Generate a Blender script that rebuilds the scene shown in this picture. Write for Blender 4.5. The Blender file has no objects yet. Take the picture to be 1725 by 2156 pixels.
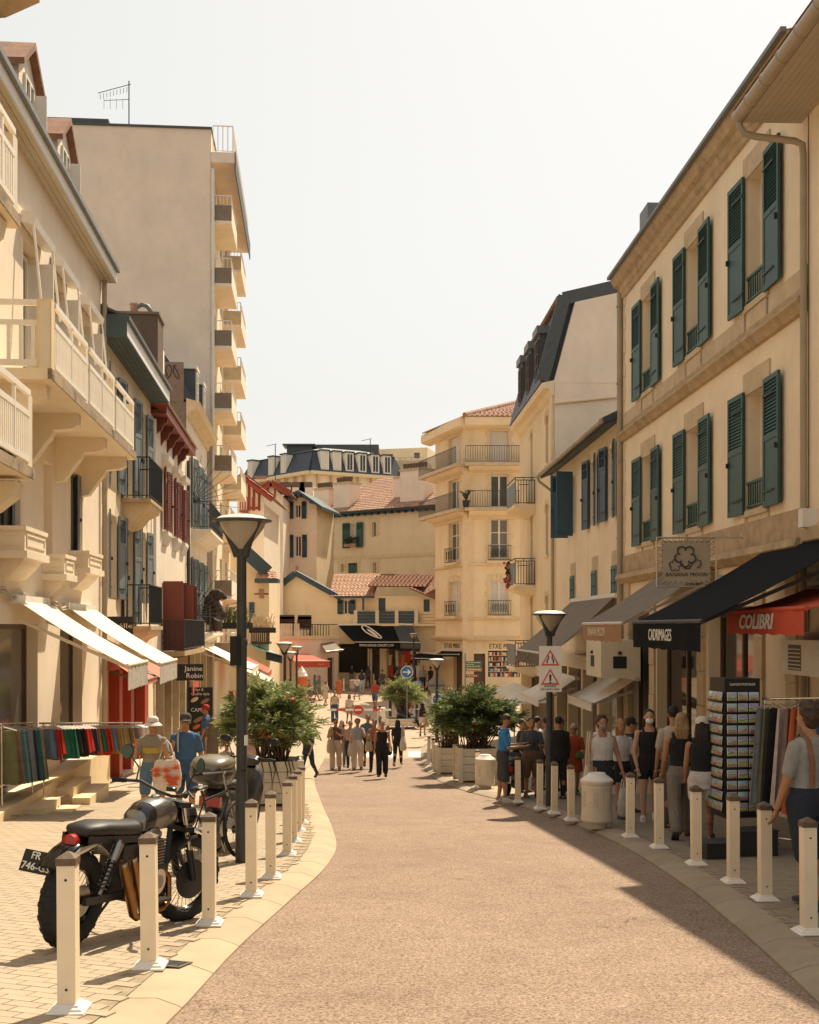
import bpy, math, random
from mathutils import Vector as V, Matrix as MX
R=math.radians; rnd=random.Random(7)
scene=bpy.context.scene; COL=scene.collection
# ---------------------------------------------------------------- camera
F=2500.; CX=862.5; HY=1320.; EYE=1.7      # focal length, centre and horizon of the photograph (1725 x 2156 units)
cam=bpy.data.cameras.new('camera'); co=bpy.data.objects.new('camera',cam); COL.objects.link(co)
co.location=(0,0,EYE); co.rotation_euler=(R(90),0,0)
cam.sensor_fit='VERTICAL'; cam.sensor_height=24; cam.lens=24*F/2156; cam.shift_y=(HY-1078)/2156
cam.clip_start=.1; cam.clip_end=3000; scene.camera=co
# ---------------------------------------------------------------- sky, sun, exposure
SUN=V((.28,.63,1.0)).normalized()
w=bpy.data.worlds.new('World'); scene.world=w; w.use_nodes=True; nt=w.node_tree; nt.nodes.clear()
sky=nt.nodes.new('ShaderNodeTexSky'); sky.sky_type='NISHITA'; sky.sun_disc=False
sky.sun_elevation=math.asin(SUN.z); sky.sun_rotation=math.atan2(SUN.x,SUN.y); sky.air_density=1.6; sky.dust_density=2.0; sky.ozone_density=1.0
hs=nt.nodes.new('ShaderNodeHueSaturation'); hs.inputs['Saturation'].default_value=.22
gm_=nt.nodes.new('ShaderNodeGamma'); gm_.inputs[1].default_value=.45   # hazy bright sky: little contrast from zenith to horizon
tn=nt.nodes.new('ShaderNodeMixRGB'); tn.blend_type='MULTIPLY'; tn.inputs[0].default_value=1; tn.inputs[2].default_value=(1.62,1.585,1.51,1)
bg=nt.nodes.new('ShaderNodeBackground'); bg.inputs[1].default_value=.15
ow=nt.nodes.new('ShaderNodeOutputWorld')
nt.links.new(sky.outputs[0],hs.inputs['Color']); nt.links.new(hs.outputs[0],gm_.inputs[0]); nt.links.new(gm_.outputs[0],tn.inputs[1]); nt.links.new(tn.outputs[0],bg.inputs[0]); nt.links.new(bg.outputs[0],ow.inputs[0])
sl=bpy.data.lights.new('sun','SUN'); sl.energy=4.9; sl.angle=R(.53); sl.color=(1.0,.855,.64)
so=bpy.data.objects.new('sun',sl); COL.objects.link(so); so.rotation_euler=SUN.to_track_quat('Z','Y').to_euler(); so.location=(10,20,40)
vs=scene.view_settings; vs.view_transform='Standard'; vs.look='None'; vs.gamma=1; vs.use_curve_mapping=False; vs.exposure=.66
scene.cycles.max_bounces=8; scene.cycles.diffuse_bounces=5
# ---------------------------------------------------------------- helpers
def lerp(a,b,t): return a+(b-a)*t
def interp(tab):
    xs=[a for a,_ in tab]; ys=[b for _,b in tab]; n=len(xs)
    d=[(ys[i+1]-ys[i])/(xs[i+1]-xs[i]) for i in range(n-1)]
    m=[d[0]]+[(d[i-1]+d[i])/2 for i in range(1,n-1)]+[d[-1]]
    def f(x):
        if x<=xs[0]: return ys[0]+d[0]*(x-xs[0])
        if x>=xs[-1]: return ys[-1]+d[-1]*(x-xs[-1])
        i=0
        while x>xs[i+1]: i+=1
        h=xs[i+1]-xs[i]; t=(x-xs[i])/h
        return (2*t**3-3*t*t+1)*ys[i]+(t**3-2*t*t+t)*h*m[i]+(-2*t**3+3*t*t)*ys[i+1]+(t**3-t*t)*h*m[i+1]
    return f
G0=interp([(-30,2.2),(0,0),(7.2,-.62),(10,-.83),(15,-1.2),(19,-1.5),(22.7,-1.78),(26,-2.02),(30,-2.32),(36.5,-2.74),(50,-3.25),(66,-3.6),(84,-3.0),(95,-2.4),(130,-1.0),(260,2)])
KL=interp([(-10,-3.2),(4,-1.75),(6.9,-1.47),(9.4,-1.37),(11.8,-1.2),(14.5,-1.02),(16.5,-1.02),(19,-1.22),(25,-1.85),(34.5,-2.75),(45,-3.2),(60,-4.6),(75,-6.5),(90,-9)])
KR=interp([(-10,.8),(4,2.2),(7.9,2.66),(10.5,2.87),(13,3.0),(18,2.98),(22,2.6),(25.7,2.03),(29,1.4),(32.5,.9),(41,.45),(50,.6),(62,2.2),(75,3.2),(95,4)])
def gz(x,y):                                # pavement level
    g=G0(y)
    if x<KL(y): g+=.03*min(5,KL(y)-x)
    return g
def W(px,py,Y): return V(((px-CX)/F*Y,Y,EYE+(HY-py)/F*Y))
def hit(px,py):                             # where a pixel's ray meets the pavement
    a,b=2.,110.
    f=lambda Y: EYE+(HY-py)/F*Y-gz((px-CX)/F*Y,Y)
    y=3.
    while y<110 and f(y)>0: y+=.5
    a,b=y-.5,y
    for _ in range(30):
        m=(a+b)/2
        if f(m)>0: a=m
        else: b=m
    return V(((px-CX)/F*a,a,gz((px-CX)/F*a,a)))
class MB:
    def __init__(s,T=None): s.v=[];s.f=[];s.mi=[];s.T=T;s.m=0
    def av(s,ps):
        n=len(s.v)
        for p in ps:
            p=V(p); s.v.append(tuple(s.T@p) if s.T else tuple(p))
        return n
    def af(s,*f): s.f.append(tuple(f)); s.mi.append(s.m); return s
    def quad(s,a,b,c,d): n=s.av((a,b,c,d)); return s.af(n,n+1,n+2,n+3)
    def ngon(s,ps): n=s.av(ps); return s.af(*range(n,n+len(ps)))
    def box(s,x0,x1,y0,y1,z0,z1):
        n=s.av([(x0,y0,z0),(x1,y0,z0),(x1,y1,z0),(x0,y1,z0),(x0,y0,z1),(x1,y0,z1),(x1,y1,z1),(x0,y1,z1)])
        for q in ((3,2,1,0),(4,5,6,7),(0,1,5,4),(1,2,6,5),(2,3,7,6),(3,0,4,7)): s.af(*[n+i for i in q])
        return s
    def hexa(s,b,t):                         # two quads (bottom, top), 4 points each
        n=s.av(list(b)+list(t))
        for q in ((3,2,1,0),(4,5,6,7),(0,1,5,4),(1,2,6,5),(2,3,7,6),(3,0,4,7)): s.af(*[n+i for i in q])
        return s
    def bar(s,a,b,w,h,up=(0,0,1)):           # rectangular bar from a to b
        a=V(a);b=V(b);d=(b-a).normalized();u=V(up)
        x=d.cross(u)
        if x.length<1e-4: x=d.cross(V((1,0,0)))
        x.normalize();z=x.cross(d);x*=w/2;z*=h/2
        return s.hexa((a-x-z,a+x-z,a+x+z,a-x+z),(b-x-z,b+x-z,b+x+z,b-x+z))
    def loft(s,rings,cap=True,close=False):
        k=len(rings[0]); n=[s.av(r) for r in rings]; m=len(rings)
        for i in range(m if close else m-1):
            a=n[i];b=n[(i+1)%m]
            for j in range(k): s.af(a+j,a+(j+1)%k,b+(j+1)%k,b+j)
        if cap and not close:
            s.af(*[n[0]+j for j in reversed(range(k))]); s.af(*[n[-1]+j for j in range(k)])
        return s
    def tube(s,pts,r,n=8,cap=True,close=False,sq=1):
        pts=[V(p) for p in pts]; m=len(pts); rr=r if isinstance(r,(list,tuple)) else [r]*m
        t0=(pts[1]-pts[0]).normalized(); u=t0.cross(V((0,0,1)))
        if u.length<1e-3: u=t0.cross(V((0,1,0)))
        u.normalize(); rings=[]
        for i,p in enumerate(pts):
            a=pts[i-1] if (i>0 or close) else p; b=pts[(i+1)%m] if (i<m-1 or close) else p
            t=(b-a).normalized(); u=(u-t*u.dot(t)).normalized(); w_=t.cross(u)
            rings.append([p+(u*math.cos(2*math.pi*j/n)+w_*math.sin(2*math.pi*j/n)*sq)*rr[i] for j in range(n)])
        return s.loft(rings,cap,close)
    def lathe(s,prof,n=16,c=(0,0,0),cap=True):
        c=V(c); return s.loft([[c+V((r*math.cos(2*math.pi*j/n),r*math.sin(2*math.pi*j/n),z)) for j in range(n)] for r,z in prof],cap)
    def ell(s,c,rx,ry,rz,n=10,m=7,Q=None):
        c=V(c);rings=[]
        for i in range(m+1):
            t=-math.pi/2+math.pi*(i+.02 if i==0 else i-.02 if i==m else i)/m
            ring=[V((rx*math.cos(t)*math.cos(2*math.pi*j/n),ry*math.cos(t)*math.sin(2*math.pi*j/n),rz*math.sin(t))) for j in range(n)]
            rings.append([c+(Q@p if Q else p) for p in ring])
        return s.loft(rings)
    def prism(s,poly,a,b,axis='y'):          # 2d polygon swept along an axis
        f={'y':lambda p,t:(p[0],t,p[1]),'x':lambda p,t:(t,p[0],p[1]),'z':lambda p,t:(p[0],p[1],t)}[axis]
        return s.loft([[f(p,a) for p in poly],[f(p,b) for p in poly]])
    def mesh(s,name,mats,smooth=None):
        me=bpy.data.meshes.new(name); me.from_pydata(s.v,[],s.f)
        for m in (mats if isinstance(mats,(list,tuple)) else [mats]): me.materials.append(MT[m])
        if any(s.mi): me.polygons.foreach_set('material_index',s.mi)
        if smooth:
            me.polygons.foreach_set('use_smooth',[True]*len(me.polygons)); me.set_sharp_from_angle(angle=R(smooth))
        me.update(); return me
    def build(s,name,mats,parent=None,smooth=None,loc=None,rot=None): return put(name,s.mesh(name,mats,smooth),parent,loc,rot)
def put(name,me,parent=None,loc=None,rot=None,scale=None):
    o=bpy.data.objects.new(name,me); COL.objects.link(o); o.parent=parent
    if loc is not None: o.location=loc
    if rot is not None: o.rotation_euler=rot
    if scale is not None: o.scale=scale
    return o
def tag(o,label,cat,group=None,kind=None):
    if label: o['label']=label
    if cat: o['category']=cat
    if group: o['group']=group
    if kind: o['kind']=kind
    return o
def thing(name,label,cat,loc=(0,0,0),rz=0,group=None):
    o=put(name,None,None,loc,(0,0,rz)); o.empty_display_size=.2; return tag(o,label,cat,group)
def struct(o): o['kind']='structure'; return o
def stuff(o): o['kind']='stuff'; return o
def clone(o,loc=None,rz=None,label=None,parent=None):
    c=o.copy(); COL.objects.link(c); c.parent=parent
    if loc is not None: c.location=loc
    if rz is not None: c.rotation_euler=(c.rotation_euler[0],c.rotation_euler[1],rz)
    if label: c['label']=label
    for k in [x for x in COL.objects if x.parent==o]: clone(k,parent=c)
    return c
_fc={}
def text(s,h,mat,parent,T,name='lettering',width=None,depth=.004,shear=0,bold=0):
    """flat raised lettering: T maps (x right, y up, z out); h = cap height"""
    cu=bpy.data.curves.new(name,'FONT'); cu.body=s; cu.size=h/.69; cu.extrude=depth; cu.align_x='CENTER'; cu.align_y='CENTER'; cu.shear=shear; cu.offset=bold; cu.resolution_u=2
    o=bpy.data.objects.new(name,cu); COL.objects.link(o); dg=bpy.context.evaluated_depsgraph_get()
    me=bpy.data.meshes.new_from_object(o.evaluated_get(dg)); bpy.data.objects.remove(o); bpy.data.curves.remove(cu)
    xs=[v.co.x for v in me.vertices]
    if width and xs: k=width/(max(xs)-min(xs))
    else: k=1
    me.transform(T@MX.Diagonal((k,1,1,1))); me.materials.clear(); me.materials.append(MT[mat]); me.name=name
    return put(name,me,parent)
def TX(o,x,z): o=V(o);x=V(x).normalized();z=V(z).normalized();y=z.cross(x); return MX(((x.x,y.x,z.x,o.x),(x.y,y.y,z.y,o.y),(x.z,y.z,z.z,o.z),(0,0,0,1)))
# ---------------------------------------------------------------- materials
MT={}
def M(name,c,rough=.7,var=.08,scale=3.,bump=.0,bscale=60.,metal=0,streak=0,rand=0,trans=0,spec=.4,dirt=0,dirtc=(.12,.09,.06),emit=None,coat=0):
    m=bpy.data.materials.new(name); m.use_nodes=True; N=m.node_tree.nodes; L=m.node_tree.links; p=N['Principled BSDF']; MT[name]=m
    p.inputs['Roughness'].default_value=rough; p.inputs['Metallic'].default_value=metal; p.inputs['Specular IOR Level'].default_value=spec
    p.inputs['Base Color'].default_value=(*c,1)
    if trans: p.inputs['Transmission Weight'].default_value=trans
    if coat: p.inputs['Coat Weight'].default_value=coat; p.inputs['Coat Roughness'].default_value=.08
    if emit: p.inputs['Emission Color'].default_value=(*emit,1); p.inputs['Emission Strength'].default_value=1
    tc=N.new('ShaderNodeTexCoord'); out=None
    def noise(sc,det=4,vec=None,rg=.6):
        n=N.new('ShaderNodeTexNoise'); n.inputs['Scale'].default_value=sc; n.inputs['Detail'].default_value=det; n.inputs['Roughness'].default_value=rg
        L.new(vec or tc.outputs['Object'],n.inputs['Vector']); return n.outputs['Fac']
    def ramp(x,a,b):
        r=N.new('ShaderNodeMapRange'); r.inputs[1].default_value=a; r.inputs[2].default_value=b; L.new(x,r.inputs[0]); return r.outputs[0]
    def mix(f,a,b,mode='MIX'):
        x=N.new('ShaderNodeMixRGB'); x.blend_type=mode
        for i,q in ((0,f),(1,a),(2,b)):
            if isinstance(q,(int,float)): x.inputs[i].default_value=q
            elif isinstance(q,tuple): x.inputs[i].default_value=(*q,1) if len(q)==3 else q
            else: L.new(q,x.inputs[i])
        return x.outputs[0]
    col=None
    if var:
        k=ramp(noise(scale,5),.3,.7); col=mix(k,tuple(x*(1-var) for x in c),tuple(min(1,x*(1+var)) for x in c))
    if streak:
        mp=N.new('ShaderNodeMapping'); mp.inputs['Scale'].default_value=(1.1,1.1,.16); L.new(tc.outputs['Object'],mp.inputs['Vector'])
        k=ramp(noise(1.3,6,mp.outputs[0],.7),.52,.78)
        col=mix(k,col or c,mix(streak*.6,col or c,(.26,.19,.13)))
    if dirt:
        k=ramp(noise(2.6,8,None,.72),.5,.68); x=N.new('ShaderNodeMath'); x.operation='MULTIPLY'; x.inputs[1].default_value=dirt; L.new(k,x.inputs[0]); col=mix(x.outputs[0],col or c,dirtc)
    if rand:
        oi=N.new('ShaderNodeObjectInfo'); k=ramp(oi.outputs['Random'],0,1); v=N.new('ShaderNodeMapRange'); v.inputs[3].default_value=1-rand; v.inputs[4].default_value=1+rand; L.new(oi.outputs['Random'],v.inputs[0])
        h=N.new('ShaderNodeHueSaturation'); L.new(v.outputs[0],h.inputs['Value'])
        if col: L.new(col,h.inputs['Color'])
        else: h.inputs['Color'].default_value=(*c,1)
        col=h.outputs[0]
    if col: L.new(col,p.inputs['Base Color'])
    if bump:
        b=N.new('ShaderNodeBump'); b.inputs['Strength'].default_value=bump; b.inputs['Distance'].default_value=.02; L.new(noise(bscale,3),b.inputs['Height']); L.new(b.outputs[0],p.inputs['Normal'])
    return m
def plaster(n,c,streak=.35,dirt=0): M(n,c,.88,.08,.55,.3,45,streak=streak,spec=.15,dirt=dirt or .22,dirtc=(.12,.09,.06) if dirt else tuple(x*.74 for x in c))
plaster('plaster_cream',(.76,.64,.46),.3); plaster('plaster_pale',(.78,.66,.51),.25); plaster('plaster_white',(.78,.68,.55),.3)
plaster('plaster_pink',(.80,.66,.52),.18); plaster('plaster_yellow',(.78,.64,.43),.3); plaster('plaster_gold',(.79,.63,.41),.22); plaster('plaster_right',(.81,.66,.465),.2)
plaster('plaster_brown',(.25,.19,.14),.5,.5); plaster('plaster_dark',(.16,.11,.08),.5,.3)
M('stone',(.55,.425,.275),.85,.14,3,.3,30,streak=.4,spec=.15); M('stone_dirty',(.46,.335,.20),.9,.16,3,.35,30,streak=.4,dirt=.5,dirtc=(.2,.145,.09),spec=.15); M('stone_light',(.70,.55,.35),.85,.08,3,.2,30,spec=.15)
M('white_paint',(.74,.69,.60),.55,.05,4,.05,20,streak=.12); M('cream_paint',(.66,.58,.44),.55,.05,4,.05,20,streak=.2); M('bollard_paint',(.80,.67,.48),.5,.05,3,.08,30,streak=.25,rand=.05,dirt=.22,dirtc=(.45,.34,.22))
M('cap_brown',(.12,.08,.052),.6,.25,20,.2,40,rand=.2); M('white_plastic',(.74,.70,.63),.45,.04,4,dirt=.25,dirtc=(.4,.34,.26))
M('shutter_green',(.032,.085,.072),.5,.15,3,.05,30,rand=.08); M('shutter_blue',(.035,.085,.125),.5,.15,3,.05,30,rand=.08); M('shutter_teal',(.085,.17,.17),.5,.12,3,rand=.08); M('shutter_grey',(.17,.20,.21),.55,.12,3,rand=.08); M('shutter_red',(.17,.042,.026),.55,.12,3,rand=.06)
M('red_paint',(.26,.045,.022),.5,.1,3); M('red_shop',(.42,.055,.018),.45,.08,2); M('navy_paint',(.035,.065,.085),.5,.1,3)
M('iron',(.018,.020,.022),.5,.1,8); M('iron_grey',(.05,.055,.055),.5,.1,8); M('lamp_post',(.038,.042,.040),.5,.18,6,.1,40,dirt=.15,dirtc=(.10,.09,.07))
M('slate',(.045,.055,.068),.55,.2,6,.2,30); M('zinc',(.16,.165,.16),.5,.15,4); M('zinc_dark',(.075,.08,.078),.55,.15,4); M('teal_wood',(.055,.085,.09),.6,.15,4); M('soffit',(.42,.36,.26),.7,.06,3,rand=.06); M('gutter',(.36,.29,.20),.5,.12,2,metal=0)
M('roof_tile',(.40,.235,.155),.85,.38,4,.3,20,dirt=.35,dirtc=(.16,.10,.07)); M('roof_tile_dark',(.25,.12,.07),.85,.3,4,.3,20,dirt=.4)
M('glass_dark',(.02,.022,.022),.06,0,spec=.6); M('glass_mid',(.10,.095,.085),.08,.4,.6,spec=.6); M('curtain',(.62,.57,.50),.8,.08,6); M('roller',(.62,.56,.47),.6,.04,5); M('interior',(.10,.08,.06),.9,.3,2); M('interior_wall',(.34,.28,.2),.9,.2,1.)
M('frame_white',(.74,.69,.60),.5,.03); M('frame_brown',(.10,.06,.04),.5,.1)
M('canvas_cream',(.74,.66,.52),.85,.04,5,.1,200); M('canvas_grey',(.42,.38,.32),.9,.3,12,.15,100); M('canvas_black',(.010,.012,.014),.95,.15,3,.1,200,spec=.08); M('mould_edge',(.34,.25,.16),.95,.2,3,.4,25,dirt=.95,dirtc=(.055,.045,.03)); M('canvas_taupe',(.20,.16,.12),.85,.12,2,.1,200); M('canvas_red',(.50,.075,.035),.8,.06,3,.1,200); M('canvas_pink',(.55,.16,.10),.8,.05,3,.1,200); M('canvas_brown',(.30,.17,.09),.85,.1,3); M('canvas_teal',(.13,.42,.40),.8,.05,3); M('canvas_white',(.72,.66,.57),.8,.04,3,dirt=.1)
M('aluminium',(.55,.53,.49),.35,.05,5,metal=.8); M('sign_black',(.014,.014,.014),.45,.05); M('sign_white',(.78,.75,.70),.5,.03); M('sign_blue',(.03,.14,.36),.4,.03); M('sign_red',(.55,.045,.02),.4,.03); M('sign_orange',(.62,.12,.035),.4,.03); M('sign_green',(.05,.12,.09),.45,.03); M('sign_grey',(.16,.155,.15),.45,.1); M('letter_white',(.75,.72,.66),.5,0); M('letter_dark',(.03,.035,.05),.5,0); M('letter_cream',(.7,.58,.40),.5,0); M('sign_cream',(.46,.40,.31),.7,.05); M('banner_beige',(.40,.34,.25),.8,.06)
M('rubber',(.012,.012,.012),.75,.2,10,.3,60); M('black_gloss',(.008,.008,.009),.18,0,coat=.6); M('black_satin',(.016,.016,.017),.42,.1); M('black_leather',(.022,.020,.018),.5,.1,6,.1,150); M('chrome',(.55,.53,.50),.16,0,metal=1); M('steel',(.30,.29,.28),.32,.08,10,metal=1); M('tank_grey',(.20,.195,.185),.30,.04,4,metal=.85,coat=.6); M('bronze',(.24,.125,.045),.38,.12,9,metal=1); M('engine_black',(.02,.02,.02),.45,.1); M('lens_red',(.35,.02,.012),.2,0,coat=.5); M('mirror',(.16,.22,.20),.12,0,metal=.6); M('scooter_grey',(.035,.033,.029),.3,.06,coat=.4); M('scooter_top',(.17,.145,.10),.3,.05,coat=.4); M('scooter_blue',(.02,.035,.07),.25,0,coat=.5)
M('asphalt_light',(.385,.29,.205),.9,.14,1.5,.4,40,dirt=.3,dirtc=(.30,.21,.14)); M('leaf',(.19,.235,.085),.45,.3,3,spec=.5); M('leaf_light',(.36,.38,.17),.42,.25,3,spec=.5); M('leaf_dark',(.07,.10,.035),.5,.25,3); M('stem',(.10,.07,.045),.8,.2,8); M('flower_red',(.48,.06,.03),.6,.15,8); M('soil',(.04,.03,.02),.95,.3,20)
M('postcard_rack',(.012,.012,.012),.5,0)
M('bin_paint',(.62,.54,.42),.65,.06,4,.1,40,streak=.3); M('planter_wood',(.66,.58,.46),.65,.07,5,.1,40,streak=.25,rand=.05); M('lamp_top',(.70,.66,.58),.4,.04); M('lamp_glass',(.55,.47,.36),.15,.05,trans=.4); M('bear',(.055,.035,.022),.8,.35,12,.5,40)
for n_ in ('leaf','leaf_light','leaf_dark'):   # thin leaves let the sun through
    N=MT[n_].node_tree.nodes; L=MT[n_].node_tree.links; p_=N['Principled BSDF']; t_=N.new('ShaderNodeBsdfTranslucent'); x_=N.new('ShaderNodeMixShader'); x_.inputs[0].default_value=.42
    for l_ in [l for l in L if l.to_socket==p_.inputs['Base Color']]: L.new(l_.from_socket,t_.inputs['Color'])
    L.new(p_.outputs[0],x_.inputs[1]); L.new(t_.outputs[0],x_.inputs[2]); L.new(x_.outputs[0],N['Material Output'].inputs['Surface'])
# road: reddish worn asphalt with speckle, wheel-polished patches and cracks
def ground_mats():
    m=M('asphalt',(.30,.19,.125),.92,0); N=m.node_tree.nodes; L=m.node_tree.links; p=N['Principled BSDF']
    g=N.new('ShaderNodeNewGeometry')
    def noise(sc,det=3,rg=.6):
        n=N.new('ShaderNodeTexNoise'); n.inputs['Scale'].default_value=sc; n.inputs['Detail'].default_value=det; n.inputs['Roughness'].default_value=rg; L.new(g.outputs['Position'],n.inputs['Vector']); return n
    def cr(x,st):
        r=N.new('ShaderNodeValToRGB'); e=r.color_ramp.elements
        while len(e)<len(st): e.new(.5)
        for q,(pos,c) in zip(e,st): q.position=pos; q.color=(*c,1)
        L.new(x,r.inputs[0]); return r.outputs[0]
    def mul(a,b,f=1,mode='MULTIPLY'):
        x=N.new('ShaderNodeMixRGB'); x.blend_type=mode
        if isinstance(f,(int,float)): x.inputs[0].default_value=f
        else: L.new(f,x.inputs[0])
        L.new(a,x.inputs[1]); L.new(b,x.inputs[2]); return x.outputs[0]
    base=cr(noise(.35,4).outputs[0],[(.3,(.258,.186,.136)),(.5,(.282,.206,.152)),(.72,(.312,.230,.172))])
    sp=mul(cr(noise(42,3,.75).outputs[0],[(.36,(.36,.32,.29)),(.455,(.86,.84,.82)),(.56,(1.05,1.05,1.05)),(.68,(1.5,1.47,1.43))]),cr(noise(90,2,.7).outputs[0],[(.3,(.6,.58,.55)),(.5,(1,1,1)),(.7,(1.4,1.38,1.35))]))
    pat=cr(noise(2.2,6,.7).outputs[0],[(.32,(.86,.84,.82)),(.55,(1,1,1)),(.8,(1.08,1.07,1.05))])
    vo=N.new('ShaderNodeTexVoronoi'); vo.feature='DISTANCE_TO_EDGE'; vo.inputs['Scale'].default_value=1.5
    nv=noise(3,4); md=N.new('ShaderNodeVectorMath'); md.operation='MULTIPLY_ADD'; md.inputs[1].default_value=(.6,.6,.6); L.new(nv.outputs['Color'],md.inputs[0]); L.new(g.outputs['Position'],md.inputs[2]); L.new(md.outputs[0],vo.inputs['Vector'])
    ck=cr(vo.outputs[0],[(0,(.38,.34,.31)),(.022,(1,1,1))]); km=cr(noise(.5,2).outputs[0],[(.53,(0,0,0)),(.66,(.85,.85,.85))])
    c=mul(mul(base,sp),pat); c=mul(c,ck,km); L.new(c,p.inputs['Base Color'])
    b=N.new('ShaderNodeBump'); b.inputs['Strength'].default_value=.7; b.inputs['Distance'].default_value=.012; L.new(noise(75,2,.7).outputs[0],b.inputs['Height']); L.new(b.outputs[0],p.inputs['Normal'])
ground_mats()
M('paving',(.385,.31,.218),.9,.12,1.2,.2,30,dirt=.25,dirtc=(.3,.23,.155)); M('paver',(.375,.30,.213),.9,.10,2,.3,50,rand=.05,dirt=.15,dirtc=(.34,.26,.18)); M('joint',(.28,.22,.15),.95,.2,8); M('kerb_stone',(.385,.305,.205),.88,.12,1.5,.25,40,rand=.06,dirt=.25,dirtc=(.33,.25,.16)); M('paver_shaded',(.255,.21,.155),.9,.12,2,.3,50,rand=.08,dirt=.3,dirtc=(.17,.135,.095)); M('kerb_shaded',(.31,.25,.175),.88,.12,1.5,.25,40,rand=.06,dirt=.35,dirtc=(.2,.155,.1)); M('road_white',(.70,.64,.55),.8,.12,6,dirt=.3,dirtc=(.4,.32,.25)); M('grate',(.13,.11,.085),.8,.2,8)  # right-hand paver and kerb colours are darkened to deepen the shade there
# ================================================================ ground
def sheet(name,fx0,fx1,ys,mat,dz,nx=8):
    b=MB()
    rows=[]
    for y in ys:
        a,c=fx0(y),fx1(y); rows.append(b.av([(lerp(a,c,i/nx),y,dz(lerp(a,c,i/nx),y)) for i in range(nx+1)]))
    for i in range(len(rows)-1):
        for j in range(nx): b.af(rows[i]+j,rows[i]+j+1,rows[i+1]+j+1,rows[i+1]+j)
    return struct(b.build(name,mat,None,60))
def fr(a,b,s): n=int((b-a)/s)+1; return [a+(b-a)*i/n for i in range(n+1)]
YG=fr(-25,140,1.)+[160,200,300,600]
sheet('ground',lambda y:-300 if y>150 else -60,lambda y:300 if y>150 else 60,YG,'paving',lambda x,y:G0(min(y,200))-.16,12)
YR=fr(-12,43.5,.5)
sheet('road_far',lambda y:KL(y)-.02,lambda y:KR(y)+.02,fr(43.5,100,.6),'asphalt_light',lambda x,y:G0(y)-.075,6)  # far stretch has a lightened colour that stands in for grazing sheen
sheet('road',lambda y:KL(y)-.02,lambda y:KR(y)+.02,YR,'asphalt',lambda x,y:G0(y)-.075,6)
left_pavement=sheet('pavement_left',lambda y:-12-max(0,(y-40)*.25),lambda y:KL(y)-.36,fr(-12,92,.6),'joint',lambda x,y:gz(x,y)-.006,6)
right_pavement=sheet('pavement_right',lambda y:KR(y)+.36,lambda y:10.5,fr(-12,92,.6),'joint',lambda x,y:gz(x,y)-.006,6)
def crossing():
    for i in range(6):
        b=MB(); x0=-2.9+i*.95
        n=b.av([(x0,44.2,0),(x0+.5,44.2,0),(x0+.5,47.2,0),(x0,47.2,0)]); b.v=[(x,y,G0(y)-.069) for x,y,z in b.v]; b.af(n,n+1,n+2,n+3)
        struct(b.build('crossing_stripe','road_white'))
crossing()
def kerb(name,K,sgn,y0,y1,km='kerb_stone'):
    root=struct(put(name,None)); y=y0
    while y<y1:
        L_=1.0 if y<30 else 1.5
        y2=y+L_; b=MB(); k=5; secs=[]
        for i in range(k):
            yy=lerp(y+.006,y2-.006,i/(k-1)); x=K(yy); z=gz(x,yy)+rnd.uniform(-.001,.001); secs.append([(x+sgn*a,yy,z+c) for a,c in ((.36,-.02),(.36,0),(.16,.001),(.03,-.045),(0,-.06),(0,-.14),(.36,-.14))])
        if sgn<0: secs=[list(reversed(s)) for s in secs]
        b.loft(secs); o=b.build('kerb_stone',km,root,40); y=y2
kerb('kerb_left',KL,-1,4.5,52); kerb('kerb_right',KR,1,4.5,52,'kerb_shaded')
def pavers(parent,inside,ang,x0,x1,y0,y1,key,pmat='paver'):
    ca,sa=math.cos(ang),math.sin(ang); pw,ph,g=.24,.12,.008; c=[]
    for r in range(-130,130):
        for q in range(-70,70):
            u=(q+(.5 if r%2 else 0))*pw; v=r*ph; x=u*ca-v*sa+(x0+x1)/2; y=u*sa+v*ca+(y0+y1)/2
            if x0<x<x1 and y0<y<y1 and inside(x,y): c.append((x,y))
    c.sort(key=lambda p:p[1] if p[1]<key else p[1]+50)
    b=MB(); b.prism([(-pw/2+g/2,-.012),(pw/2-g/2,-.012),(pw/2-g/2,.0),(-pw/2+g/2+0,.0)],-ph/2+g/2,ph/2-g/2); me=b.mesh('paver',pmat)
    s=MB(); k=0
    vis=lambda x,y: abs(x/y)<.36 and y>5.4
    for x,y in c:
        z=gz(x,y); sl=math.atan((gz(x,y+.2)-gz(x,y-.2))/.4); cs=math.atan((gz(x+.2,y)-gz(x-.2,y))/.4)
        dz=rnd.uniform(0,.0015); rz=ang+rnd.uniform(-.012,.012)
        if k<300 and vis(x,y): o=put('paver',me,parent); o.matrix_world=MX.Translation((x,y,z+dz))@MX.Rotation(sl,4,'X')@MX.Rotation(-cs,4,'Y')@MX.Rotation(rz,4,'Z'); k+=1
        else:
            s.T=MX.Translation((x,y,z+dz))@MX.Rotation(sl,4,'X')@MX.Rotation(-cs,4,'Y')@MX.Rotation(rz,4,'Z'); s.prism([(-pw/2+g/2,-.012),(pw/2-g/2,-.012),(pw/2-g/2,0),(-pw/2+g/2,0)],-ph/2+g/2,ph/2-g/2)
    s.T=None
    stuff(s.build('paver_field',pmat,parent))
pavers(left_pavement,lambda x,y:x<KL(y)-.42 and x>-.42*y,R(-17),-9.,-.9,4.6,24,99)
pavers(right_pavement,lambda x,y:x>KR(y)+.42 and x<6.8 and x<.42*y,R(12),1.6,7,6,27,99,'paver_shaded')
sheet('pavement_left_far',lambda y:-12-max(0,(y-40)*.25),lambda y:KL(y)-.37,fr(24,92,.6),'paving',lambda x,y:gz(x,y)-.004,6)
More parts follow.
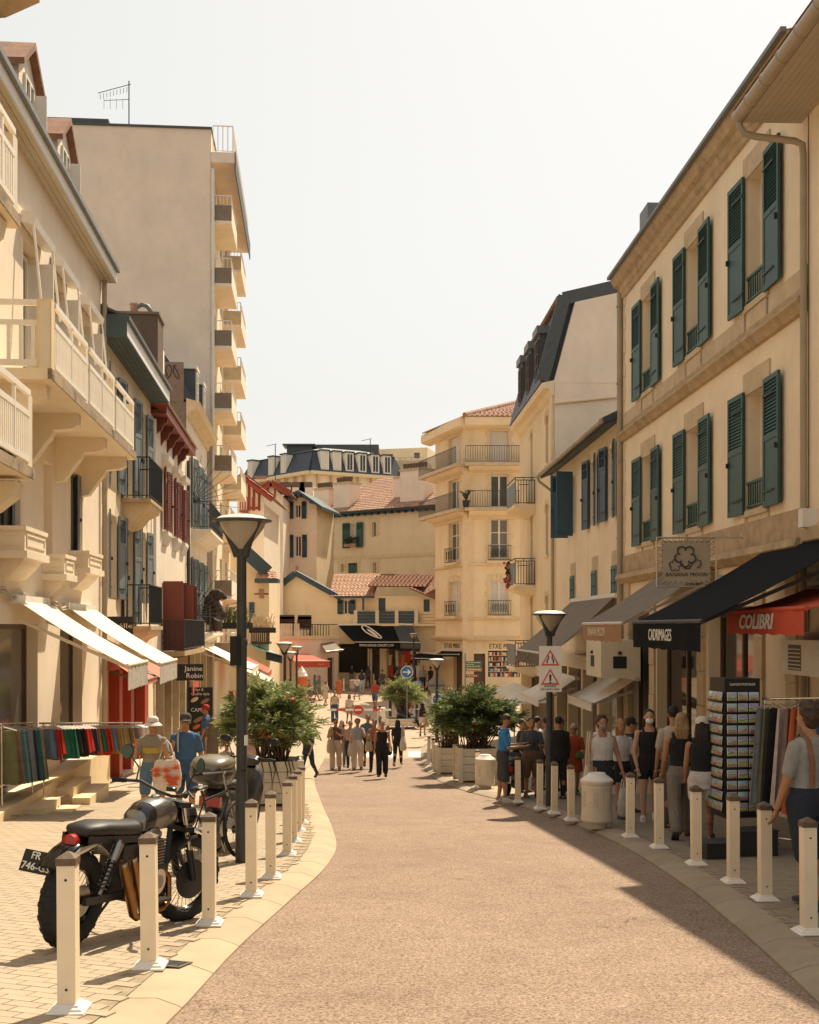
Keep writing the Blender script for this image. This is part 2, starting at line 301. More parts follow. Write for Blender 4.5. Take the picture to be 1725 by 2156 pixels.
sheet('pavement_right_far',lambda y:KR(y)+.37,lambda y:10.5,fr(27,92,.6),'paving',lambda x,y:gz(x,y)-.004,6)
# ================================================================ building kit
class Line:
    """a facade: point on plane X=a+bY; local x runs to the viewer's right along it, -y is the street side"""
    def __init__(s,a,b,side,ya,yb): s.a,s.b,s.side=a,b,side; s.ya,s.yb=ya,yb; s.Y0=ya if side<0 else yb; s.n=math.hypot(1,b); s.rz=math.atan2(1,b) if side<0 else math.atan2(-1,-b); s.o=V((a+b*s.Y0,s.Y0,0)); s.len=abs(yb-ya)*s.n
    def Y(s,px,d=0): t=(px-CX)/F; return (s.a-s.side*d)/(t-s.b)
    def u(s,px,d=0): return s.uy(s.Y(px,d))
    def uy(s,Y): return (Y-s.Y0)*s.n*(1 if s.side<0 else -1)
    def z(s,px,py,d=0): return EYE+(HY-py)/F*s.Y(px,d)
    def P(s,px,py,d=0): return V((s.u(px,d),-d,s.z(px,py,d)))
    def root(s,name,label,cat='building'): return thing(name,label,cat,s.o,s.rz)
class Seg:
    """a facade between two plan points (left to right as seen from the street)"""
    def __init__(s,A,B): s.A=V((A[0],A[1],0)); s.B=V((B[0],B[1],0)); d=s.B-s.A; s.len=d.length; s.d=d/s.len; s.rz=math.atan2(d.y,d.x); s.nrm=V((s.d.y,-s.d.x,0))
    def hit(s,px,d=0):
        t=(px-CX)/F; o=s.A+s.nrm*d; u=(t*o.y-o.x)/(s.d.x-t*s.d.y); return u,o.y+u*s.d.y
    def u(s,px,d=0): return s.hit(px,d)[0]
    def z(s,px,py,d=0): return EYE+(HY-py)/F*s.hit(px,d)[1]
    def P(s,px,py,d=0): u,Y=s.hit(px,d); return V((u,-d,EYE+(HY-py)/F*Y))
    def root(s,name,label,cat='building'): return thing(name,label,cat,s.A,s.rz)
def sub(parent,name,loc,rz):
    return put(name,None,parent,loc,(0,0,rz))
def wall(parent,x0,x1,z0,z1,ops,mat,depth=.22,y=0,name='wall',thick=.35,end=True):
    """front wall with real openings (u0,u1,z0,z1[,depth])"""
    xs=sorted({x0,x1,*[min(max(a,x0),x1) for o in ops for a in o[:2]]}); zs=sorted({z0,z1,*[min(max(a,z0),z1) for o in ops for a in o[2:4]]})
    b=MB()
    for i in range(len(xs)-1):
        for j in range(len(zs)-1):
            cx,cz=(xs[i]+xs[i+1])/2,(zs[j]+zs[j+1])/2
            if any(o[0]<cx<o[1] and o[2]<cz<o[3] for o in ops): continue
            b.quad((xs[i],y,zs[j]),(xs[i+1],y,zs[j]),(xs[i+1],y,zs[j+1]),(xs[i],y,zs[j+1]))
    for o in ops:
        a,c,e,f=o[:4]; d=y+(o[4] if len(o)>4 else depth)
        b.quad((a,y,e),(a,d,e),(a,d,f),(a,y,f)); b.quad((c,d,e),(c,y,e),(c,y,f),(c,d,f)); b.quad((a,y,f),(a,d,f),(c,d,f),(c,y,f)); b.quad((a,d,e),(a,y,e),(c,y,e),(c,d,e))
    return b.build(name,mat,parent)
def block(parent,x0,x1,y0,y1,z0,z1,mat,name='side_wall',front=False):
    b=MB()
    b.quad((x0,y1,z0),(x0,y0,z0),(x0,y0,z1),(x0,y1,z1)); b.quad((x1,y0,z0),(x1,y1,z0),(x1,y1,z1),(x1,y0,z1)); b.quad((x1,y1,z0),(x0,y1,z0),(x0,y1,z1),(x1,y1,z1)); b.quad((x0,y0,z1),(x1,y0,z1),(x1,y1,z1),(x0,y1,z1))
    if front: b.quad((x0,y0,z0),(x1,y0,z0),(x1,y0,z1),(x0,y0,z1))
    return b.build(name,mat,parent)
def window(parent,x0,x1,z0,z1,y=.2,fm='frame_white',gm='glass_dark',cols=2,rows=3,fw=.06,bar=.03,arch=0,curtain=False):
    w=put('window',None,parent)
    b=MB(); b.box(x0,x0+fw,y-.04,y+.02,z0,z1).box(x1-fw,x1,y-.04,y+.02,z0,z1).box(x0+fw,x1-fw,y-.04,y+.02,z1-fw,z1).box(x0+fw,x1-fw,y-.04,y+.02,z0,z0+fw)
    X0,X1,Z0,Z1=x0+fw,x1-fw,z0+fw,z1-fw
    for i in range(1,cols): c=lerp(X0,X1,i/cols); b.box(c-fw*.6,c+fw*.6,y-.045,y+.015,Z0,Z1)
    for i in range(cols):
        a=lerp(X0,X1,i/cols); c=lerp(X0,X1,(i+1)/cols)
        for j in range(1,rows): zz=lerp(Z0,Z1,j/rows); b.box(a+.01,c-.01,y-.035,y+.01,zz-bar/2,zz+bar/2)
    b.build('frame',fm,w)
    for i in range(cols):
        a=lerp(X0,X1,i/cols); c=lerp(X0,X1,(i+1)/cols); MB().box(a,c,y,y+.012,Z0,Z1).build('pane',gm,w)
    if curtain: MB().box(X0,X1,y+.05,y+.07,Z0,Z1).build('curtain','curtain',w)
    return w
def shutter(parent,hx,z0,z1,wd,side,ang,mat,y=-.03,slats=14,frac=.5,thick=.045,simple=False,name='shutter'):
    """leaf hinged at hx, opening to side (-1 left,+1 right); ang = swing away from the wall; louvred upper part"""
    s=put(name,None,parent,(hx,y,0),(0,0,-side*ang if side>0 else ang))
    a,b_=(0,wd) if side>0 else (-wd,0); zm=lerp(z1,z0,frac); fr_=.07
    b=MB(); t=thick
    b.box(a,a+fr_,-t,0,z0,z1).box(b_-fr_,b_,-t,0,z0,z1).box(a+fr_,b_-fr_,-t,0,z1-.09,z1).box(a+fr_,b_-fr_,-t,0,z0,z0+.1)
    if frac<.95: b.box(a+fr_,b_-fr_,-t*.75,-t*.25,z0+.1,zm).box(a+fr_,b_-fr_,-t,0,zm-.05,zm+.05)
    zlo_=zm+.05 if frac<.95 else z0+.1; b.box(a+fr_,b_-fr_,-.008,-.002,zlo_,z1-.09)
    o=b.build('leaf_frame',mat,s)
    zlo=zm+.05 if frac<.95 else z0+.1; zhi=z1-.09; n=slats; wz=(zhi-zlo)/n
    sl=MB(); sl.hexa(((a+fr_,-t*.9,-wz*.45),(b_-fr_,-t*.9,-wz*.45),(b_-fr_,-t*.9+.008,-wz*.45),(a+fr_,-t*.9+.008,-wz*.45)),((a+fr_,-t*.1-.008,wz*.30),(b_-fr_,-t*.1-.008,wz*.30),(b_-fr_,-t*.1,wz*.30),(a+fr_,-t*.1,wz*.30)))
    if simple:
        q=MB()
        for i in range(n):
            z=zlo+(i+.5)*wz; q.hexa(((a+fr_,-t*.9,z-wz*.45),(b_-fr_,-t*.9,z-wz*.45),(b_-fr_,-t*.9+.008,z-wz*.45),(a+fr_,-t*.9+.008,z-wz*.45)),((a+fr_,-t*.1-.008,z+wz*.3),(b_-fr_,-t*.1-.008,z+wz*.3),(b_-fr_,-t*.1,z+wz*.3),(a+fr_,-t*.1,z+wz*.3)))
        q.build('louvre',mat,s)
    else:
        me=sl.mesh('slat',mat)
        for i in range(n): put('slat',me,s,(0,0,zlo+(i+.5)*wz))
    h=MB()
    for zz in (lerp(z0,z1,.12),lerp(z0,z1,.86)): h.box(min(0,side*wd*.7),max(0,side*wd*.7),-t-.012,-t-.002,zz-.02,zz+.02)
    h.box(side*wd*.93-.02,side*wd*.93+.02,-t-.05,-t,lerp(z0,z1,.42),lerp(z0,z1,.46)); h.build('strap_hinge','iron',s)
    return s
def railing(parent,pts,z0,z1,mat,step=.12,r=.009,bars=True,name='railing',top=.022,box=True):
    """bar railing along a polyline (local xy)"""
    rl=put(name,None,parent); b=MB()
    for p,q in zip(pts,pts[1:]):
        for zz,t in ((z1,top),(z0+.08,top*.7)): b.bar((*p,zz),(*q,zz),t*2,t*1.4)
    for p in pts: b.bar((*p,z0),(*p,z1),.03,.03)
    b.build('rail',mat,rl)
    me=MB().box(-r,r,-r,r,0,z1-z0-.08).mesh('baluster',mat)
    for p,q in zip(pts,pts[1:]):
        L_=math.dist(p,q); n=max(1,int(L_/step))
        for i in range(1,n): t=i/n; put('baluster',me,rl,(lerp(p[0],q[0],t),lerp(p[1],q[1],t),z0+.08))
    return rl
def tiles(parent,A,B,C,D,mat,tw=.24,th=.34,amp=.035,name='roof_tile_field',seg=4):
    """tiled slope: A-B eave (left,right), D-C ridge; corrugated overlapping courses"""
    A,B,C,D=V(A),V(B),V(C),V(D); nv=max(2,int(((D-A).length+(C-B).length)/2/th)); nrm=(B-A).cross(D-A).normalized()
    if nrm.z<0: nrm=-nrm
    b=MB(); W_=max((B-A).length,(C-D).length); nu=max(2,int(W_/tw))
    for j in range(nv):
        t0,t1=j/nv,min(1,(j+1.12)/nv); rows=[]
        for t,h in ((t0,.055),(t1,.012)):
            l=A.lerp(D,t); r=B.lerp(C,t); n=nu*seg
            rows.append(b.av([l.lerp(r,i/n)+nrm*(h+amp*abs(math.sin(math.pi*i/seg+.15*((j*7)%5)))) for i in range(n+1)]))
        l=A.lerp(D,t0); r=B.lerp(C,t0); n=nu*seg; lo=b.av([l.lerp(r,i/n)+nrm*(-.01+amp*.6*abs(math.sin(math.pi*i/seg+.15*((j*7)%5)))) for i in range(n+1)])
        for i in range(n): b.af(rows[0]+i,rows[0]+i+1,rows[1]+i+1,rows[1]+i); b.af(lo+i,lo+i+1,rows[0]+i+1,rows[0]+i)
    b.quad(A-nrm*.02,B-nrm*.02,C-nrm*.02,D-nrm*.02)
    return stuff(b.build(name,mat,parent))
def ridge(parent,a,b,mat='roof_tile',r=.11,step=.38):
    a,b=V(a),V(b); n=max(1,int((b-a).length/step)); d=(b-a)/n; s=MB()
    for i in range(n): s.tube([a+d*i,a+d*(i+1.08)],[r*1.12,r*.92],8)
    return stuff(s.build('ridge_tile_row',mat,parent,50))
def slab_balcony(parent,u0,u1,d,z,th=.16,mat='stone_light',under=None):
    b=MB(); b.box(u0,u1,-d,.0,z-th,z); b.box(u0-.04,u1+.04,-d-.04,0,z-.06,z-.001); o=b.build('balcony_slab',mat,parent); return o
def pipe(parent,u,z0,z1,mat='gutter',r=.05,y=-.09,name='drainpipe'):
    b=MB(); b.tube([(u,y,z0),(u,y,z1)],r,10)
    z=z0+.6
    while z<z1: b.tube([(u,y,z),(u,y,z+.05)],r*1.25,10); z+=2.2
    return b.build(name,mat,parent,40)
# ================================================================ left side of the street
FA,FB=-5.04,-.083
def lineL(y0,y1): return Line(FA,FB,-1,y0,y1)
def lineR(y0,y1): return Line(7.34,-.037,1,y0,y1)
def eave(parent,u0,u1,z,d,h=.32,mat='white_paint',smat='soffit',gmat='zinc',roof=None,rise=.5,depth=4.,lip=.08):
    """overhanging eave: soffit boards, fascia, gutter and the roof slope behind"""
    b=MB(); b.prism([(.0,z+.02),(-d,z+.02),(-d,z+h),(.0,z+h)],u0,u1,'x'); o=b.build('fascia',mat,parent)
    n=max(3,int(d/.1)); w_=d/n
    for i in range(n): MB().box(u0+.01,u1-.01,-(i+1)*w_+.004,-i*w_-.004,z-.012,z+.018).build('soffit_board',smat,parent)
    MB().prism([(-d-lip,z+h-.05),(-d-.002,z+h-.05),(-d-.002,z+h+.03),(-d-lip,z+h+.05)],u0-.03,u1+.03,'x').build('gutter',gmat,parent)
    if roof:
        MB().loft([[(u0-.02,-d-.03,z+h+.03),(u0-.02,depth,z+h+.03+rise*(depth+d)),(u0-.02,depth,z+h-.1+rise*(depth+d)),(u0-.02,-d-.03,z+h-.03)],[(u1+.02,-d-.03,z+h+.03),(u1+.02,depth,z+h+.03+rise*(depth+d)),(u1+.02,depth,z+h-.1+rise*(depth+d)),(u1+.02,-d-.03,z+h-.03)]]).build('roof',roof,parent)
    return o
def white_balcony(r,u0,u1,d,z,posts,near=True,h=1.0,th=.17):
    """concrete slab balcony with thick posts and white slatted guard"""
    bl=put('balcony',None,r)
    MB().box(u0,u1,-d,0,z-th,z).build('slab','plaster_cream',bl); MB().box(u0-.01,u1+.01,-d-.012,-d+.05,z-th+.01,z-.004).build('slab_edge','mould_edge',bl)
    pm=MB().box(-.12,.12,-.06,.1,0,h+.02).mesh('post','cream_paint')
    for p in posts: put('post',pm,bl,(p,-d+.08,z))
    sm=MB().box(-.022,.022,-.012,.012,.12,h*.68).mesh('slat','white_paint')
    ends=[p for p in posts]
    for a,c in zip(ends,ends[1:]):
        a+=.13; c-=.13; b=MB(); b.box(a,c,-d-.02,-d+.04,z+h-.02,z+h+.06).box(a,c,-d-.01,-d+.03,z+h*.68,z+h*.68+.08).box(a,c,-d-.01,-d+.03,z+.05,z+.12).box((a+c)/2-.03,(a+c)/2+.03,-d-.012,-d+.03,z+.1,z+h); b.build('rail','white_paint',bl)
        n=int((c-a)/.105)
        for i in range(n): put('slat',sm,bl,(lerp(a,c,(i+.5)/n),-d+.01,z))
    if near:
        x=u0+.06
        for z0,z1 in ((h-.04,h+.05),(h*.66,h*.66+.08),(.04,.14)): MB().box(x-.025,x+.025,-d+.2,-.02,z+z0,z+z1).build('rail','white_paint',bl)
        m2=MB().box(-.015,.015,-.03,.03,.14,h*.66).mesh('slat','white_paint')
        for i in range(5): put('slat',m2,bl,(x,lerp(-d+.28,-.1,i/4),z))
    return bl
def corbel(r,u,z,d,w_=.26,mat='plaster_cream'):
    MB().prism([(0,z),(-d,z),(-d,z-.2),(-d*.9,z-.26),(-d*.55,z-.3),(-d*.5,z-.42),(-d*.42,z-.5),(-d*.16,z-.85),(0,z-.88)][::-1],u-w_/2,u+w_/2,'x').build('corbel',mat,r)
# ---- nearest house at the left edge (its balconies and eave reach into view)
l0=lineL(6,17.2); r=l0.root('balcony_house','cream house at the left edge with projecting white balconies')
wall(r,0,l0.len,-2,11.2,[(l0.uy(13),l0.uy(14.2),7.2,9.4),(l0.uy(10),l0.uy(11.2),7.2,9.4),(l0.uy(13),l0.uy(14.2),3.9,6),(l0.uy(8),l0.uy(15),-.9,2.2)],'plaster_cream')
for a,z0,z1 in ((13,7.2,9.4),(10,7.2,9.4),(13,3.9,6)): window(r,l0.uy(a),l0.uy(a+1.2),z0,z1)
MB().box(l0.uy(8),l0.uy(15),.2,.22,-.9,2.2).build('shop_glass','glass_mid',r)
block(r,0,l0.len,.01,9,-2,11.2,'plaster_cream')
MB().prism([(0,10.7),(-.5,10.75),(-.9,10.95),(-1.0,11.0),(-1.0,11.25),(0,11.4)][::-1],l0.uy(9),l0.uy(17.6),'x').build('cornice','stone_dirty',r)
white_balcony(r,l0.uy(12.6),l0.uy(16.8),1.1,3.95,[l0.uy(12.75),l0.uy(14.7),l0.uy(16.65)],False)
MB().prism([(0,3.7),(-1.0,3.7),(-.95,3.5),(-.7,3.3),(0,3.2)][::-1],l0.uy(16.2),l0.uy(16.6),'x').build('corbel','plaster_cream',r)
white_balcony(r,l0.uy(12.6),l0.uy(15.95),1.1,7.25,[l0.uy(12.75),l0.uy(14.3),l0.uy(15.8)],False)
MB().prism([(0,7.05),(-1.0,7.05),(-.95,6.85),(-.6,6.6),(0,6.5)][::-1],l0.uy(15.3),l0.uy(15.7),'x').build('corbel','plaster_cream',r)
# ---- house with the long white balcony
l1=lineL(17.2,28.6); r=l1.root('long_balcony_house','cream plaster house with a long white slatted balcony and two roof dormers')
U=l1.uy
up=[(20.8,22.0),(23.2,24.4),(26.0,27.2)]
ops=[(U(a),U(b),5.62,8.55) for a,b in up]+[(U(19.25),U(20.6),3.3,5.0),(U(22.4),U(23.15),3.05,4.85),(U(24.9),U(26.2),3.25,5.0),(U(19.2),U(21.9),-1.15,1.75,.3),(U(23.85),U(26.15),-1.15,1.75,.3)]
wall(r,0,l1.len,-2.8,10.05,ops,'plaster_pale',.28); block(r,0,l1.len,.01,9,-2.8,10.05,'plaster_pale')
for a,b in up:
    window(r,U(a)+.02,U(b)-.02,5.62,8.5,.24,rows=1); s=shutter(r,U(b)-.03,5.66,8.4,.5,-1,R(84),'white_paint',y=.22,simple=True,slats=20,frac=.5)
    c=put('roller_awning_box',None,r); b_=MB(); b_.prism([(-.02,8.72),(-.24,8.68),(-.27,8.8),(-.2,8.9),(-.02,8.92)][::-1],U(a)-.25,U(b)+.2,'x'); b_.build('cassette','white_plastic',c)
    [MB().bar((q,-.22,8.7),(q,-.35,7.4),.035,.035).build('awning_arm','white_plastic',c) for q in (U(a)-.2,U(b)+.15)]
for a,b,z0,z1 in ((19.25,20.6,3.3,5.0),(24.9,26.2,3.25,5.0)):
    window(r,U(a),U(b),z0,z1,.26); shutter(r,U(b)-.02,z0,z1-.02,.62,-1,R(20),'shutter_grey',y=.2,simple=True,slats=20)
MB().box(U(22.4),U(23.15),.2,.23,3.05,4.85).build('niche_back','plaster_yellow',r)
white_balcony(r,U(17.9),U(26.6),1.1,5.62,[U(18.03),U(20.9),U(23.75),U(26.35)])
MB().box(U(17.92),U(18.16),-1.1,-.88,5.62,6.68).build('corner_post','stone_light',r)
for y in (18.4,20.9,23.6,26.2): corbel(r,U(y),5.45,.95)
def box_balcony(r,u0,u1,z0,z1,d):
    b_=put('box_balcony',None,r); m=MB(); m.box(u0,u1,-d,0,z0+.12,z1).box(u0-.05,u1+.05,-d-.05,0,z0,z0+.12).box(u0-.03,u1+.03,-d-.03,0,z1-.03,z1+.04); m.build('parapet','plaster_pale',b_)
    m=MB(); t=.018
    for (a,c) in ((u0+.12,u1-.12),): m.box(a,c,-d-t,-d+.002,z0+.2,z0+.23).box(a,c,-d-t,-d+.002,z1-.11,z1-.08).box(a,a+.03,-d-t,-d+.002,z0+.23,z1-.11).box(c-.03,c,-d-t,-d+.002,z0+.23,z1-.11)
    m.box(u0-t,u0+.002,-d+.08,-.08,z0+.2,z0+.23).box(u0-t,u0+.002,-d+.08,-.08,z1-.11,z1-.08); m.build('panel_moulding','plaster_pale',b_)
    MB().prism([(0,z0),(-d*.9,z0),(-d*.75,z0-.1),(-d*.3,z0-.28),(0,z0-.34)][::-1],u0+.15,u1-.15,'x').build('corbel','plaster_pale',b_)
box_balcony(r,U(19.2),U(20.75),2.82,3.3,.4); box_balcony(r,U(22.3),U(23.25),2.58,3.03,.4); box_balcony(r,U(24.7),U(26.3),2.82,3.25,.4)
eave(r,-.5,l1.len+.1,10.02,.34,.3,roof='zinc_dark',rise=.75,depth=5,gmat='zinc')
for yc in (22.2,25.5):
    d_=put('dormer',None,r,(U(yc),.25,0)); hw=.78
    MB().prism([(-hw+.1,10.4),(hw-.1,10.4),(hw-.1,12.0),(0,12.5),(-hw+.1,12.0)],.0,3.2).build('dormer_wall','plaster_white',d_)
    for s in (-1,1): MB().loft([[(0,-.15,12.62),(s*(hw+.12),-.15,11.92),(s*(hw+.12),-.15,11.8),(0,-.15,12.48)],[(0,3.4,12.62),(s*(hw+.12),3.4,11.92),(s*(hw+.12),3.4,11.8),(0,3.4,12.48)]]).build('dormer_roof','roof_tile_dark',d_)
    window(d_,-.35,.35,10.7,11.9,-.01,'frame_white',cols=2,rows=2); MB().box(.4,.43,-.26,-.02,10.7,11.8).build('dormer_shutter','white_paint',d_)
pipe(r,l1.len-.12,-2.2,10.0,'gutter',.06)
# shop floor of that house: window frames, glass, steps
for a,b in ((19.2,21.9),(23.85,26.15)):
    s=put('shop_window',None,r); m=MB(); m.box(U(a),U(a)+.07,.2,.28,-1.15,1.75).box(U(b)-.07,U(b),.2,.28,-1.15,1.75).box(U(a)+.07,U(b)-.07,.2,.28,1.66,1.75).box(U(a)+.07,U(b)-.07,.2,.28,-1.15,-1.05); m.build('frame','frame_brown',s)
    MB().box(U(a)+.07,U(b)-.07,.24,.25,-1.05,1.66).build('pane','glass_mid',s)
    text('PLAZA',.16,'letter_white',s,TX((lerp(U(a),U(b),.4),.236,-.1),(1,0,.22),(0,-1,0)),width=.75); MB().bar((lerp(U(a),U(b),.22),.239,-.19),(lerp(U(a),U(b),.58),.239,0),.004,.26,).build('poster','sign_red',s)
m=MB(); g=-2.5
m.box(U(18),U(28),-.3,0,g,-1.15)
for a_,c_ in ((19.6,20.9),(22.,23.8)):
    m.box(U(a_),U(c_),-.62,-.3,g,-1.3).box(U(a_)-.12,U(c_)+.12,-.95,-.62,g,-1.46)
m.build('entrance_steps','stone_light',r)
m=MB()
pts=[(U(lerp(17.5,28,i/24)),-.06,lerp(2.35,1.95,i/24)+.06*math.sin(i*2.1)) for i in range(25)]; m.tube(pts,.03,6); m.tube([(p[0],-.08,p[2]-.05+.02*math.sin(p[0]*5)) for p in pts],.018,6); m.build('cable','gutter',r,60)
# ---- house with the blue-grey eave
l2=lineL(28.6,37.4); r=l2.root('grey_shutter_house','yellow plaster house with grey-blue shutters, dark eave and black iron balconies'); U=l2.uy
wins=[(29.5,30.8),(32.2,33.6),(35.0,36.2)]
ops=[(U(a),U(b),5.15,8.15) for a,b in wins]+[(U(a),U(b),1.75 if i==1 else 2.4,4.55) for i,(a,b) in enumerate(wins)]+[(U(28.9),U(36.8),-2.3,.9,.5)]
wall(r,0,l2.len,-3.6,8.75,ops,'plaster_cream'); block(r,0,l2.len,.01,8,-3.6,8.75,'plaster_cream')
for i,(a,b) in enumerate(wins):
    for z0,z1 in ((5.15,8.15),(1.75 if i==1 else 2.4,4.55)):
        window(r,U(a),U(b),z0,z1,.2)
        for s,h in ((-1,U(a)),(1,U(b))): shutter(r,h,z0+.02,z1+.03,.62,s,R(9),'shutter_grey',slats=16,frac=.34,simple=s<0)
eave(r,-.12,l2.len-.2,8.72,.6,.42,'white_plastic','teal_wood','zinc_dark',roof='zinc_dark',rise=.45,depth=5)
MB().box(-.16,-.1,-.62,.6,8.66,9.2).build('eave_end_board','teal_wood',r)
def iron_balcony(r,u0,u1,d,z,h=1.1,panel='canvas_black',smat='stone_dirty'):
    bl=put('iron_balcony',None,r)
    MB().box(u0,u1,-d,0,z-.1,z).build('slab',smat,bl); MB().prism([(0,z-.1),(-d*.95,z-.1),(-d*.9,z-.25),(-d*.55,z-.38),(-d*.35,z-.58),(0,z-.75)][::-1],u0+.25,u1-.25,'x').build('corbel','stone_light',bl)
    railing(bl,[(u0+.04,-.02),(u0+.04,-d+.04),(u1-.04,-d+.04),(u1-.04,-.02)],z,z+h,'iron',.13,.011)
    if panel: MB().box(u0+.06,u1-.06,-d+.05,-d+.062,z+.05,z+h-.03).build('screen',panel,bl)
iron_balcony(r,U(31.5),U(34.1),.78,5.12); iron_balcony(r,U(31.5),U(34.1),.78,1.72)
# red shop below it
rs=put('shop_front',None,r); m=MB()
for a,b in ((28.9,29.7),(31.4,31.9),(33.4,34.),(36.2,36.8)): m.box(U(a),U(b),.02,.3,-2.5,.9)
m.box(U(28.9),U(36.8),-.05,.04,.6,.98); m.build('pilaster','red_shop',rs)
MB().box(U(28.9),U(36.8),.45,.47,-2.4,.7).build('back_panel','red_shop',rs); MB().box(U(29.7),U(31.4),.3,.31,-2.2,.5).build('pane','glass_dark',rs); MB().box(U(34.),U(36.2),.3,.31,-2.2,.5).build('pane','glass_dark',rs)
# ---- white house with red timber eave
l3=lineL(37.4,48); r=l3.root('red_eave_house','white house with red-brown shutters and carved red eave brackets'); U=l3.uy
w3=[(40.4,41.3),(43.4,44.3),(45.9,46.8)]
ops=[(U(a),U(b),5.0,7.1) for a,b in w3]+[(U(40.2),U(41.6),.95,3.2),(U(43.6),U(45),.95,3.2),(U(38),U(47.5),-2.8,.1,.5)]
wall(r,0,l3.len,-4,8.45,ops,'plaster_white'); block(r,0,l3.len,.01,8,-4,8.45,'plaster_white')
for a,b in w3:
    window(r,U(a),U(b),5,7.1,.2)
    for s,h in ((-1,U(a)),(1,U(b))): shutter(r,h,5.0,7.1,.5,s,R(12),'shutter_red',slats=18,frac=.9,simple=True)
    MB().prism([(0,7.3),(-.22,7.32),(-.26,7.5),(0,7.56)][::-1],U(a)-.3,U(b)+.3,'x').build('window_hood','white_paint',r); MB().prism([(0,4.95),(-.2,4.95),(-.2,4.82),(-.05,4.5),(0,4.5)][::-1],U(a)-.15,U(b)+.15,'x').build('sill','white_paint',r)
for a,b in ((40.2,41.6),(43.6,45)):
    window(r,U(a),U(b),.95,3.2,.2)
    shutter(r,U(a),.9,3.25,.68,-1,R(84),'shutter_red',slats=24,frac=.96)
    shutter(r,U(b),.9,3.25,.68,1,R(84),'shutter_red',slats=24,frac=.96,simple=True)
MB().box(-.05,l3.len-1.4,-.45,0,8.42,8.56).build('soffit','shutter_red',r); MB().box(-.08,l3.len-1.35,-.5,-.45,8.4,8.68).build('fascia','red_paint',r)
for y in (38.2,39.9,41.6,43.3,45): MB().prism([(0,8.42),(-.42,8.42),(-.42,8.28),(-.3,8.2),(-.24,8.02),(-.1,7.95),(0,7.78)][::-1],U(y)-.08,U(y)+.08,'x').build('bracket','shutter_red',r)
tiles(r,(-.1,-.55,8.66),(l3.len-1.3,-.55,8.66),(l3.len-1.3,3.5,11.1),(-.1,3.5,11.1),'roof_tile',.26,.36)
MB().loft([[(-.12,-.4,8.45),(-.12,3.5,10.9),(-.12,3.5,11.15),(-.12,-.55,8.7)],[(-.04,-.4,8.45),(-.04,3.5,10.9),(-.04,3.5,11.15),(-.04,-.55,8.7)]]).build('verge_board','red_paint',r)
MB().prism([(0,8.45),(0,8.5),(3.5,11.0),(7,8.5),(7,8.45)],0,.04,'x').build('gable','red_paint',r)
c=put('chimney',None,r,(U(39),0,0)); MB().box(-.7,.7,-.1,1.25,8.8,11.85).build('stack','plaster_dark',c); MB().box(-.75,.75,-.15,1.3,11.78,11.86).build('cap','plaster_brown',c)
MB().lathe([(.12,11.85),(.13,12.2),(.16,12.25),(.15,12.3),(.1,12.3)],10,(0,.75,0)).build('pot','roof_tile',c,40); MB().tube([(0,.65,12.2),(0,.5,12.28),(0,.32,12.22),(0,.2,12.05),(0,.18,11.8)],.08,8).build('flue_bend','zinc',c,50)
c=put('flue_duct',None,r,(U(40.2),0,0)); MB().loft([[(-.45,y,z) for y,z in ((-.02,8.5),(-.02,11.1),(.12,11.4),(.33,11.5),(.55,11.4),(.66,11.1),(.66,8.5))],[(.45,y,z) for y,z in ((-.02,8.5),(-.02,11.1),(.12,11.4),(.33,11.5),(.55,11.4),(.66,11.1),(.66,8.5))]]).build('duct','plaster_white',c,30); MB().lathe([(.09,11.45),(.09,11.75),(.15,11.78),(.09,12.05)],8,(0,.35,0)).build('cowl','zinc',c)
bl=put('corner_balcony',None,r); MB().box(U(40),U(47.8),-.78,0,.72,.88).build('slab','stone_dirty',bl); railing(bl,[(U(40)+.03,-.02),(U(40)+.03,-.75),(U(47.7),-.75)],.88,1.95,'iron_grey',.16,.009); MB().box(U(40)+.1,U(47.6),-.735,-.725,.92,1.9).build('screen','iron_grey',bl)
m=MB()
for k in range(3):
    x=-.12-.22*k
    for q in range(2): zz=1.05+q*.42; m.tube([(U(40)+.03,x+.09*math.sin(t*math.pi*2)*(1-.3*q),zz+.4*t) for t in [i/8 for i in range(9)]],.011,5); m.tube([(U(40)+.03,x-.09*math.sin(t*math.pi*2)*(1-.3*q),zz+.4*t) for t in [i/8 for i in range(9)]],.011,5)
stuff(m.build('scrollwork','iron_grey',bl))
pipe(r,l3.len-.1,-3,8.4,'iron_grey',.07); pipe(r,.25,2.5,8.3,'white_paint',.05)
MB().box(U(38),U(47.5),-.12,.5,.1,.55).build('shop_fascia','canvas_brown',r); MB().box(U(38),U(47.5),.48,.5,-2.8,.1).build('shop_glass','glass_dark',r)
for a in (38.,40.3,42.6,45,47.3): MB().box(U(a),U(a)+.22,-.04,.3,-2.9,.1).build('shop_pillar','stone',r)
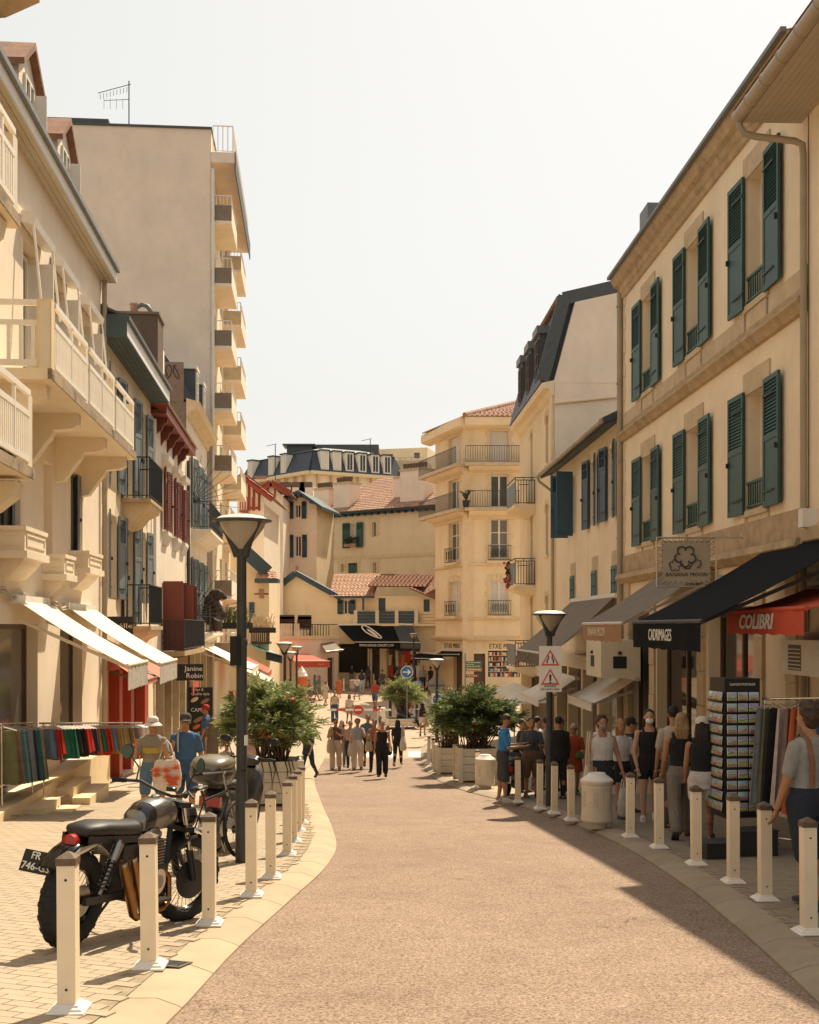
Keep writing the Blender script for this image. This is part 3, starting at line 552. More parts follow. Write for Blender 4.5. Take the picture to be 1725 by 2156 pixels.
# ---- cream house with moulded cornice, iron balconies, spikes and the bear
l4=lineL(48,57.5); r=l4.root('cornice_house','cream house with moulded cornice, iron balconies and fans of iron spikes'); U=l4.uy
ops=[(U(a),U(a+1.2),z0,z1) for a in (49.5,52,54.5) for z0,z1 in ((5.85,8.9),(1.9,4.6),)]+[(U(48.6),U(57),-3,.6,.5)]
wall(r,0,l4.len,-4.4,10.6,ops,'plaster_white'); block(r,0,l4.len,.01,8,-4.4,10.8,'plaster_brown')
for a in (49.5,52,54.5):
    for z0,z1 in ((5.85,8.9),(1.9,4.6)):
        window(r,U(a),U(a+1.2),z0,z1,.2)
        for s,h in ((-1,U(a)),(1,U(a+1.2))): shutter(r,h,z0,z1,.5,s,R(12),'shutter_grey',slats=16,frac=.5,simple=True)
MB().prism([(0,10.2),(-.1,10.22),(-.14,10.4),(-.3,10.5),(-.45,10.55),(-.5,10.75),(-.55,10.8),(0,10.95)][::-1],-.02,l4.len,'x').build('cornice','stone_light',r)
MB().loft([[(-.01,-.35,10.9),(-.01,1.2,13.2),(-.01,6,13.2),(-.01,6,10.8)],[(l4.len,-.35,10.9),(l4.len,1.2,13.2),(l4.len,6,13.2),(l4.len,6,10.8)]]).build('mansard','slate',r)
for a in (50.2,53.4): 
    d_=put('dormer',None,r,(U(a),-.2,0)); MB().box(-.5,.5,0,1.5,11.1,12.5).build('dormer_cheek','zinc_dark',d_); MB().box(-.6,.6,-.08,1.5,12.5,12.62).build('dormer_roof','white_paint',d_); window(d_,-.42,.42,11.15,12.4,-.02)
m=MB()
for k,s in enumerate(('O','L','E','R','K')): pass
for k in range(5):
    y0=.4+k*.3; m.tube([(-.02,y0+.12*math.sin(t*5+k),12.0-.55*0+.28*math.cos(t*4+k*2)) for t in [i/9*1.6 for i in range(10)]],.02,5)
m.build('graffiti','iron',r)
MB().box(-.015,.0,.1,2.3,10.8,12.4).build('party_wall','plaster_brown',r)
def curl_balcony(r,u0,u1,d,z,h,screen=None):
    bl=put('iron_balcony',None,r); MB().prism([(0,z-.02),(-d,z-.02),(-d,z-.14),(-d*.8,z-.2),(-d*.2,z-.55),(0,z-.6)][::-1],u0,u1,'x').build('slab','plaster_white',bl)
    railing(bl,[(u0+.03,-.02),(u0+.03,-d+.04),(u1-.03,-d+.04),(u1-.03,-.02)],z,z+h,'iron_grey',.14,.011); m=MB()
    n=int((u1-u0)/.5)
    for k in range(n):
        x=u0+.25+k*.5; m.tube([(x+.16*math.cos(t)*t/6,-d+.03,z+.5+.3*math.sin(t)*t/6) for t in [i*.6 for i in range(12)]],.012,5)
    for k in range(2): 
        y=-.2-k*.35; m.tube([(u0+.02,y+.14*math.cos(t)*t/6,z+.5+.3*math.sin(t)*t/6) for t in [i*.6 for i in range(12)]],.012,5)
    stuff(m.build('scrollwork','iron_grey',bl))
    if screen: MB().box(u0+.06,u1-.06,-d+.06,-d+.07,z+.05,z+h-.05).build('screen',screen,bl)
    return bl
curl_balcony(r,U(50),U(57),.82,5.85,1.15,'iron_grey'); curl_balcony(r,U(50),U(57),.82,1.45,1.15,'canvas_taupe')
for zc in (6.9,2.2):
    f=put('spike_fan',None,r,(U(49.6),-.05,zc)); s=MB().tube([(0,0,0),(0,0,2.)],[.018,.008],5).mesh('spike','iron_grey')
    for k in range(9): put('spike',s,f,(0,0,0),(R(12+k*10.5),0,0))
    MB().tube([(0,-1.1*math.sin(R(a)),1.1*math.cos(R(a))) for a in range(10,100,10)],.014,5).build('arc',"iron_grey",f)
for a in (48.6,51,53.6,56.6): MB().box(U(a),U(a)+.3,-.04,.3,-3.2,.6).build('shop_pillar','stone_light',r)
MB().box(U(48.6),U(57),.45,.47,-3,.6).build('shop_glass','glass_dark',r)
# ---- tall apartment tower with a blind end wall
lt=Line(-9.7+.083*58,-.083,-1,58,72); r=lt.root('apartment_tower','tall beige apartment tower with a blank end wall and stacked balconies'); U=lt.uy
lev=[21.44-3.06*i for i in range(8)]
ops=[(U(a),U(a+1.6),z+.15,z+2.3,.5) for a in (59.2,63.6,67.5) for z in lev]
wall(r,0,lt.len,-4,26.,ops,'plaster_cream',.5); block(r,0,lt.len,.01,8.6,-4,26.,'plaster_pink','end_wall')
for a in (59.2,63.6,67.5):
    for z in lev: MB().box(U(a),U(a+1.6),.45,.47,z+.15,z+2.3).build('window','glass_mid',r)
MB().box(-.08,lt.len,-.05,8.75,26.,26.1).build('coping','zinc_dark',r); MB().box(.5,5,5.,8.3,26.2,26.55).build('roof_box','zinc_dark',r)
MB().box(-.02,lt.len,-1.15,0,24.4,24.9).build('roof_slab','plaster_pink',r); MB().box(-.03,lt.len,-1.2,-1.15,24.0,24.95).build('roof_fascia','iron_grey',r)
railing(r,[(.05,-.1),(.05,-1.05),(lt.len,-1.05)],24.9,26.2,'white_paint',.22,.02,top=.03)
for a,c in ((58.05,62.3),(66,71.)):
    for z in lev:
        b_=put('balcony',None,r,(U(a),0,z)); L_=c-a
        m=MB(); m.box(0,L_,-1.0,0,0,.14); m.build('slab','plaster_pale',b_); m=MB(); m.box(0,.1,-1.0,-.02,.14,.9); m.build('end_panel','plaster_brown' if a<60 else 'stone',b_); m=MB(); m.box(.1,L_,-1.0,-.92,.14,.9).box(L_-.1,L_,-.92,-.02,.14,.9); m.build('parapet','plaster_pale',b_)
        m=MB(); m.tube([(.05,-.03,1.38),(.05,-.96,1.38),(L_-.05,-.96,1.38)],.025,5)
        for i in range(6): m.bar((.05,lerp(-.1,-.96,i/5),.9),(.05,lerp(-.1,-.96,i/5),1.38),.025,.025)
        for i in range(16): m.bar((lerp(.05,L_-.05,i/15),-.96,.9),(lerp(.05,L_-.05,i/15),-.96,1.38),.025,.025)
        m.build('guard_rail','white_paint',b_)
pipe(r,-.06,-3,24.,'white_paint',.08,y=-.1)
m=MB(); m.tube([(.4,4.,26.2),(.4,4.,28.4)],.03,6)
for k in range(9): m.bar((.4,4.1+k*.16,28.1-k*.05),(.4,4.1+k*.16,27.85-k*.05),.02,.02)
m.bar((.4,3.9,28.25),(.4,5.5,27.75),.025,.025).bar((.4,4,27.5),(.4,5.2,27.4),.02,.02)
for k in range(4): m.bar((.4,4.3+k*.3,27.5),(.4,4.3+k*.3,27.0),.015,.015)
m.build('aerial','iron',r)
# ================================================================ right side of the street
l=lineR(4,19.65); r=l.root('gutter_house','cream house at the right edge under a wide boarded eave with a fat gutter'); U=l.uy
wall(r,0,l.len,-2.6,10.2,[(U(18.2),U(14.4),-1.5,2.0,.4)]+[(U(y+1.1),U(y),z0,z1) for y in (15.2,11) for z0,z1 in ((3.9,6.2),(7.4,9.6))],'plaster_right'); block(r,0,l.len,.01,9,-2.6,10.2,'plaster_right')
for y in (15.2,11):
    for z0,z1 in ((3.9,6.2),(7.4,9.6)): window(r,U(y+1.1),U(y),z0,z1)
n=10; zz=10.2
for i in range(n): MB().box(-.35,l.len,-(i+1)*.1+.003,-i*.1-.003,zz-.02,zz+.02).build('soffit_board','soffit',r)
MB().box(-.36,l.len,-1.0,.2,zz+.02,zz+.2).build('eave_core','soffit',r)
MB().tube([(-.36,-1.08,zz+.06),(l.len,-1.08,zz+.06)],.11,12).build('gutter','gutter',r,40)
sg=MB().lathe([(.118,-.02),(.125,0),(.118,.02)],14).mesh('gutter_joint','gutter')
for i in range(16): put('gutter_joint',sg,r,(.3+i*.75,-1.08,zz+.06),(0,R(90),0))
MB().tube([(-.3,-1.08,zz+.0),(-.3,-1.06,zz-.12),(-.28,-.98,zz-.24),(-.24,-.8,zz-.3),(-.1,-.2,zz-.42),(-.04,-.1,zz-.5),(-.02,-.09,zz-.7),(0.,-.09,-2.2)],.058,10).build('downpipe','gutter',r,50)
MB().prism([(-1.15,zz+.2),(.2,zz+.2),(6,zz+3.4),(6,zz+3.55)],-.4,l.len,'x').build('roof','roof_tile_dark',r)
MB().prism([(0,3.05),(-.2,3.1),(-.25,3.3),(0,3.4)][::-1],.2,l.len,'x').build('cornice','stone',r)
MB().box(.45,.65,-.35,-.1,3.3,3.6).build('electric_box','white_plastic',r)
MB().box(U(19.3),U(15.5),-.28,.0,1.1,1.62).build('fascia_board','sign_cream',r)
m=MB()
for i in range(7): m.box(U(19.2),U(16),-.2,-.16,2.25+i*.11,2.32+i*.11)
m.build('slatted_sign_board','white_paint',r)
p=put('box_panel',None,r); MB().box(U(19.2),U(15.9),-.62,-.3,.95,1.5).build('panel','white_paint',p)
for a,b,rows in ((18.9,18.35,6),(16.9,16.55,9)):
    MB().box(U(a),U(b),-.625,-.6,1.02,1.42).build('vent_back','iron_grey',p)
    for i in range(rows): MB().bar((U(a),-.635,1.05+i*.36/rows),(U(b),-.635,1.05+i*.36/rows),.012,.02).build('vent_slat','cream_paint',p)
MB().box(U(18.2),U(14.4),.38,.4,-1.5,2).build('shop_glass','glass_dark',r)
for a in (18.4,14.4): MB().box(U(a),U(a)+.3,-.1,.2,-2,1.0).build('stone_pier','stone',r)
# ---- house with green shutters
l=lineR(19.7,33.8); r=l.root('green_shutter_house','three storey cream house with tall green shutters and stone bands'); U=l.uy
wc=(30.82,26.5,22.25)
ops=[(U(y+.58),U(y-.58),z0,z1) for y in wc for z0,z1 in ((7.85,10.3),(3.92,6.15))]+[(U(33),U(30.6),-2.6,2.1,.35),(U(29.9),U(26.2),-2.6,2.1,.35),(U(25.4),U(22.4),-2.4,2.1,.35)]
wall(r,0,l.len,-3.6,11.2,ops,'plaster_right',.34); block(r,0,l.len,.01,9,-3.6,11.2,'plaster_right')
for y in wc:
    for z0,z1 in ((7.85,10.3),(3.92,6.15)):
        a,b=U(y+.58),U(y-.58); window(r,a,b,z0,z1,.3,rows=3,gm='glass_mid')
        s=put('window_surround',None,r); MB().box(a-.17,a,-.03,.0,z0-.0,z1).build('jamb','stone',s); MB().box(b,b+.17,-.03,0,z0,z1).build('jamb','stone',s); MB().box(a-.17,b+.17,-.035,0,z1,z1+.42).build('lintel','stone',s); MB().box(a-.1,b+.1,-.06,.3,z0-.12,z0).build('sill','stone',s)
        MB().box(a-.12,a+.02,-.028,0,z0-.5,z0-.12).build('apron_pier','stone',s); MB().box(b-.02,b+.12,-.028,0,z0-.5,z0-.12).build('apron_pier','stone',s)
        for sd,h in ((-1,a-.01),(1,b+.01)): shutter(r,h,z0-.05,z1+.06,.86,sd,R(1.5),'shutter_green',y=-.05,slats=15,frac=.47,thick=.05)
        g=put('window_guard',None,r); m=MB(); m.box(a,b,-.02,.03,z0+.5,z0+.55).box(a,b,-.02,.03,z0+.06,z0+.1); m.build('guard_rail','shutter_green',g); bm=MB().box(-.015,.015,-.012,.012,0,.4).mesh('baluster','shutter_green')
        for i in range(9): put('baluster',bm,g,(lerp(a+.06,b-.06,i/8),.005,z0+.1))
MB().prism([(0,11.0),(-.06,11.02),(-.09,11.12),(-.13,11.16),(-.16,11.3),(-.26,11.36),(-.34,11.5),(-.36,11.62),(0,11.7)][::-1],-.06,l.len,'x').build('cornice','stone_dirty',r)
MB().prism([(-.4,11.6),(0,11.68),(3.2,13.8),(7,11.7),(7,11.6)],-.1,l.len,'x').build('roof','zinc_dark',r); MB().box(-.08,l.len,-.46,-.36,11.58,11.66).build('gutter','zinc',r)
MB().box(2.0,2.9,.0,.7,11.6,12.75).build('roof_vent','zinc',r)
MB().prism([(0,7.4),(-.03,7.4),(-.03,7.22),(-.16,7.2),(-.2,7.12),(-.14,7.06),(-.08,6.96),(0,6.94)],-.02,l.len,'x').build('string_course','stone_dirty',r)
MB().box(0,l.len,-.028,0,7.4,7.72).build('band','stone',r)
MB().prism([(0,3.7),(-.04,3.7),(-.04,3.2),(-.2,3.18),(-.24,3.05),(-.1,2.92),(0,2.9)],-.02,l.len,'x').build('string_course','stone_dirty',r)
for i in range(22):
    w_=.34 if i%2 else .2; MB().box(.0,w_,-.022,.0,3.75+i*.335,3.75+i*.335+.325).build('quoin','stone_light',r)
pipe(r,-.02,-3,11.2,'gutter',.085,y=-.1)
for a,b in ((33,30.6),(29.9,26.2),(25.4,22.4)):
    s=put('shop_window',None,r); m=MB(); c=(U(a)+U(b))/2
    m.box(U(a),U(a)+.08,.25,.34,-2.6,2.1).box(U(b)-.08,U(b),.25,.34,-2.6,2.1).box(c-.05,c+.05,.25,.34,-2.6,2.1).box(U(a)+.08,U(b)-.08,.25,.34,1.9,2.1).box(U(a)+.08,U(b)-.08,.25,.34,-2.6,-2.1); m.build('frame','frame_brown',s); MB().box(U(a)+.08,c-.05,.3,.31,-2.1,1.9).build('pane','glass_dark',s); MB().box(c+.05,U(b)-.08,.3,.31,-2.1,1.9).build('pane','glass_dark',s)
for a in (33.4,30.5,26.1,22.3,20.6):
    b=put('pier',None,r)
    for k in range(8): MB().box(U(a),U(a)+.5,-.06-.01*(k%2),.05,-3+k*.75,-3+k*.75+.735).build('stone_block','stone',b)
# ---- lower house with blue shutters
l=lineR(33.8,46.2); r=l.root('blue_shutter_house','low cream house with blue-green shutters and a dark slate eave'); U=l.uy
w2=[(34.9,35.9),(37.75,38.75),(41.7,42.7)]
lo=[(34.5,35.2),(37.6,38.3),(41.6,42.3)]
ops=[(U(b),U(a),5.0,7.05) for a,b in w2]+[(U(b),U(a),2.65,3.45) for a,b in lo]+[(U(45.5),U(34.5),-3,.3,.5)]
wall(r,0,l.len,-4,7.75,ops,'plaster_right'); block(r,0,l.len,.01,8,-4,7.75,'plaster_right')
for i,(a,b) in enumerate(w2):
    window(r,U(b),U(a),5,7.05,.22); an=R(8) if i<2 else R(75)
    for sd,h in ((-1,U(b)),(1,U(a))): shutter(r,h,4.9,7.15,.62,sd,an,'shutter_blue',y=-.06,slats=12,frac=.28)
for a,b in lo:
    MB().box(U(b)-.14,U(a)+.14,-.02,.0,2.2,3.95).build('stone_surround','stone',r); c=(U(a)+U(b))/2
    for x0,x1 in ((U(b),c-.01),(c+.01,U(a))): shutter(r,x0,2.6,3.5,x1-x0,1,0,'shutter_teal',y=-.03,slats=13,frac=.97)
MB().prism([(0,7.72),(-.55,7.5),(-.6,7.56),(-.6,7.66),(0,7.95),(3.6,9.6),(7,8),(7,7.72)][::-1],.0,l.len+.0,'x').build('roof','slate',r)
MB().prism([(.0,7.70),(-.54,7.48),(-.54,7.45),(.0,7.66)],.02,l.len-.02,'x').build('soffit','teal_wood',r); MB().tube([(-.1,-.64,7.56),(l.len,-.64,7.56)],.075,10).build('gutter','gutter',r,40)
MB().tube([(.02,-.64,7.5),(.05,-.6,7.35),(.12,-.35,7.15),(.18,-.12,6.95),(.2,-.09,6.6),(.2,-.09,-3)],.05,8).build('downpipe','gutter',r,50)
for a in (45.6,43,40.2,37.4,34.6): MB().box(U(a),U(a)+.32,-.05,.3,-3.4,.3).build('shop_pillar','plaster_cream',r)
MB().box(U(45.5),U(34.5),.45,.47,-3,.3).build('shop_glass','glass_mid',r); MB().box(U(45.8),U(34.2),-.2,.2,.3,.75).build('shop_fascia','cream_paint',r)
b=put('sign_box',None,r); MB().box(U(33.6)-.0,U(31.5),-1.1,-.05,.35,1.35).build('box','cream_paint',b); MB().box(U(32.9),U(32.45),-1.112,-1.1,.62,.92).build('bag_emblem','iron',b); MB().lathe([(.05,0),(.06,.05),(.02,.09)],8,(U(32.67),-1.11,.97)).build('bag_emblem','iron',b)
# the emblem as it shows on the end that faces up the street
e=U(31.5); MB().box(e,e+.012,-.78,-.42,.6,.92).build('bag_emblem','iron',b); MB().lathe([(.05,0),(.06,.05),(.02,.09)],8,(e+.006,-.6,.97)).build('bag_emblem','iron',b)
# ---- mansard house with corner balconies
l=lineR(46.2,56.5); r=l.root('mansard_house','beige house with steep slate mansard, arched windows and end balconies'); U=l.uy
ar=[(47.7,48.4),(52.2,52.8)]
ops=[(U(b),U(a),z0,z1) for a,b in ar for z0,z1 in ((8.3,10.3),(4.6,6.7),(1.4,3.0))]+[(U(56),U(47),-3.2,-.4,.5)]
wall(r,0,l.len,-4.5,11.2,ops,'plaster_gold',.3); block(r,0,l.len,.01,9,-4.5,11.2,'plaster_pink','end_wall')
for a,b in ar:
    for z0,z1 in ((8.3,10.3),(4.6,6.7),(1.4,3.0)):
        c=(U(a)+U(b))/2; hw=(U(a)-U(b))/2; window(r,U(b),U(a),z0,z1,.25,gm='glass_mid',cols=1)
        m=MB(); k=9; inn=[(c+hw*math.cos(math.pi*i/k),z1-hw+hw*math.sin(math.pi*i/k)) for i in range(k+1)]
        for i in range(k): 
            (x,z),(x2,z2)=inn[i],inn[i+1]; m.quad((x,-.003,z),(x2,-.003,z2),(x2,-.003,z1+.01),(x,-.003,z1+.01))
        m.build('arch_head','plaster_gold',r); m=MB(); o=[(c+(hw+.16)*math.cos(math.pi*i/k),z1-hw+(hw+.16)*math.sin(math.pi*i/k)) for i in range(k+1)]; m.tube([(x,-.02,z) for x,z in o],.03,5); m.build('arch_moulding','plaster_gold',r,60)
        MB().box(c-hw-.1,c+hw+.1,-.08,.2,z0-.1,z0).build('sill','plaster_gold',r)
MB().prism([(0,10.7),(-.1,10.75),(-.2,10.95),(-.42,11.0),(-.48,11.2),(0,11.3)][::-1],-.05,l.len,'x').build('cornice','plaster_gold',r)
MB().prism([(-.5,11.25),(.35,14.55),(5,15.6),(9,15.6),(9,11.2),(0,11.2)][::-1],-.0,l.len-.28,'x').build('mansard','slate',r)
MB().prism([(-.02,11.2),(.82,14.35),(5,15.3),(9,15.3),(9,11.2)][::-1],l.len-.3,l.len+.012,'x').build('gable_wall','plaster_pink',r)
m=MB(); m.bar((l.len-.1,-.45,11.3),(l.len-.1,.42,14.6),.5,.16,(1,0,0)).bar((l.len-.1,.38,14.5),(l.len-.1,5.2,15.66),.5,.14,(1,0,0)); m.build('flashing','zinc_dark',r)
m=MB()
for i in range(44): m.box(lerp(0,l.len-.4,i/44),lerp(0,l.len-.4,i/44)+.14,.18,.42,14.52,14.72)
m.build('ridge_crest','roof_tile_dark',r)
for a in (48.3,50.9,53.5):
    d_=put('dormer',None,r,(U(a),-.35,0)); MB().box(-.55,.55,.0,1.3,11.5,13.55).build('cheek','zinc_dark',d_); MB().box(-.66,.66,-.12,1.5,13.5,13.8).build('roof','zinc',d_); window(d_,-.42,.42,11.7,13.3,-.03,'frame_brown','glass_mid'); MB().box(-.52,-.46,-.04,.0,11.5,13.5).build('edge_strip','zinc',d_)
MB().tube([(l.len+.06,-.0,10.4),(l.len+.06,4.2,10.85)],.06,8).build('wall_pipe','plaster_gold',r); pipe(r,l.len-.1,-3,10.7,'plaster_gold',.06)
for z in (7.0,3.5,-.05):
    bl=put('end_balcony',None,r); u0,u1=U(54.3),U(51.3)
    MB().prism([(0,z),(-.9,z),(-.9,z-.12),(-.75,z-.2),(-.1,z-.42),(0,z-.42)][::-1],u0,u1,'x').build('slab','plaster_gold',bl)
    MB().box(u0+.02,u1-.02,-.87,-.855,z+.08,z+1.0).build('screen','shutter_grey',bl)
    b_=MB(); x=u1-.04
    for zz in (z+.06,z+1.05,z+1.16): b_.box(x-.02,x+.02,-.88,-.02,zz-.018,zz+.018)
    for i in range(8): b_.box(x-.014,x+.014,-.86+i*.118-.014,-.86+i*.118+.014,z+.06,z+(1.05 if i%3 else 1.16))
    b_.box(x-.015,x+.015,-.7,-.3,z+.84,z+.87).box(u0,u1,-.89,-.85,z+1.13,z+1.17); b_.build('railing','iron_grey',bl)
fl=thing('geranium_box','red geraniums spilling over a beige end balcony','flowers',W(1074,1205,53.6)); m=MB(); m2=MB()
for i in range(70):
    p=V((rnd.gauss(-.05,.09),rnd.gauss(0,.35),rnd.uniform(-.75,.45))); (m if rnd.random()<.75 else m2).ell(p,.07,.07,.06,5,4)
m.build('flower_cluster','flower_red',fl); m2.build('foliage','leaf_dark',fl); MB().box(-.12,.2,-.7,.7,-.35,-.1).build('trough','roof_tile_dark',fl)
# ================================================================ head of the street
def pt(px,Y): return ((px-CX)/F*Y,Y)
def zat(py,Y): return EYE+(HY-py)/F*Y
# ---- corner house with the bookshop
sb=Seg(pt(987,80),pt(1135,80)); sa=Seg(pt(917,86.5),pt(987,80))
er=thing('corner_house','tall ochre corner house with wrapped balconies above a bookshop','building',(0,0,0))
rows=[(12.75,14.9),(9.75,11.95),(6.3,9.0),(2.6,4.85)]
for sg,wx in ((sa,((946,967),)),(sb,((1032,1071),))):
    f=sub(er,'facade',sg.A,sg.rz); w_=[(sg.u(a),sg.u(b)) for a,b in wx]
    ops=[(a,b,z0,z1) for a,b in w_ for z0,z1 in rows]; gl=[(sg.u(1028),sg.u(1100),-1.7,.1,.3),(sg.u(992),sg.u(1022),-3.0,-.1,.3)] if sg is sb else [(sg.u(955),sg.u(973),-3.,0,.3)]
    wall(f,0,sg.len,-4,15.2,ops+gl,'plaster_gold',.3); 
    for i,(z0,z1) in enumerate(rows):
        for a,b in w_:
            if i==0: MB().box(a,b,.18,.2,z0,z1).build('roller_shutter','roller',f)
            else: window(f,a,b,z0,z1,.24,rows=[1,1,3,3][i],gm='glass_mid' if i<3 else 'curtain',fw=.1,bar=.06)
            n=6
            for k in range(n):
                e=.34 if k%2 else .2; zz=lerp(z0,z1,k/n); MB().box(a-e,a,-.035,0,zz,lerp(z0,z1,(k+1)/n)-.02).build('quoin','stone_light',f); MB().box(b,b+e,-.035,0,zz,lerp(z0,z1,(k+1)/n)-.02).build('quoin','stone_light',f)
            for k in range(5):
                x0=lerp(a-.2,b+.2,k/5); x1=lerp(a-.2,b+.2,(k+1)/5)-.02; t=.08*(1-abs(k-2)/2); MB().box(x0,x1,-.04-t*.3,0,z1+.01,z1+.38+t).build('voussoir','stone_light',f)
            if i>1:
                g=put('window_balconet',None,f); m=MB(); h0=z0-.15
                m.box(a-.15,b+.15,-.32,-.29,h0+1.0,h0+1.04).box(a-.15,b+.15,-.32,-.29,h0+.04,h0+.08)
                for k in range(10): x=lerp(a-.13,b+.13,k/9); m.box(x-.012,x+.012,-.315,-.295,h0+.06,h0+1.0)
                for k in range(4): cx=lerp(a,b,(k+.5)/4); m.tube([(cx+.13*math.cos(t),-.305,h0+.55+.3*math.sin(t*2)) for t in [q*.6 for q in range(12)]],.015,5)
                m.build('ironwork','iron',g); MB().box(a-.25,b+.25,-.4,0,h0-.18,h0).build('sill','stone_light',g)
    for z in (12.65,9.65):
        bl=put('balcony',None,f); a0=.0; MB().box(-.9 if sg is sa else -.3,sg.len+(.3 if sg is sa else 0),-1.05,0,z-.2,z).build('slab','stone',bl); MB().prism([(0,z-.2),(-.8,z-.2),(-.5,z-.4),(0,z-.55)][::-1],0,sg.len,'x').build('cove','plaster_gold',bl)
        railing(bl,[(-.8 if sg is sa else -.25,-1.0),(sg.len+(.2 if sg is sa else 0),-1.0)],z,z+1.12,'iron_grey',.16,.012,top=.025)
    MB().box(-.4,.35,-.04,.0,-3,15.2).build('pilaster','stone_light',f) if sg is sb else None
    MB().prism([(0,15.0),(-.5,15.1),(-.75,15.2),(-.75,15.75),(0,15.75)][::-1],-1.1 if sg is sa else -.28,sg.len+.3,'x').build('cornice','plaster_gold',f)
    for z in (9.05,5.9,2.25,.95): MB().prism([(0,z-.1),(-.12,z-.06),(-.16,z+.08),(0,z+.12)][::-1],0,sg.len,'x').build('string_course','stone_light',f)
    MB().prism([(0,.75),(-.3,.8),(-.4,.98),(0,1.05)][::-1],-.2,sg.len,'x').build('shop_cornice','stone_light',f)
    if sg is sb:
        for t_,x,w2_ in (('ETXE PEIO',1057,sg.u(1083)-sg.u(1030)),): text(t_,.33,'iron',f,TX((sg.u(x),-.03,.38),(1,0,0),(0,-1,0)),width=w2_)
        for x0 in (993,1016): MB().box(sg.u(x0),sg.u(x0+9),-.03,0,.12,.62).build('panel','stone_light',f)
        sh=put('bookshop_window',None,f); MB().box(sg.u(1028),sg.u(1100),.28,.3,-1.7,.1).build('shelf_back','interior',sh); cols=['sign_white','sign_blue','sign_red','sign_cream','sign_green','letter_cream','sign_black']
        for q in range(5):
            MB().box(sg.u(1028),sg.u(1100),.02,.28,-1.7+q*.36,-1.67+q*.36).build('shelf','stone_light',sh); x=sg.u(1028)+.05
            while x<sg.u(1100)-.1: w3_=rnd.uniform(.05,.16); MB().box(x,x+w3_-.015,.06,.2,-1.66+q*.36,-1.66+q*.36+rnd.uniform(.18,.29)).build('book',rnd.choice(cols),sh); x+=w3_
        MB().box(sg.u(992),sg.u(1022),.25,.28,-3,-.1).build('door','frame_brown',f)
    else:
        text('ETXE PEIO',.3,'iron',f,TX((sg.u(953),-.03,.38),(1,0,0),(0,-1,0)),width=sg.u(969)-sg.u(937)); MB().box(sg.u(955),sg.u(973),.25,.28,-3,0).build('door','frame_brown',f)
b=MB(); A=V((*pt(917,86.5),0));Bp=V((*pt(987,80),0));C=V((*pt(1135,80),0)); D=V((C.x+2,100,0)); E_=V((A.x+4,100,0))
n=b.av([(p.x,p.y,z) for z in (-4,15.2) for p in (A,E_,D,C)]); b.af(n,n+1,n+5,n+4); b.af(n+2,n+3,n+7,n+6); b.build('side_wall','plaster_gold',er)
top=V((C.x+1.5,90,20.3)); o=.8
tiles(er,(Bp.x-.3,Bp.y-o,15.75),(C.x+2,C.y-o,15.75),(C.x+2,90,18.9),(C.x+.6,90,18.9),'roof_tile',.32,.42,.05); tiles(er,(A.x-o*1.2,A.y,15.75),(Bp.x-.3,Bp.y-o,15.75),(C.x+.6,90,18.9),(C.x+.6,91,18.9),'roof_tile',.32,.42,.05); ridge(er,(Bp.x-.3,Bp.y-o,15.85),(C.x+.6,90,19.0),r=.16)
pl=thing('balcony_plant','spiky potted plant on the middle balcony of the ochre corner house','plant',W(1053-10-0,1068,79.2)+V((-1.95,0,0))); MB().lathe([(.18,0),(.26,.45),(.2,.45)],8).build('pot','iron',pl); m=MB()
for i in range(26): a=rnd.uniform(0,6.3); q=rnd.uniform(.3,.7); m.tube([(0,0,.45),(q*.5*math.cos(a),q*.5*math.sin(a),.45+q),(q*math.cos(a),q*math.sin(a),.5+q*.9)],[.03,.03,.004],4)
m.build('leaves','leaf_dark',pl)
# ---- long house with tall chimneys
s=Seg(pt(660,108),pt(935,99)); r=s.root('chimney_house','long yellow house with red tile roof and four tall plaster chimneys')
zt=zat(1087,108); wins=[(675,698,950+81,0)]
W_=[(s.u(677),s.u(697),zat(1157,107.5),zat(1107,107.5)),(s.u(738),s.u(752),zat(1152,105.5),zat(1104,105.5)),(s.u(784),s.u(792),zat(1131,104),zat(1100,104)),(s.u(675),s.u(692),zat(1215,107.5),zat(1190,107.5)),(s.u(719),s.u(724),zat(1205,106),zat(1188,106)),(s.u(735),s.u(752),zat(1207,105.6),zat(1186,105.6)),(s.u(786),s.u(792),zat(1210,104),zat(1185,104))]
wall(r,0,s.len,-3,zt,W_,'plaster_yellow',.3); block(r,0,s.len,.01,9,-3,zt,'plaster_yellow')
for i,(a,b_,z0,z1) in enumerate(W_):
    window(r,a,b_,z0,z1,.22,cols=1 if i in (2,4,6) else 2,rows=1,gm='curtain' if i==1 else 'glass_mid')
    n=6
    for k in range(n): e=.42 if k%2 else .25; MB().box(a-e,a,-.03,0,lerp(z0,z1,k/n),lerp(z0,z1,(k+1)/n)-.02).build('quoin','stone_light',r); MB().box(b_,b_+e,-.03,0,lerp(z0,z1,k/n),lerp(z0,z1,(k+1)/n)-.02).build('quoin','stone_light',r)
    MB().box(a-.4,b_+.4,-.03,0,z1,z1+.35).build('lintel','stone_light',r)
    if i in (0,3,5):
        for sd,h in ((1,a),(-1,b_)): shutter(r,h,z0,z1,(b_-a)/2-.01,sd,0,'shutter_green',y=-.04,slats=8,frac=.3,simple=True)
    if i==1:
        for sd,h in ((-1,a),(1,b_)): shutter(r,h,z0-.1,z1+.1,.8,sd,R(6),'shutter_green',y=-.05,slats=8,frac=.3,simple=True)
MB().box(0,s.len,-.05,0,zat(1176,104),zat(1169,104)).build('string_course','stone_light',r)
for k in range(int(s.len/.75)): MB().box(k*.75,k*.75+.35,-.45,0,zt-.28,zt-.08).build('rafter_end','navy_paint',r)
MB().box(-.3,s.len,-.62,.0,zt-.08,zt+.08).build('eave_board','navy_paint',r)
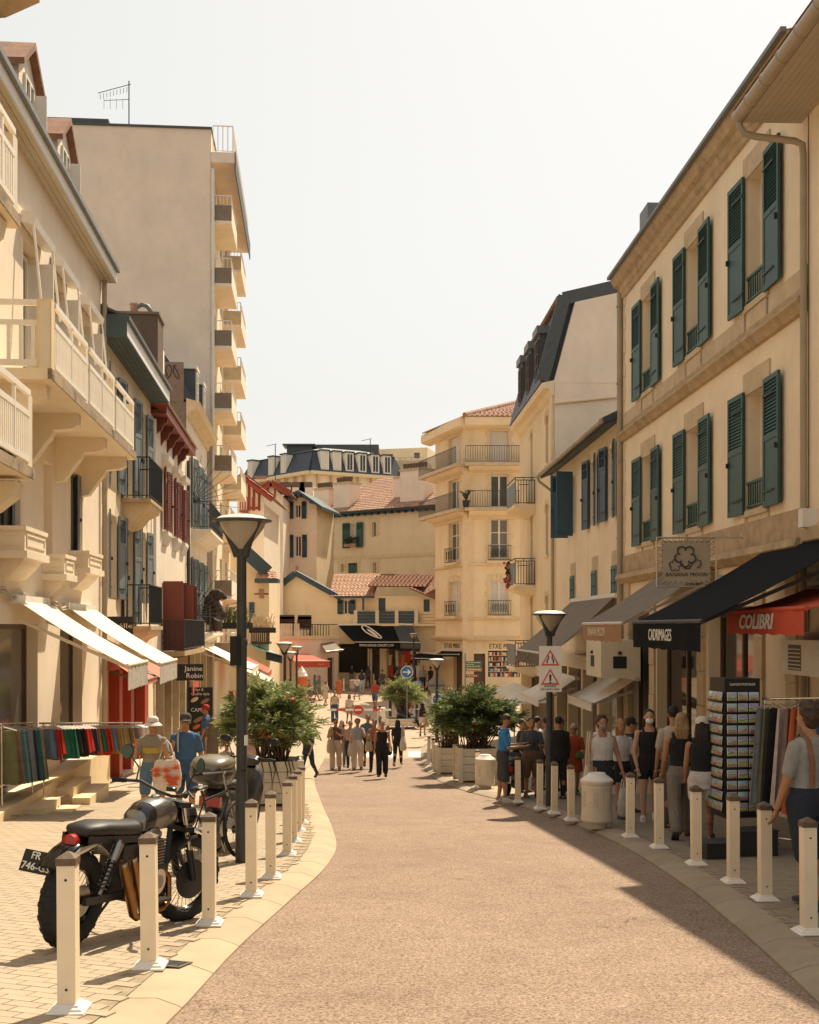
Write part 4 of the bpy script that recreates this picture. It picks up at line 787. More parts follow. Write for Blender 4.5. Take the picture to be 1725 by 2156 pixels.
tiles(r,(-.4,-.7,zt+.08),(s.len,-.7,zt+.08),(s.len,6,zt+3.7),(2.8,6,zt+3.7),'roof_tile',.34,.42,.05)
tiles(r,(-.4,12,zt+.08),(-.4,-.7,zt+.08),(2.8,6,zt+3.7),(2.8,6.1,zt+3.7),'roof_tile',.34,.42,.05)
m=MB(); m.quad((s.u(782),1.9,zt+1.52),(s.u(800),1.9,zt+1.52),(s.u(806),3.2,zt+2.24),(s.u(790),3.2,zt+2.24)); m.build('roof_window','glass_dark',r)
for a,b_,yt,yb,dd in ((657,688,1019,1077,.3),(701,733,1012,1075,.1),(809,837,1006,1057,1.4),(838,887,997,1063,.3)):
    c=put('chimney',None,r); u0,u1=s.u(a),s.u(b_); z1=zat(yt,103.5); MB().box(u0,u1,dd,dd+1.6,zt-.3,z1).build('stack','plaster_pink',c); MB().box(u0-.08,u1+.08,dd-.08,dd+1.68,z1,z1+.18).build('cap','stone',c)
    n=max(3,int((u1-u0)/.28)); pm=MB().lathe([(.1,0),(.14,.3),(.16,.34),(.15,.5)],7).mesh('pot','plaster_dark')
    for k in range(n): put('pot',pm,c,(lerp(u0+.12,u1-.12,k/(n-1)),dd+.5,z1+.18))
fb=thing('window_flower_box','terracotta flower box on the sill between green shutters','flowers',(0,0,0)); q=s.A+V((math.cos(s.rz),math.sin(s.rz),0))*((W_[1][0]+W_[1][1])/2)+s.nrm*.3; fb.location=(q.x,q.y,W_[1][2]); fb.rotation_euler=(0,0,s.rz); MB().box(-.8,.5,-.12,.12,0,.25).build('trough','roof_tile',fb); m=MB()
for i in range(60): m.ell((rnd.uniform(-.85,.6),rnd.gauss(0,.1),.3+rnd.random()*.55),.09,.09,.08,5,4)
m.build('foliage','leaf_dark',fb)
# ---- narrow gable house with navy eaves
s=Seg(pt(593,97.5),pt(667,97)); r=s.root('narrow_gable_house','narrow beige gable house with navy eaves and navy shutters'); zl=zat(1064,97.3); zp=zat(1046,97.3); um=s.u(634)
W_=[(s.u(621.5),s.u(633),zat(1089,97),zat(1058,97)),(s.u(621.5),s.u(634),zat(1171,97),zat(1128,97))]
wall(r,0,s.len,-3,zl,W_,'plaster_pink'); MB().prism([(0,zl),(s.len,zl),(um,zp)],.0,.2).build('gable','plaster_pink',r)
f=MB(); f.quad((-1.6,3.6,-3),(0,0,-3),(0,0,zl),(-1.6,3.6,zl)); f.quad((s.len,0,-3),(s.len,6,-3),(s.len,6,zl),(s.len,0,zl)); f.build('side_wall','plaster_yellow',r)
for a,b_,z0,z1 in W_:
    window(r,a,b_,z0,z1,.2,rows=1)
    for sd,h in ((-1,a-.12),(1,b_+.12)): shutter(r,h,z0-.1,z1+.1,.4,sd,R(5),'navy_paint',slats=8,frac=.3,simple=True)
m=MB()
for (x0,z0),(x1,z1) in (((um,zp+.45),(-1.5,zl-.1)),((um,zp+.45),(s.len+.65,zl-.2))): m.loft([[(x0,-.9,z0),(x0,6,z0),(x0,6,z0-.22),(x0,-.9,z0-.22)],[(x1,-.9,z1),(x1,6,z1),(x1,6,z1-.22),(x1,-.9,z1-.22)]])
m.build('roof','navy_paint',r)
for x in (.3,s.len-.3,um): MB().box(x-.12,x+.12,-.85,0,zl-.15+(zp-zl+.1)*(1-abs(x-um)/(s.len/2)),zl+.1+(zp-zl+.1)*(1-abs(x-um)/(s.len/2))).build('purlin_end','navy_paint',r)
# ---- half timbered house
s=Seg(pt(500,80),pt(556,80)); r=s.root('half_timbered_house','white house with dark red timbers and red bargeboards beside the tower'); zt=zat(1060,80)
wall(r,0,s.len,-4,zt,[],'plaster_white'); block(r,0,s.len,.01,10,-4,zt,'plaster_white')
m=MB(); 
for x in (525,535,546): m.box(s.u(x)-.08,s.u(x)+.08,-.05,0,zat(1075,80),zat(1018,80))
m.box(s.u(522),s.u(548),-.06,0,zat(1072,80),zat(1067,80)); m.build('timber','red_paint',r)
MB().prism([(s.u(500),zt),(s.len,zt),(s.u(548),zat(1045,80)),(s.u(510),zat(1010,80))],-.0,.3).build('gable','plaster_white',r)
m=MB(); m.bar((s.u(515),-.5,zat(1005,80)),(s.u(577),-.5,zat(1052,80)),.5,.35,(0,1,0)).bar((s.u(515),-.5,zat(1005,80)),(s.u(480),-.5,zat(1035,80)),.5,.35,(0,1,0)); m.build('bargeboard','red_paint',r)
tiles(r,(s.u(577),-.9,zat(1050,80)),(s.u(577),10,zat(1050,80)),(s.u(515),10,zat(1003,80)),(s.u(515),-.9,zat(1003,80)),'roof_tile',.32,.42,.05)
m=MB()
for k in range(7): m.box(s.u(509)+k*.16,s.u(509)+k*.16+.07,-.9,-.84,zat(1078,80),zat(1050,80))
m.box(s.u(508),s.u(524),-.92,-.82,zat(1052,80),zat(1049,80)).box(s.u(508),s.u(524),-.92,0,zat(1080,80),zat(1077,80)); m.build('timber_balcony','red_paint',r)
s2=Seg(pt(548,92),pt(596,92)); r=s2.root('red_gable_house','small white house with red tile gable behind the narrow beige house'); zt=zat(1045,92); wall(r,0,s2.len,-3,zt,[],'plaster_white'); block(r,0,s2.len,.01,6,-3,zt,'plaster_white')
MB().prism([(0,zt),(s2.len,zt),(s2.len/2,zat(1022,92))],0,.2).build('gable','plaster_white',r); m=MB(); m.bar((s2.len/2,-.4,zat(1018,92)),(s2.len+.6,-.4,zat(1040,92)),.5,.3,(0,1,0)).bar((s2.len/2,-.4,zat(1018,92)),(-.6,-.4,zat(1042,92)),.5,.3,(0,1,0)); m.build('bargeboard','red_paint',r)
for x in (.35,.65): MB().box(s2.len*x-.06,s2.len*x+.06,-.04,0,zt-.2,zat(1028,92)).build('timber','red_paint',r)
tiles(r,(s2.len+.6,-.6,zat(1039,92)),(s2.len+.6,8,zat(1039,92)),(s2.len/2,8,zat(1016,92)),(s2.len/2,-.6,zat(1016,92)),'roof_tile',.34,.42,.05); tiles(r,(-.6,8,zat(1041,92)),(-.6,-.6,zat(1041,92)),(s2.len/2,-.6,zat(1016,92)),(s2.len/2,8,zat(1016,92)),'roof_tile',.34,.42,.05)
s2=Seg(pt(585,118),pt(760,118)); r=s2.root('far_tile_house','far red tile roof with small brick chimneys between the chimneys and the slate hotel'); zt=zat(1052,118); wall(r,0,s2.len,0,zt,[],'plaster_pink'); block(r,0,s2.len,.01,6,0,zt,'plaster_pink')
tiles(r,(-.6,-.6,zt),(s2.len,-.6,zt),(s2.len,6,zt+1.9),(-.6,6,zt+1.9),'roof_tile',.36,.5,.05); tiles(r,(s2.u(540),-.6,zat(1010,118)),(s2.u(560),-.6,zat(1010,118)),(s2.u(556),5,zat(990,118)),(s2.u(520),5,zat(990,118)),'roof_tile',.36,.5,.05)
for x in (601,628,645): 
    c=put('chimney',None,r,(s2.u(x),-.2,zt-.2)); MB().box(-.7,.7,0,1,0,1.4).build('stack','plaster_pink',c); MB().box(-.6,.6,.1,.9,1.4,1.95).build('pots','plaster_dark',c)
# ---- low house with the tiled gable and terrace
s=Seg(pt(592,93),pt(712,91)); r=s.root('low_gable_house','low yellow house with tiled gable roof, navy trim and a terrace above shops'); ztl=zat(1236,93); zpk=zat(1210,92.5); up_=s.u(626); zr=zat(1258,91.2)
b=MB(); b.ngon([(0,0,-3.5),(s.len,0,-3.5),(s.len,0,zr),(up_,0,zpk),(0,0,ztl)]); b.build('gable_wall','plaster_yellow',r)
b=MB(); b.quad((0,5,-3.5),(0,0,-3.5),(0,0,ztl),(0,5,ztl)); b.build('side_wall','plaster_yellow',r)
m=MB(); m.bar((up_,-.25,zpk+.12),(s.len+.3,-.25,zr-.02),.4,.3,(0,1,0)).bar((up_,-.25,zpk+.12),(-.3,-.25,ztl-.1),.4,.3,(0,1,0)); m.build('bargeboard','navy_paint',r)
MB().lathe([(.12,0),(.1,.5),(.16,.55)],8,(up_-.2,.3,zpk+.1)).build('chimney_pot','roof_tile',r)
MB().tube([(s.u(663),-.1,-2.4),(s.u(663),-.1,0.9),(s.u(659),-.15,1.5),(s.u(657),-.1,1.0)],.32,8).build('pilaster_rib','plaster_yellow',r,50)
s2=Seg(pt(712,91),pt(930,88)); f=sub(r,'front',MX.Rotation(-s.rz,3,'Z')@(s2.A-s.A),s2.rz-s.rz)
W_=[(s2.u(723),s2.u(738),zat(1293,90.5),zat(1263,90.5)),(s2.u(797),s2.u(812),zat(1290,89.6),zat(1259,89.6)),(s2.u(892),s2.u(905),zat(1288,88.5),zat(1262,88.5)),(s2.u(713),s2.u(800),-2.8,zat(1356,90),.6),(s2.u(814),s2.u(885),-2.8,zat(1356,89.5),.6)]
wall(f,0,s2.len,-3.5,zat(1256,91),W_,'plaster_yellow',.3)
window(f,*W_[0],.2,rows=1)
for sd,h in ((-1,W_[0][0]),(1,W_[0][1])): shutter(f,h,W_[0][2],W_[0][3],.45,sd,R(6),'navy_paint',slats=8,frac=.3,simple=True)
for i in (1,2): MB().box(W_[i][0],W_[i][1],.05,.1,W_[i][2],W_[i][3]).build('closed_shutter','navy_paint',f)
zE=zat(1257,91)
tiles(f,(-.4,-.7,zE),(s2.u(795),-.7,zE),(s2.u(745),5.5,zpk+.2),(s2.u(640),5.5,zpk+.2),'roof_tile',.34,.42,.05)
tiles(f,(s2.u(780),-.5,zat(1235,90)),(s2.u(900),-.5,zat(1237,89)),(s2.u(860),6,zat(1210,94)),(s2.u(735),6,zat(1208,95)),'roof_tile_dark',.34,.42,.05); tiles(f,(s2.u(872),-1.,zat(1240,89)),(s2.u(930),-1.,zat(1264,88)),(s2.u(930),6,zat(1235,94)),(s2.u(850),6,zat(1212,94)),'roof_tile_dark',.34,.42,.05)
MB().box(s2.u(714),s2.u(795),-.75,-.6,zE-.12,zE+.05).build('gutter','navy_paint',f)
for a,b_ in ((758,796),(804,838),(845,879)):
    p=put('terrace_screen',None,f); 
    for k in range(4): MB().box(s2.u(a),s2.u(b_),-.5,-.46,zat(1313,90)+k*.235,zat(1313,90)+k*.235+.22).build('board','navy_paint',p)
for x in (755,800,841,882): MB().box(s2.u(x)-.14,s2.u(x)+.14,-.56,-.42,zat(1315,90),zat(1285,90)).build('terrace_post','cream_paint',f)
MB().box(s2.u(770)-.06,s2.u(770)+.06,-.5,-.4,zat(1285,90),zE).build('porch_post','navy_paint',f)
MB().box(s2.u(712),s2.u(930),-.6,0,zat(1318,90),zat(1313,90)).build('terrace_slab','plaster_yellow',f)
for k in range(4): MB().box(s2.u(885),s2.u(930),-.12,0,zat(1312,89)+k*.22,zat(1312,89)+k*.22+.18).build('cladding_board','plaster_gold',f)
MB().box(s2.u(713),s2.u(800),.55,.6,-2.8,.5).build('shop_back','interior',f); MB().box(s2.u(814),s2.u(885),.55,.6,-2.8,.5).build('shop_back','interior',f)
MB().box(s2.u(713),s2.u(776),.1,.12,-1.8,.2).build('shop_glass','glass_dark',f); MB().box(s2.u(713),s2.u(776),-.05,.2,-3,-1.8).build('stall_riser','stone_light',f)
for x in (776,781): MB().box(s2.u(x)-.06,s2.u(x)+.06,0,.2,-2.8,.2).build('frame_post','cream_paint',f)
gm=[MB().prism([(-.2,0),(.2,0),(.17,-.1),(.14,-.9),(-.14,-.9),(-.17,-.1)][::-1],-.05,.05).mesh('garment',c) for c in ('sign_white','sign_orange','canvas_pink','shutter_teal','letter_cream','sign_blue','canvas_red')]
for k in range(24): 
    g=put('hanging_garment',rnd.choice(gm),f,(s2.u(rnd.uniform(816,884)),.3+rnd.random()*.2,rnd.choice((-.4,-1.2,-.1))))
for k in range(14): put('shop_display',rnd.choice(gm),f,(s2.u(rnd.uniform(716,774)),.35,rnd.choice((-.6,-.1,-1.))),None,(.6,.6,rnd.uniform(.3,.7)))
# ---- low pink house with roof terrace left of it, yellow lane house
s=Seg(pt(560,82),pt(712,88)); r=s.root('roof_terrace_house','low pink building with a roof terrace behind the red awning'); zt=zat(1342,84); wall(r,0,s.len,-4,zt,[(s.u(690),s.u(704),-3,zat(1385,87))],'plaster_pink'); block(r,0,s.len,.01,6,-4,zt,'plaster_pink'); MB().box(s.u(690),s.u(704),.2,.25,-3,zat(1385,87)).build('door','frame_brown',r); MB().box(0,s.len,-.12,.2,zt-.15,zt+.1).build('coping','stone_light',r)
p=put('slat_fence',None,r)
for k in range(14): MB().box(s.u(562)+k*.24,s.u(562)+k*.24+.19,0,.03,zt+.1,zt+.98).build('slat','cream_paint',p)
m=MB()
for k in range(10): m.box(s.u(640)+k*.3,s.u(640)+k*.3+.04,0,.04,zt+.1,zt+.9)
m.box(s.u(640),s.u(712),0,.04,zt+.88,zt+.94); m.build('railing','iron',r)
for x,w_,h in ((591,1.7,1.5),(638,1.0,1.4)):
    t=thing('stacked_terrace_chairs','dark stacked terrace chairs at the pink roof terrace, '+('wider' if w_>1.5 else 'narrower')+' stack','chairs',s.A+V((s.u(x)*s.d.x,s.u(x)*s.d.y,0))+V((0,1.2,zt+.1))); m=MB()
    for k in range(6): m.box(-w_/2,w_/2,-.25,.25,.42+k*.14,.47+k*.14).box(-w_/2,w_/2,.2,.26,.5+k*.14,.9+k*.12)
    m.build('seats','frame_brown',t); m=MB()
    for sx in (-1,1):
        for sy in (-1,1): m.box(sx*w_*.46-.03,sx*w_*.46+.03,sy*.22-.03,sy*.22+.03,0,1.2)
    m.build('legs','iron',t)
s=Seg(pt(527,74),pt(578,74)); r=s.root('lane_house','narrow yellow lane house with a small tiled canopy and wooden balcony'); zt=zat(1150,74)
b=MB(); b.ngon([(-1.5,0,-4),(s.len*.78,0,-4),(s.len*.78,0,zat(1215,74)),(-1.5,0,zt+1)]); b.build('wall','plaster_yellow',r); block(r,-1.5,s.len*.78,.01,6,-4,zat(1215,74),'plaster_yellow')
m=MB(); m.bar((-1.6,-.5,zt+.9),(s.u(566),-.5,zat(1205,74)),.8,.3,(0,1,0)); m.build('bargeboard','navy_paint',r)
tiles(r,(s.u(543),-1.1,zat(1221,74)),(s.u(588),-1.1,zat(1221,74)),(s.u(580),.3,zat(1203,74)),(s.u(543),.3,zat(1196,74)),'roof_tile',.3,.36,.05); MB().box(s.u(541),s.u(590),-1.15,0,zat(1228,74),zat(1220,74)).build('canopy_board','teal_wood',r)
MB().box(s.u(546),s.u(556),-.04,0,zat(1260,74),zat(1240,74)).build('wall_tile_panel','roof_tile',r); MB().box(s.u(536),s.u(566),-.03,0,zat(1252,74),zat(1249,74)).build('trim','red_paint',r)
MB().box(s.u(525),s.u(536),-.05,0,zat(1300,74),zat(1268,74)).build('blue_shutter','shutter_blue',r)
m=MB()
for k in range(9): m.box(s.u(536)+k*.13,s.u(536)+k*.13+.08,-1.5,-1.45,zat(1352,73),zat(1320,73))
m.box(s.u(534),s.u(572),-1.52,-1.42,zat(1321,73),zat(1317,73)).box(s.u(534),s.u(572),-1.5,0,zat(1356,73),zat(1351,73)).box(s.u(570),s.u(573),-1.55,-1.4,zat(1356,73),zat(1310,73)); m.build('wooden_balcony','frame_brown',r)
# ---- far slate mansard hotel and block on the hill
s=Seg(pt(513,178),pt(655,165)); r=thing('slate_hotel','far cream hotel with a blue slate mansard roof on the skyline','building'); s2=Seg(pt(655,165),pt(846,172)); zc=zat(1000,168); zt=zat(952,168)
for sg,dx in ((s,(533,577,602+1)),(s2,(681,707,733,760,786+1,812))):
    f=sub(r,'facade',sg.A,sg.rz); wall(f,0,sg.len,-5,zc,[],'plaster_cream'); MB().box(-.3,sg.len+.3,-.9,0,zc-.3,zc+.15).build('cornice','stone_light',f)
    MB().loft([[(-.2,-.7,zc+.15),(-.2+1.0,.9,zt),(-.2+1,8,zt),(-.2,8,zc)],[(sg.len+.2,-.7,zc+.15),(sg.len-.8,.9,zt),(sg.len-.8,8,zt),(sg.len+.2,8,zc)]]).build('mansard','slate',f)
    MB().loft([[(.6,.7,zt),(sg.len-.6,.7,zt),(sg.len-.6,9,zt),(.6,9,zt)],[(sg.len*.3,5,zt+1.1),(sg.len*.7,5,zt+1.1),(sg.len*.7,8,zt+1.1),(sg.len*.3,8,zt+1.1)]]).build('upper_roof','zinc',f)
    for x in dx:
        u=sg.u(x); d_=put('dormer',None,f,(u,-.55,0)); MB().box(-.62,.62,0,1.6,zc+.4,zt-.15).build('surround','white_paint',d_); MB().box(-.46,.46,-.05,0,zc+.55,zt-.35).build('blind','roller',d_) if x<710 else window(d_,-.46,.46,zc+.55,zt-.35,-.03,rows=1)
        MB().box(-.72,.72,-.15,1.6,zt-.2,zt).build('roof','slate',d_)
    k=0
    while k*2.1<sg.len-1: MB().prism([(0,zc-.3),(-.8,zc-.3),(-.7,zc-.6),(-.1,zc-2.2),(0,zc-2.2)][::-1],k*2.1+.8,k*2.1+1.05,'x').build('bracket','stone',f); k+=1
    for k in range(int(sg.len/4)): 
        window(f,2.4+k*4,3.7+k*4,zc-5.2,zc-3,-.03,rows=1)
        for sd,h in ((-1,2.4+k*4),(1,3.7+k*4)): shutter(f,h,zc-5.2,zc-3,.6,sd,R(5),'shutter_grey',slats=6,frac=.3,simple=True)
b=put('roof_house',None,r); q=W(742,940,180); MB().box(q.x-6,q.x+4,180,184,zt+.5,q.z+.3).build('lantern','zinc_dark',b); q=W(628,938,178); MB().box(q.x-1.7,q.x+2,178,181,zt+.3,q.z).build('lantern','zinc_dark',b); MB().box(q.x-2.3,q.x+2.6,177.5,181.5,q.z,q.z+.2).build('cap','zinc_dark',b)
for x,y0,y1 in ((580,1010,936),(780,960,925)):
    a=W(x,y0,160); c=W(x,y1,160); m=MB(); m.bar(a,c,.1,.1).bar(c+V((-1.2,0,-.2)),c+V((.2,0,.1)),.06,.06); m.build('aerial','iron',r)
s=Seg(pt(797,190),pt(900,188)); r=s.root('hilltop_block','flat topped beige block on the far skyline right of the slate hotel'); zt=zat(944,189); wall(r,0,s.len,-4,zt,[(s.u(872),s.u(884),zat(966,189),zat(954,189)),(s.u(815),s.u(828),zat(968,189),zat(955,189))],'plaster_yellow'); block(r,0,s.len,.01,8,-4,zt,'plaster_yellow'); MB().box(s.u(872),s.u(884),.2,.22,zat(966,189),zat(954,189)).build('window','glass_mid',r); MB().box(s.u(815),s.u(828),.2,.22,zat(968,189),zat(955,189)).build('window','glass_mid',r)
MB().box(s.u(828),s.u(910),-6,-.1,zat(1000,185),zat(975,185)).build('terrace_block','stone',r); railing(r,[(s.u(828),-6),(s.u(910),-6)],zat(975,185),zat(968,185),'zinc',.8,.03)
# ================================================================ awnings, signs, street furniture
def LP(y,d,z,right=False): return V((7.34-.037*y-d,y,z)) if right else V((FA+FB*y+d,y,z))
def awning(label,A,B,C,D,mat,val=.3,vmat=None,txt=None,tm='letter_white',th=.2,tw=None,arms=True,armm='aluminium',group=None,tx=.5,cass='white_plastic',shear=0,bold=0,tz=.5,stripe=None):
    """A,B wall edge; D,C front edge (left to right seen from the street)"""
    A,B,C,D=V(A),V(B),V(C),V(D); r=thing('awning',label,'awning',(A+B)/2,0,group); o=r.location.copy(); A,B,C,D=A-o,B-o,C-o,D-o
    n=8; m=MB(); up=V((0,0,1)); rows=[]
    for k in range(n+1):
        t=k/n; sag=-.05*math.sin(math.pi*t); l=A.lerp(D,t)+up*sag; q=B.lerp(C,t)+up*sag; rows.append([l,q,q-up*.012,l-up*.012])
    m.loft(rows); m.build('fabric',mat,r,50)
    x=(C-D).normalized(); out=((D-A)*V((1,1,0))).normalized() if False else V((D.x-A.x,D.y-A.y,0)).normalized()
    if val:
        m=MB(); k=14; rr=[]
        for i in range(k+1):
            p=D.lerp(C,i/k)+out*(.012+.012*math.sin(i*2.3)); rr.append([p+out*.004,p+out*.004-up*(val+.015*math.sin(i*2.9)),p-out*.004-up*(val+.015*math.sin(i*2.9)),p-out*.004])
        m.loft(rr); m.build('valance',vmat or mat,r,50)
    MB().tube([D-x*.05,C+x*.05],.035,8).build('front_bar',armm,r,50)
    MB().bar(A-x*.08-out*.05+up*.02,B+x*.08-out*.05+up*.02,.16,.14).build('cassette',cass,r)
    if arms:
        for p,q in ((A.lerp(B,.06),D.lerp(C,.06)),(A.lerp(B,.94),D.lerp(C,.94))): MB().bar(p-up*.34,q-up*.04,.045,.055).build('folding_arm',armm,r)
    if txt:
        nrm=x.cross(up); nrm=out; text(txt,th,tm,r,TX(D.lerp(C,tx)+nrm*.035-up*val*tz,x,nrm),width=tw,depth=.003,shear=shear,bold=bold)
    return r
def awL(label,y0,y1,d,zt,zf,mat,**k): return awning(label,LP(y0,.1,zt),LP(y1,.1,zt),LP(y1,d,zf),LP(y0,d,zf),mat,**k)
def awR(label,y0,y1,d,zt,zf,mat,**k): return awning(label,LP(y1,.1,zt,1),LP(y0,.1,zt,1),LP(y0,d,zf,1),LP(y1,d,zf,1),mat,**k)
awL('long cream awning over the nearest left shop window',20.0,22.3,1.95,2.15,1.05,'canvas_cream',val=.42,vmat='canvas_grey',armm='cream_paint')
awL('cream awning behind the nearest one, beside the drainpipe',24.2,27.2,1.95,2.1,.95,'canvas_cream',val=.42,vmat='canvas_grey',armm='cream_paint')
awL('small salmon awning on the red shop, nearer one',29.0,31.0,1.0,.95,.38,'canvas_pink',val=.1,armm='frame_brown')
awL('small salmon awning on the red shop, farther one',32.2,35.4,1.0,.95,.3,'canvas_pink',val=.1,armm='frame_brown')
awL('long cream awning beyond the black menu sign',49.0,54.5,2.6,1.1,-.05,'canvas_cream',val=.25,armm='cream_paint')
awL('small red drop awning behind the two-word black sign',40.5,42.5,1.0,.15,-.15,'canvas_red',val=.5,arms=False)
awning('long red awning below the tower, behind the lamp post',LP(62.5,.15,.7),LP(68.5,.15,.7),LP(68.5,2.75,-.72),LP(62.5,2.75,-.72),'canvas_red',val=.3,vmat='canvas_red')
awning('white awning in front of the long red one',LP(56,.1,.75),LP(60.5,.1,.75),LP(60.5,3.2,-1.0),LP(56,3.2,-1.0),'canvas_cream',val=.2)
awning('thin turquoise edged awning high beside the lamp posts',W(523,1356,72),W(560,1362,76),W(594,1380,74),W(560,1371,70),'canvas_teal',val=.5,vmat='canvas_black',arms=False)
awning('big red cafe awning at the bend of the street',W(600,1374,84),W(650,1376,86),W(694,1392,82),W(622,1392,78),'canvas_red',val=.42,txt='GLACES',tm='letter_cream',th=.14,tw=.9,tx=.75)
awR('black shop awning with white lettering at the right edge',17.1,21.4,2.5,3.1,1.78,'canvas_black',val=.44,txt='CADRIMAGES',th=.19,tw=1.5,tx=.46,cass='iron',armm='iron',shear=0)
awR('red awning with slanted white lettering under the black awning',15.9,19.3,1.45,2.35,1.95,'canvas_red',val=.36,txt='COLIBRI',th=.21,tw=1.55,tx=.42,cass='red_paint',armm='canvas_red',arms=False,shear=.25,bold=.008)
awR('taupe awning with brown valance left of the black one',24.7,29.1,2.0,3.0,1.78,'canvas_taupe',val=.4,vmat='canvas_brown',txt='BANANA MOON',th=.2,tw=2.0,tx=.4,tm='letter_cream')
awR('long dark awning over the low cream house shops',34.5,41.8,2.0,2.6,.9,'canvas_taupe',val=.4,vmat='sign_black',txt='Clare D',th=.22,tw=1.6,tx=.3,tm='sign_grey')
awR('white canvas awning below the bag emblem box',31.9,35.6,1.25,.3,-.36,'canvas_white',val=.22)
awR('white canvas awning at the far shops behind the warning sign',41,45.8,1.35,-.1,-.85,'canvas_white',val=.22)
a=awning('large black shop awning with oval leaf emblem at the end of the street',W(712,1316,90),W(828,1315,89),W(843,1352,86.6),W(746,1352,87.4),'canvas_black',val=.48,txt='WWW.LAFFAGE-CONCEPT.COM',th=.22,tw=2.6,tx=.48)
p0=W(783,1334,88.2)-a.location; m=MB(); ax=V((1,0,0)); ay=V((0,-.83,-.55)).normalized(); e=[]
for i in range(25): t=2*math.pi*i/24; x_=1.0*math.cos(t); y_=.42*math.sin(t)*(1-.35*math.cos(t)); e.append(p0+V((0,-.12,.1))+ax*(x_*.75+y_*.0)+ay*(y_*.95+x_*.75))
m.tube(e[:-1],.05,5,close=True); m.build('oval_emblem','letter_white',a); m=MB(); m.ngon([p0+V((0,-.1,.09))+ax*(x*.7)+ay*(x*.7+y) for x,y in ((-.6,-.1),(0,-.26),(.6,-.05),(.75,.15),(.2,.2),(-.3,.1))]); m.build('emblem_fill','letter_cream',a)
awning('dark grey awning right of the leaf emblem awning',W(828,1314,89),W(868,1316,88),W(886,1353,86),W(843,1352,86.4),'iron_grey',val=.45,txt='Tentation',th=.2,tw=1.1,tx=.5,tm='sign_grey')
awning('black flat awning over the bookshop door',W(930,1370,84),W(972,1371,81),W(966,1378,78),W(915,1378,82),'canvas_black',val=.15,arms=False)
awning('black flat awning between the two end shops',W(880,1375,87),W(930,1378,85),W(935,1388,82),W(868,1386,84),'canvas_black',val=.12,arms=False)
awning('brown canvas hood above the bin at the street end',W(668,1344,87),W(695,1343,88),W(722,1368,86.5),W(688,1372,85.5),'canvas_taupe',val=.1,arms=False)
Y_=70; q_=V(((636-CX)/F*Y_,Y_,gz((636-CX)/F*Y_,Y_))); t=thing('ice_cream_cone_sign','giant ice cream cone figure with white swirl in front of the cafe','sign',q_); zc_=W(636,1437,Y_).z-q_.z
MB().lathe([(.03,.02),(.3,zc_+.05),(.32,zc_+.3),(.2,zc_+.35)],16).build('cone','canvas_brown' if False else 'sign_orange',t,50); MB().lathe([(.26,zc_+.3),(.34,zc_+.4),(.3,zc_+.5),(.27,zc_+.52),(.26,zc_+.62),(.19,zc_+.66),(.17,zc_+.76),(.09,zc_+.82),(.02,zc_+.98)],16).build('swirl','sign_white',t,50); MB().lathe([(.28,0),(.28,.05),(.1,.08)],12).build('foot','iron',t)
# --- hanging signs
def board(name,label,px0,px1,py0,py1,Y,mat,lines=(),cat='sign',th=.05):
    a,b=W(px0,py1,Y),W(px1,py0,Y); c=(a+b)/2; r=thing(name,label,cat,c); w_=(b.x-a.x)/2; h=(b.z-a.z)/2
    MB().box(-w_,w_,0,th,-h,h).build('panel',mat,r)
    for s,px,py,hp,wp,m in lines:
        q=W(px,py,Y)-c; text(s,hp/F*Y,m,r,TX((q.x,-.006,q.z),(1,0,0),(0,-1,0)),width=wp/F*Y)
    return r
b=board('hanging_sign','black sign with pale lettering behind the cream awnings',203,280,1298,1336,29.2,'sign_black',[('n\u00e9lle',259,1318,10,40,'letter_cream')]); MB().box(-.7,-.4,0,.04,.1,.14).build('bracket','iron',b)
b=board('hanging_sign','black two-line shop sign projecting over the left pavement',372,428,1398,1433,39,'sign_black',[('Janine',408,1408,10,38,'letter_white'),('Robin',410,1423,10,34,'letter_white')]); MB().box(-.9,-.4,0,.04,.2,.24).build('bracket','iron',b)
b=board('menu_sign','tall black menu board with pictures of food','397','448',1447,1560,41,'sign_black') if False else board('menu_sign','tall black menu board with pictures of food',397,448,1447,1562,41,'sign_black',[('Cr\u00eape &',416,1452,6,25,'letter_white'),('Gaufre \u00e9pis',422,1461,6,38,'letter_white'),('CAMPE',419,1495,8,33,'letter_white'),('CAT',412,1545,7,20,'letter_white')])
c=b.location
for px,py,m_,w_ in ((410,1473,'letter_cream',.3),(432,1476,'canvas_brown',.34),(418,1515,'canvas_brown',.4),(414,1530,'sign_orange',.3)): q=W(px,py,41)-c; MB().ell((q.x,-.004,q.z),w_/2,.012,.07,8,5,MX.Rotation(-.5,3,'Y')).build('food_picture',m_,b)
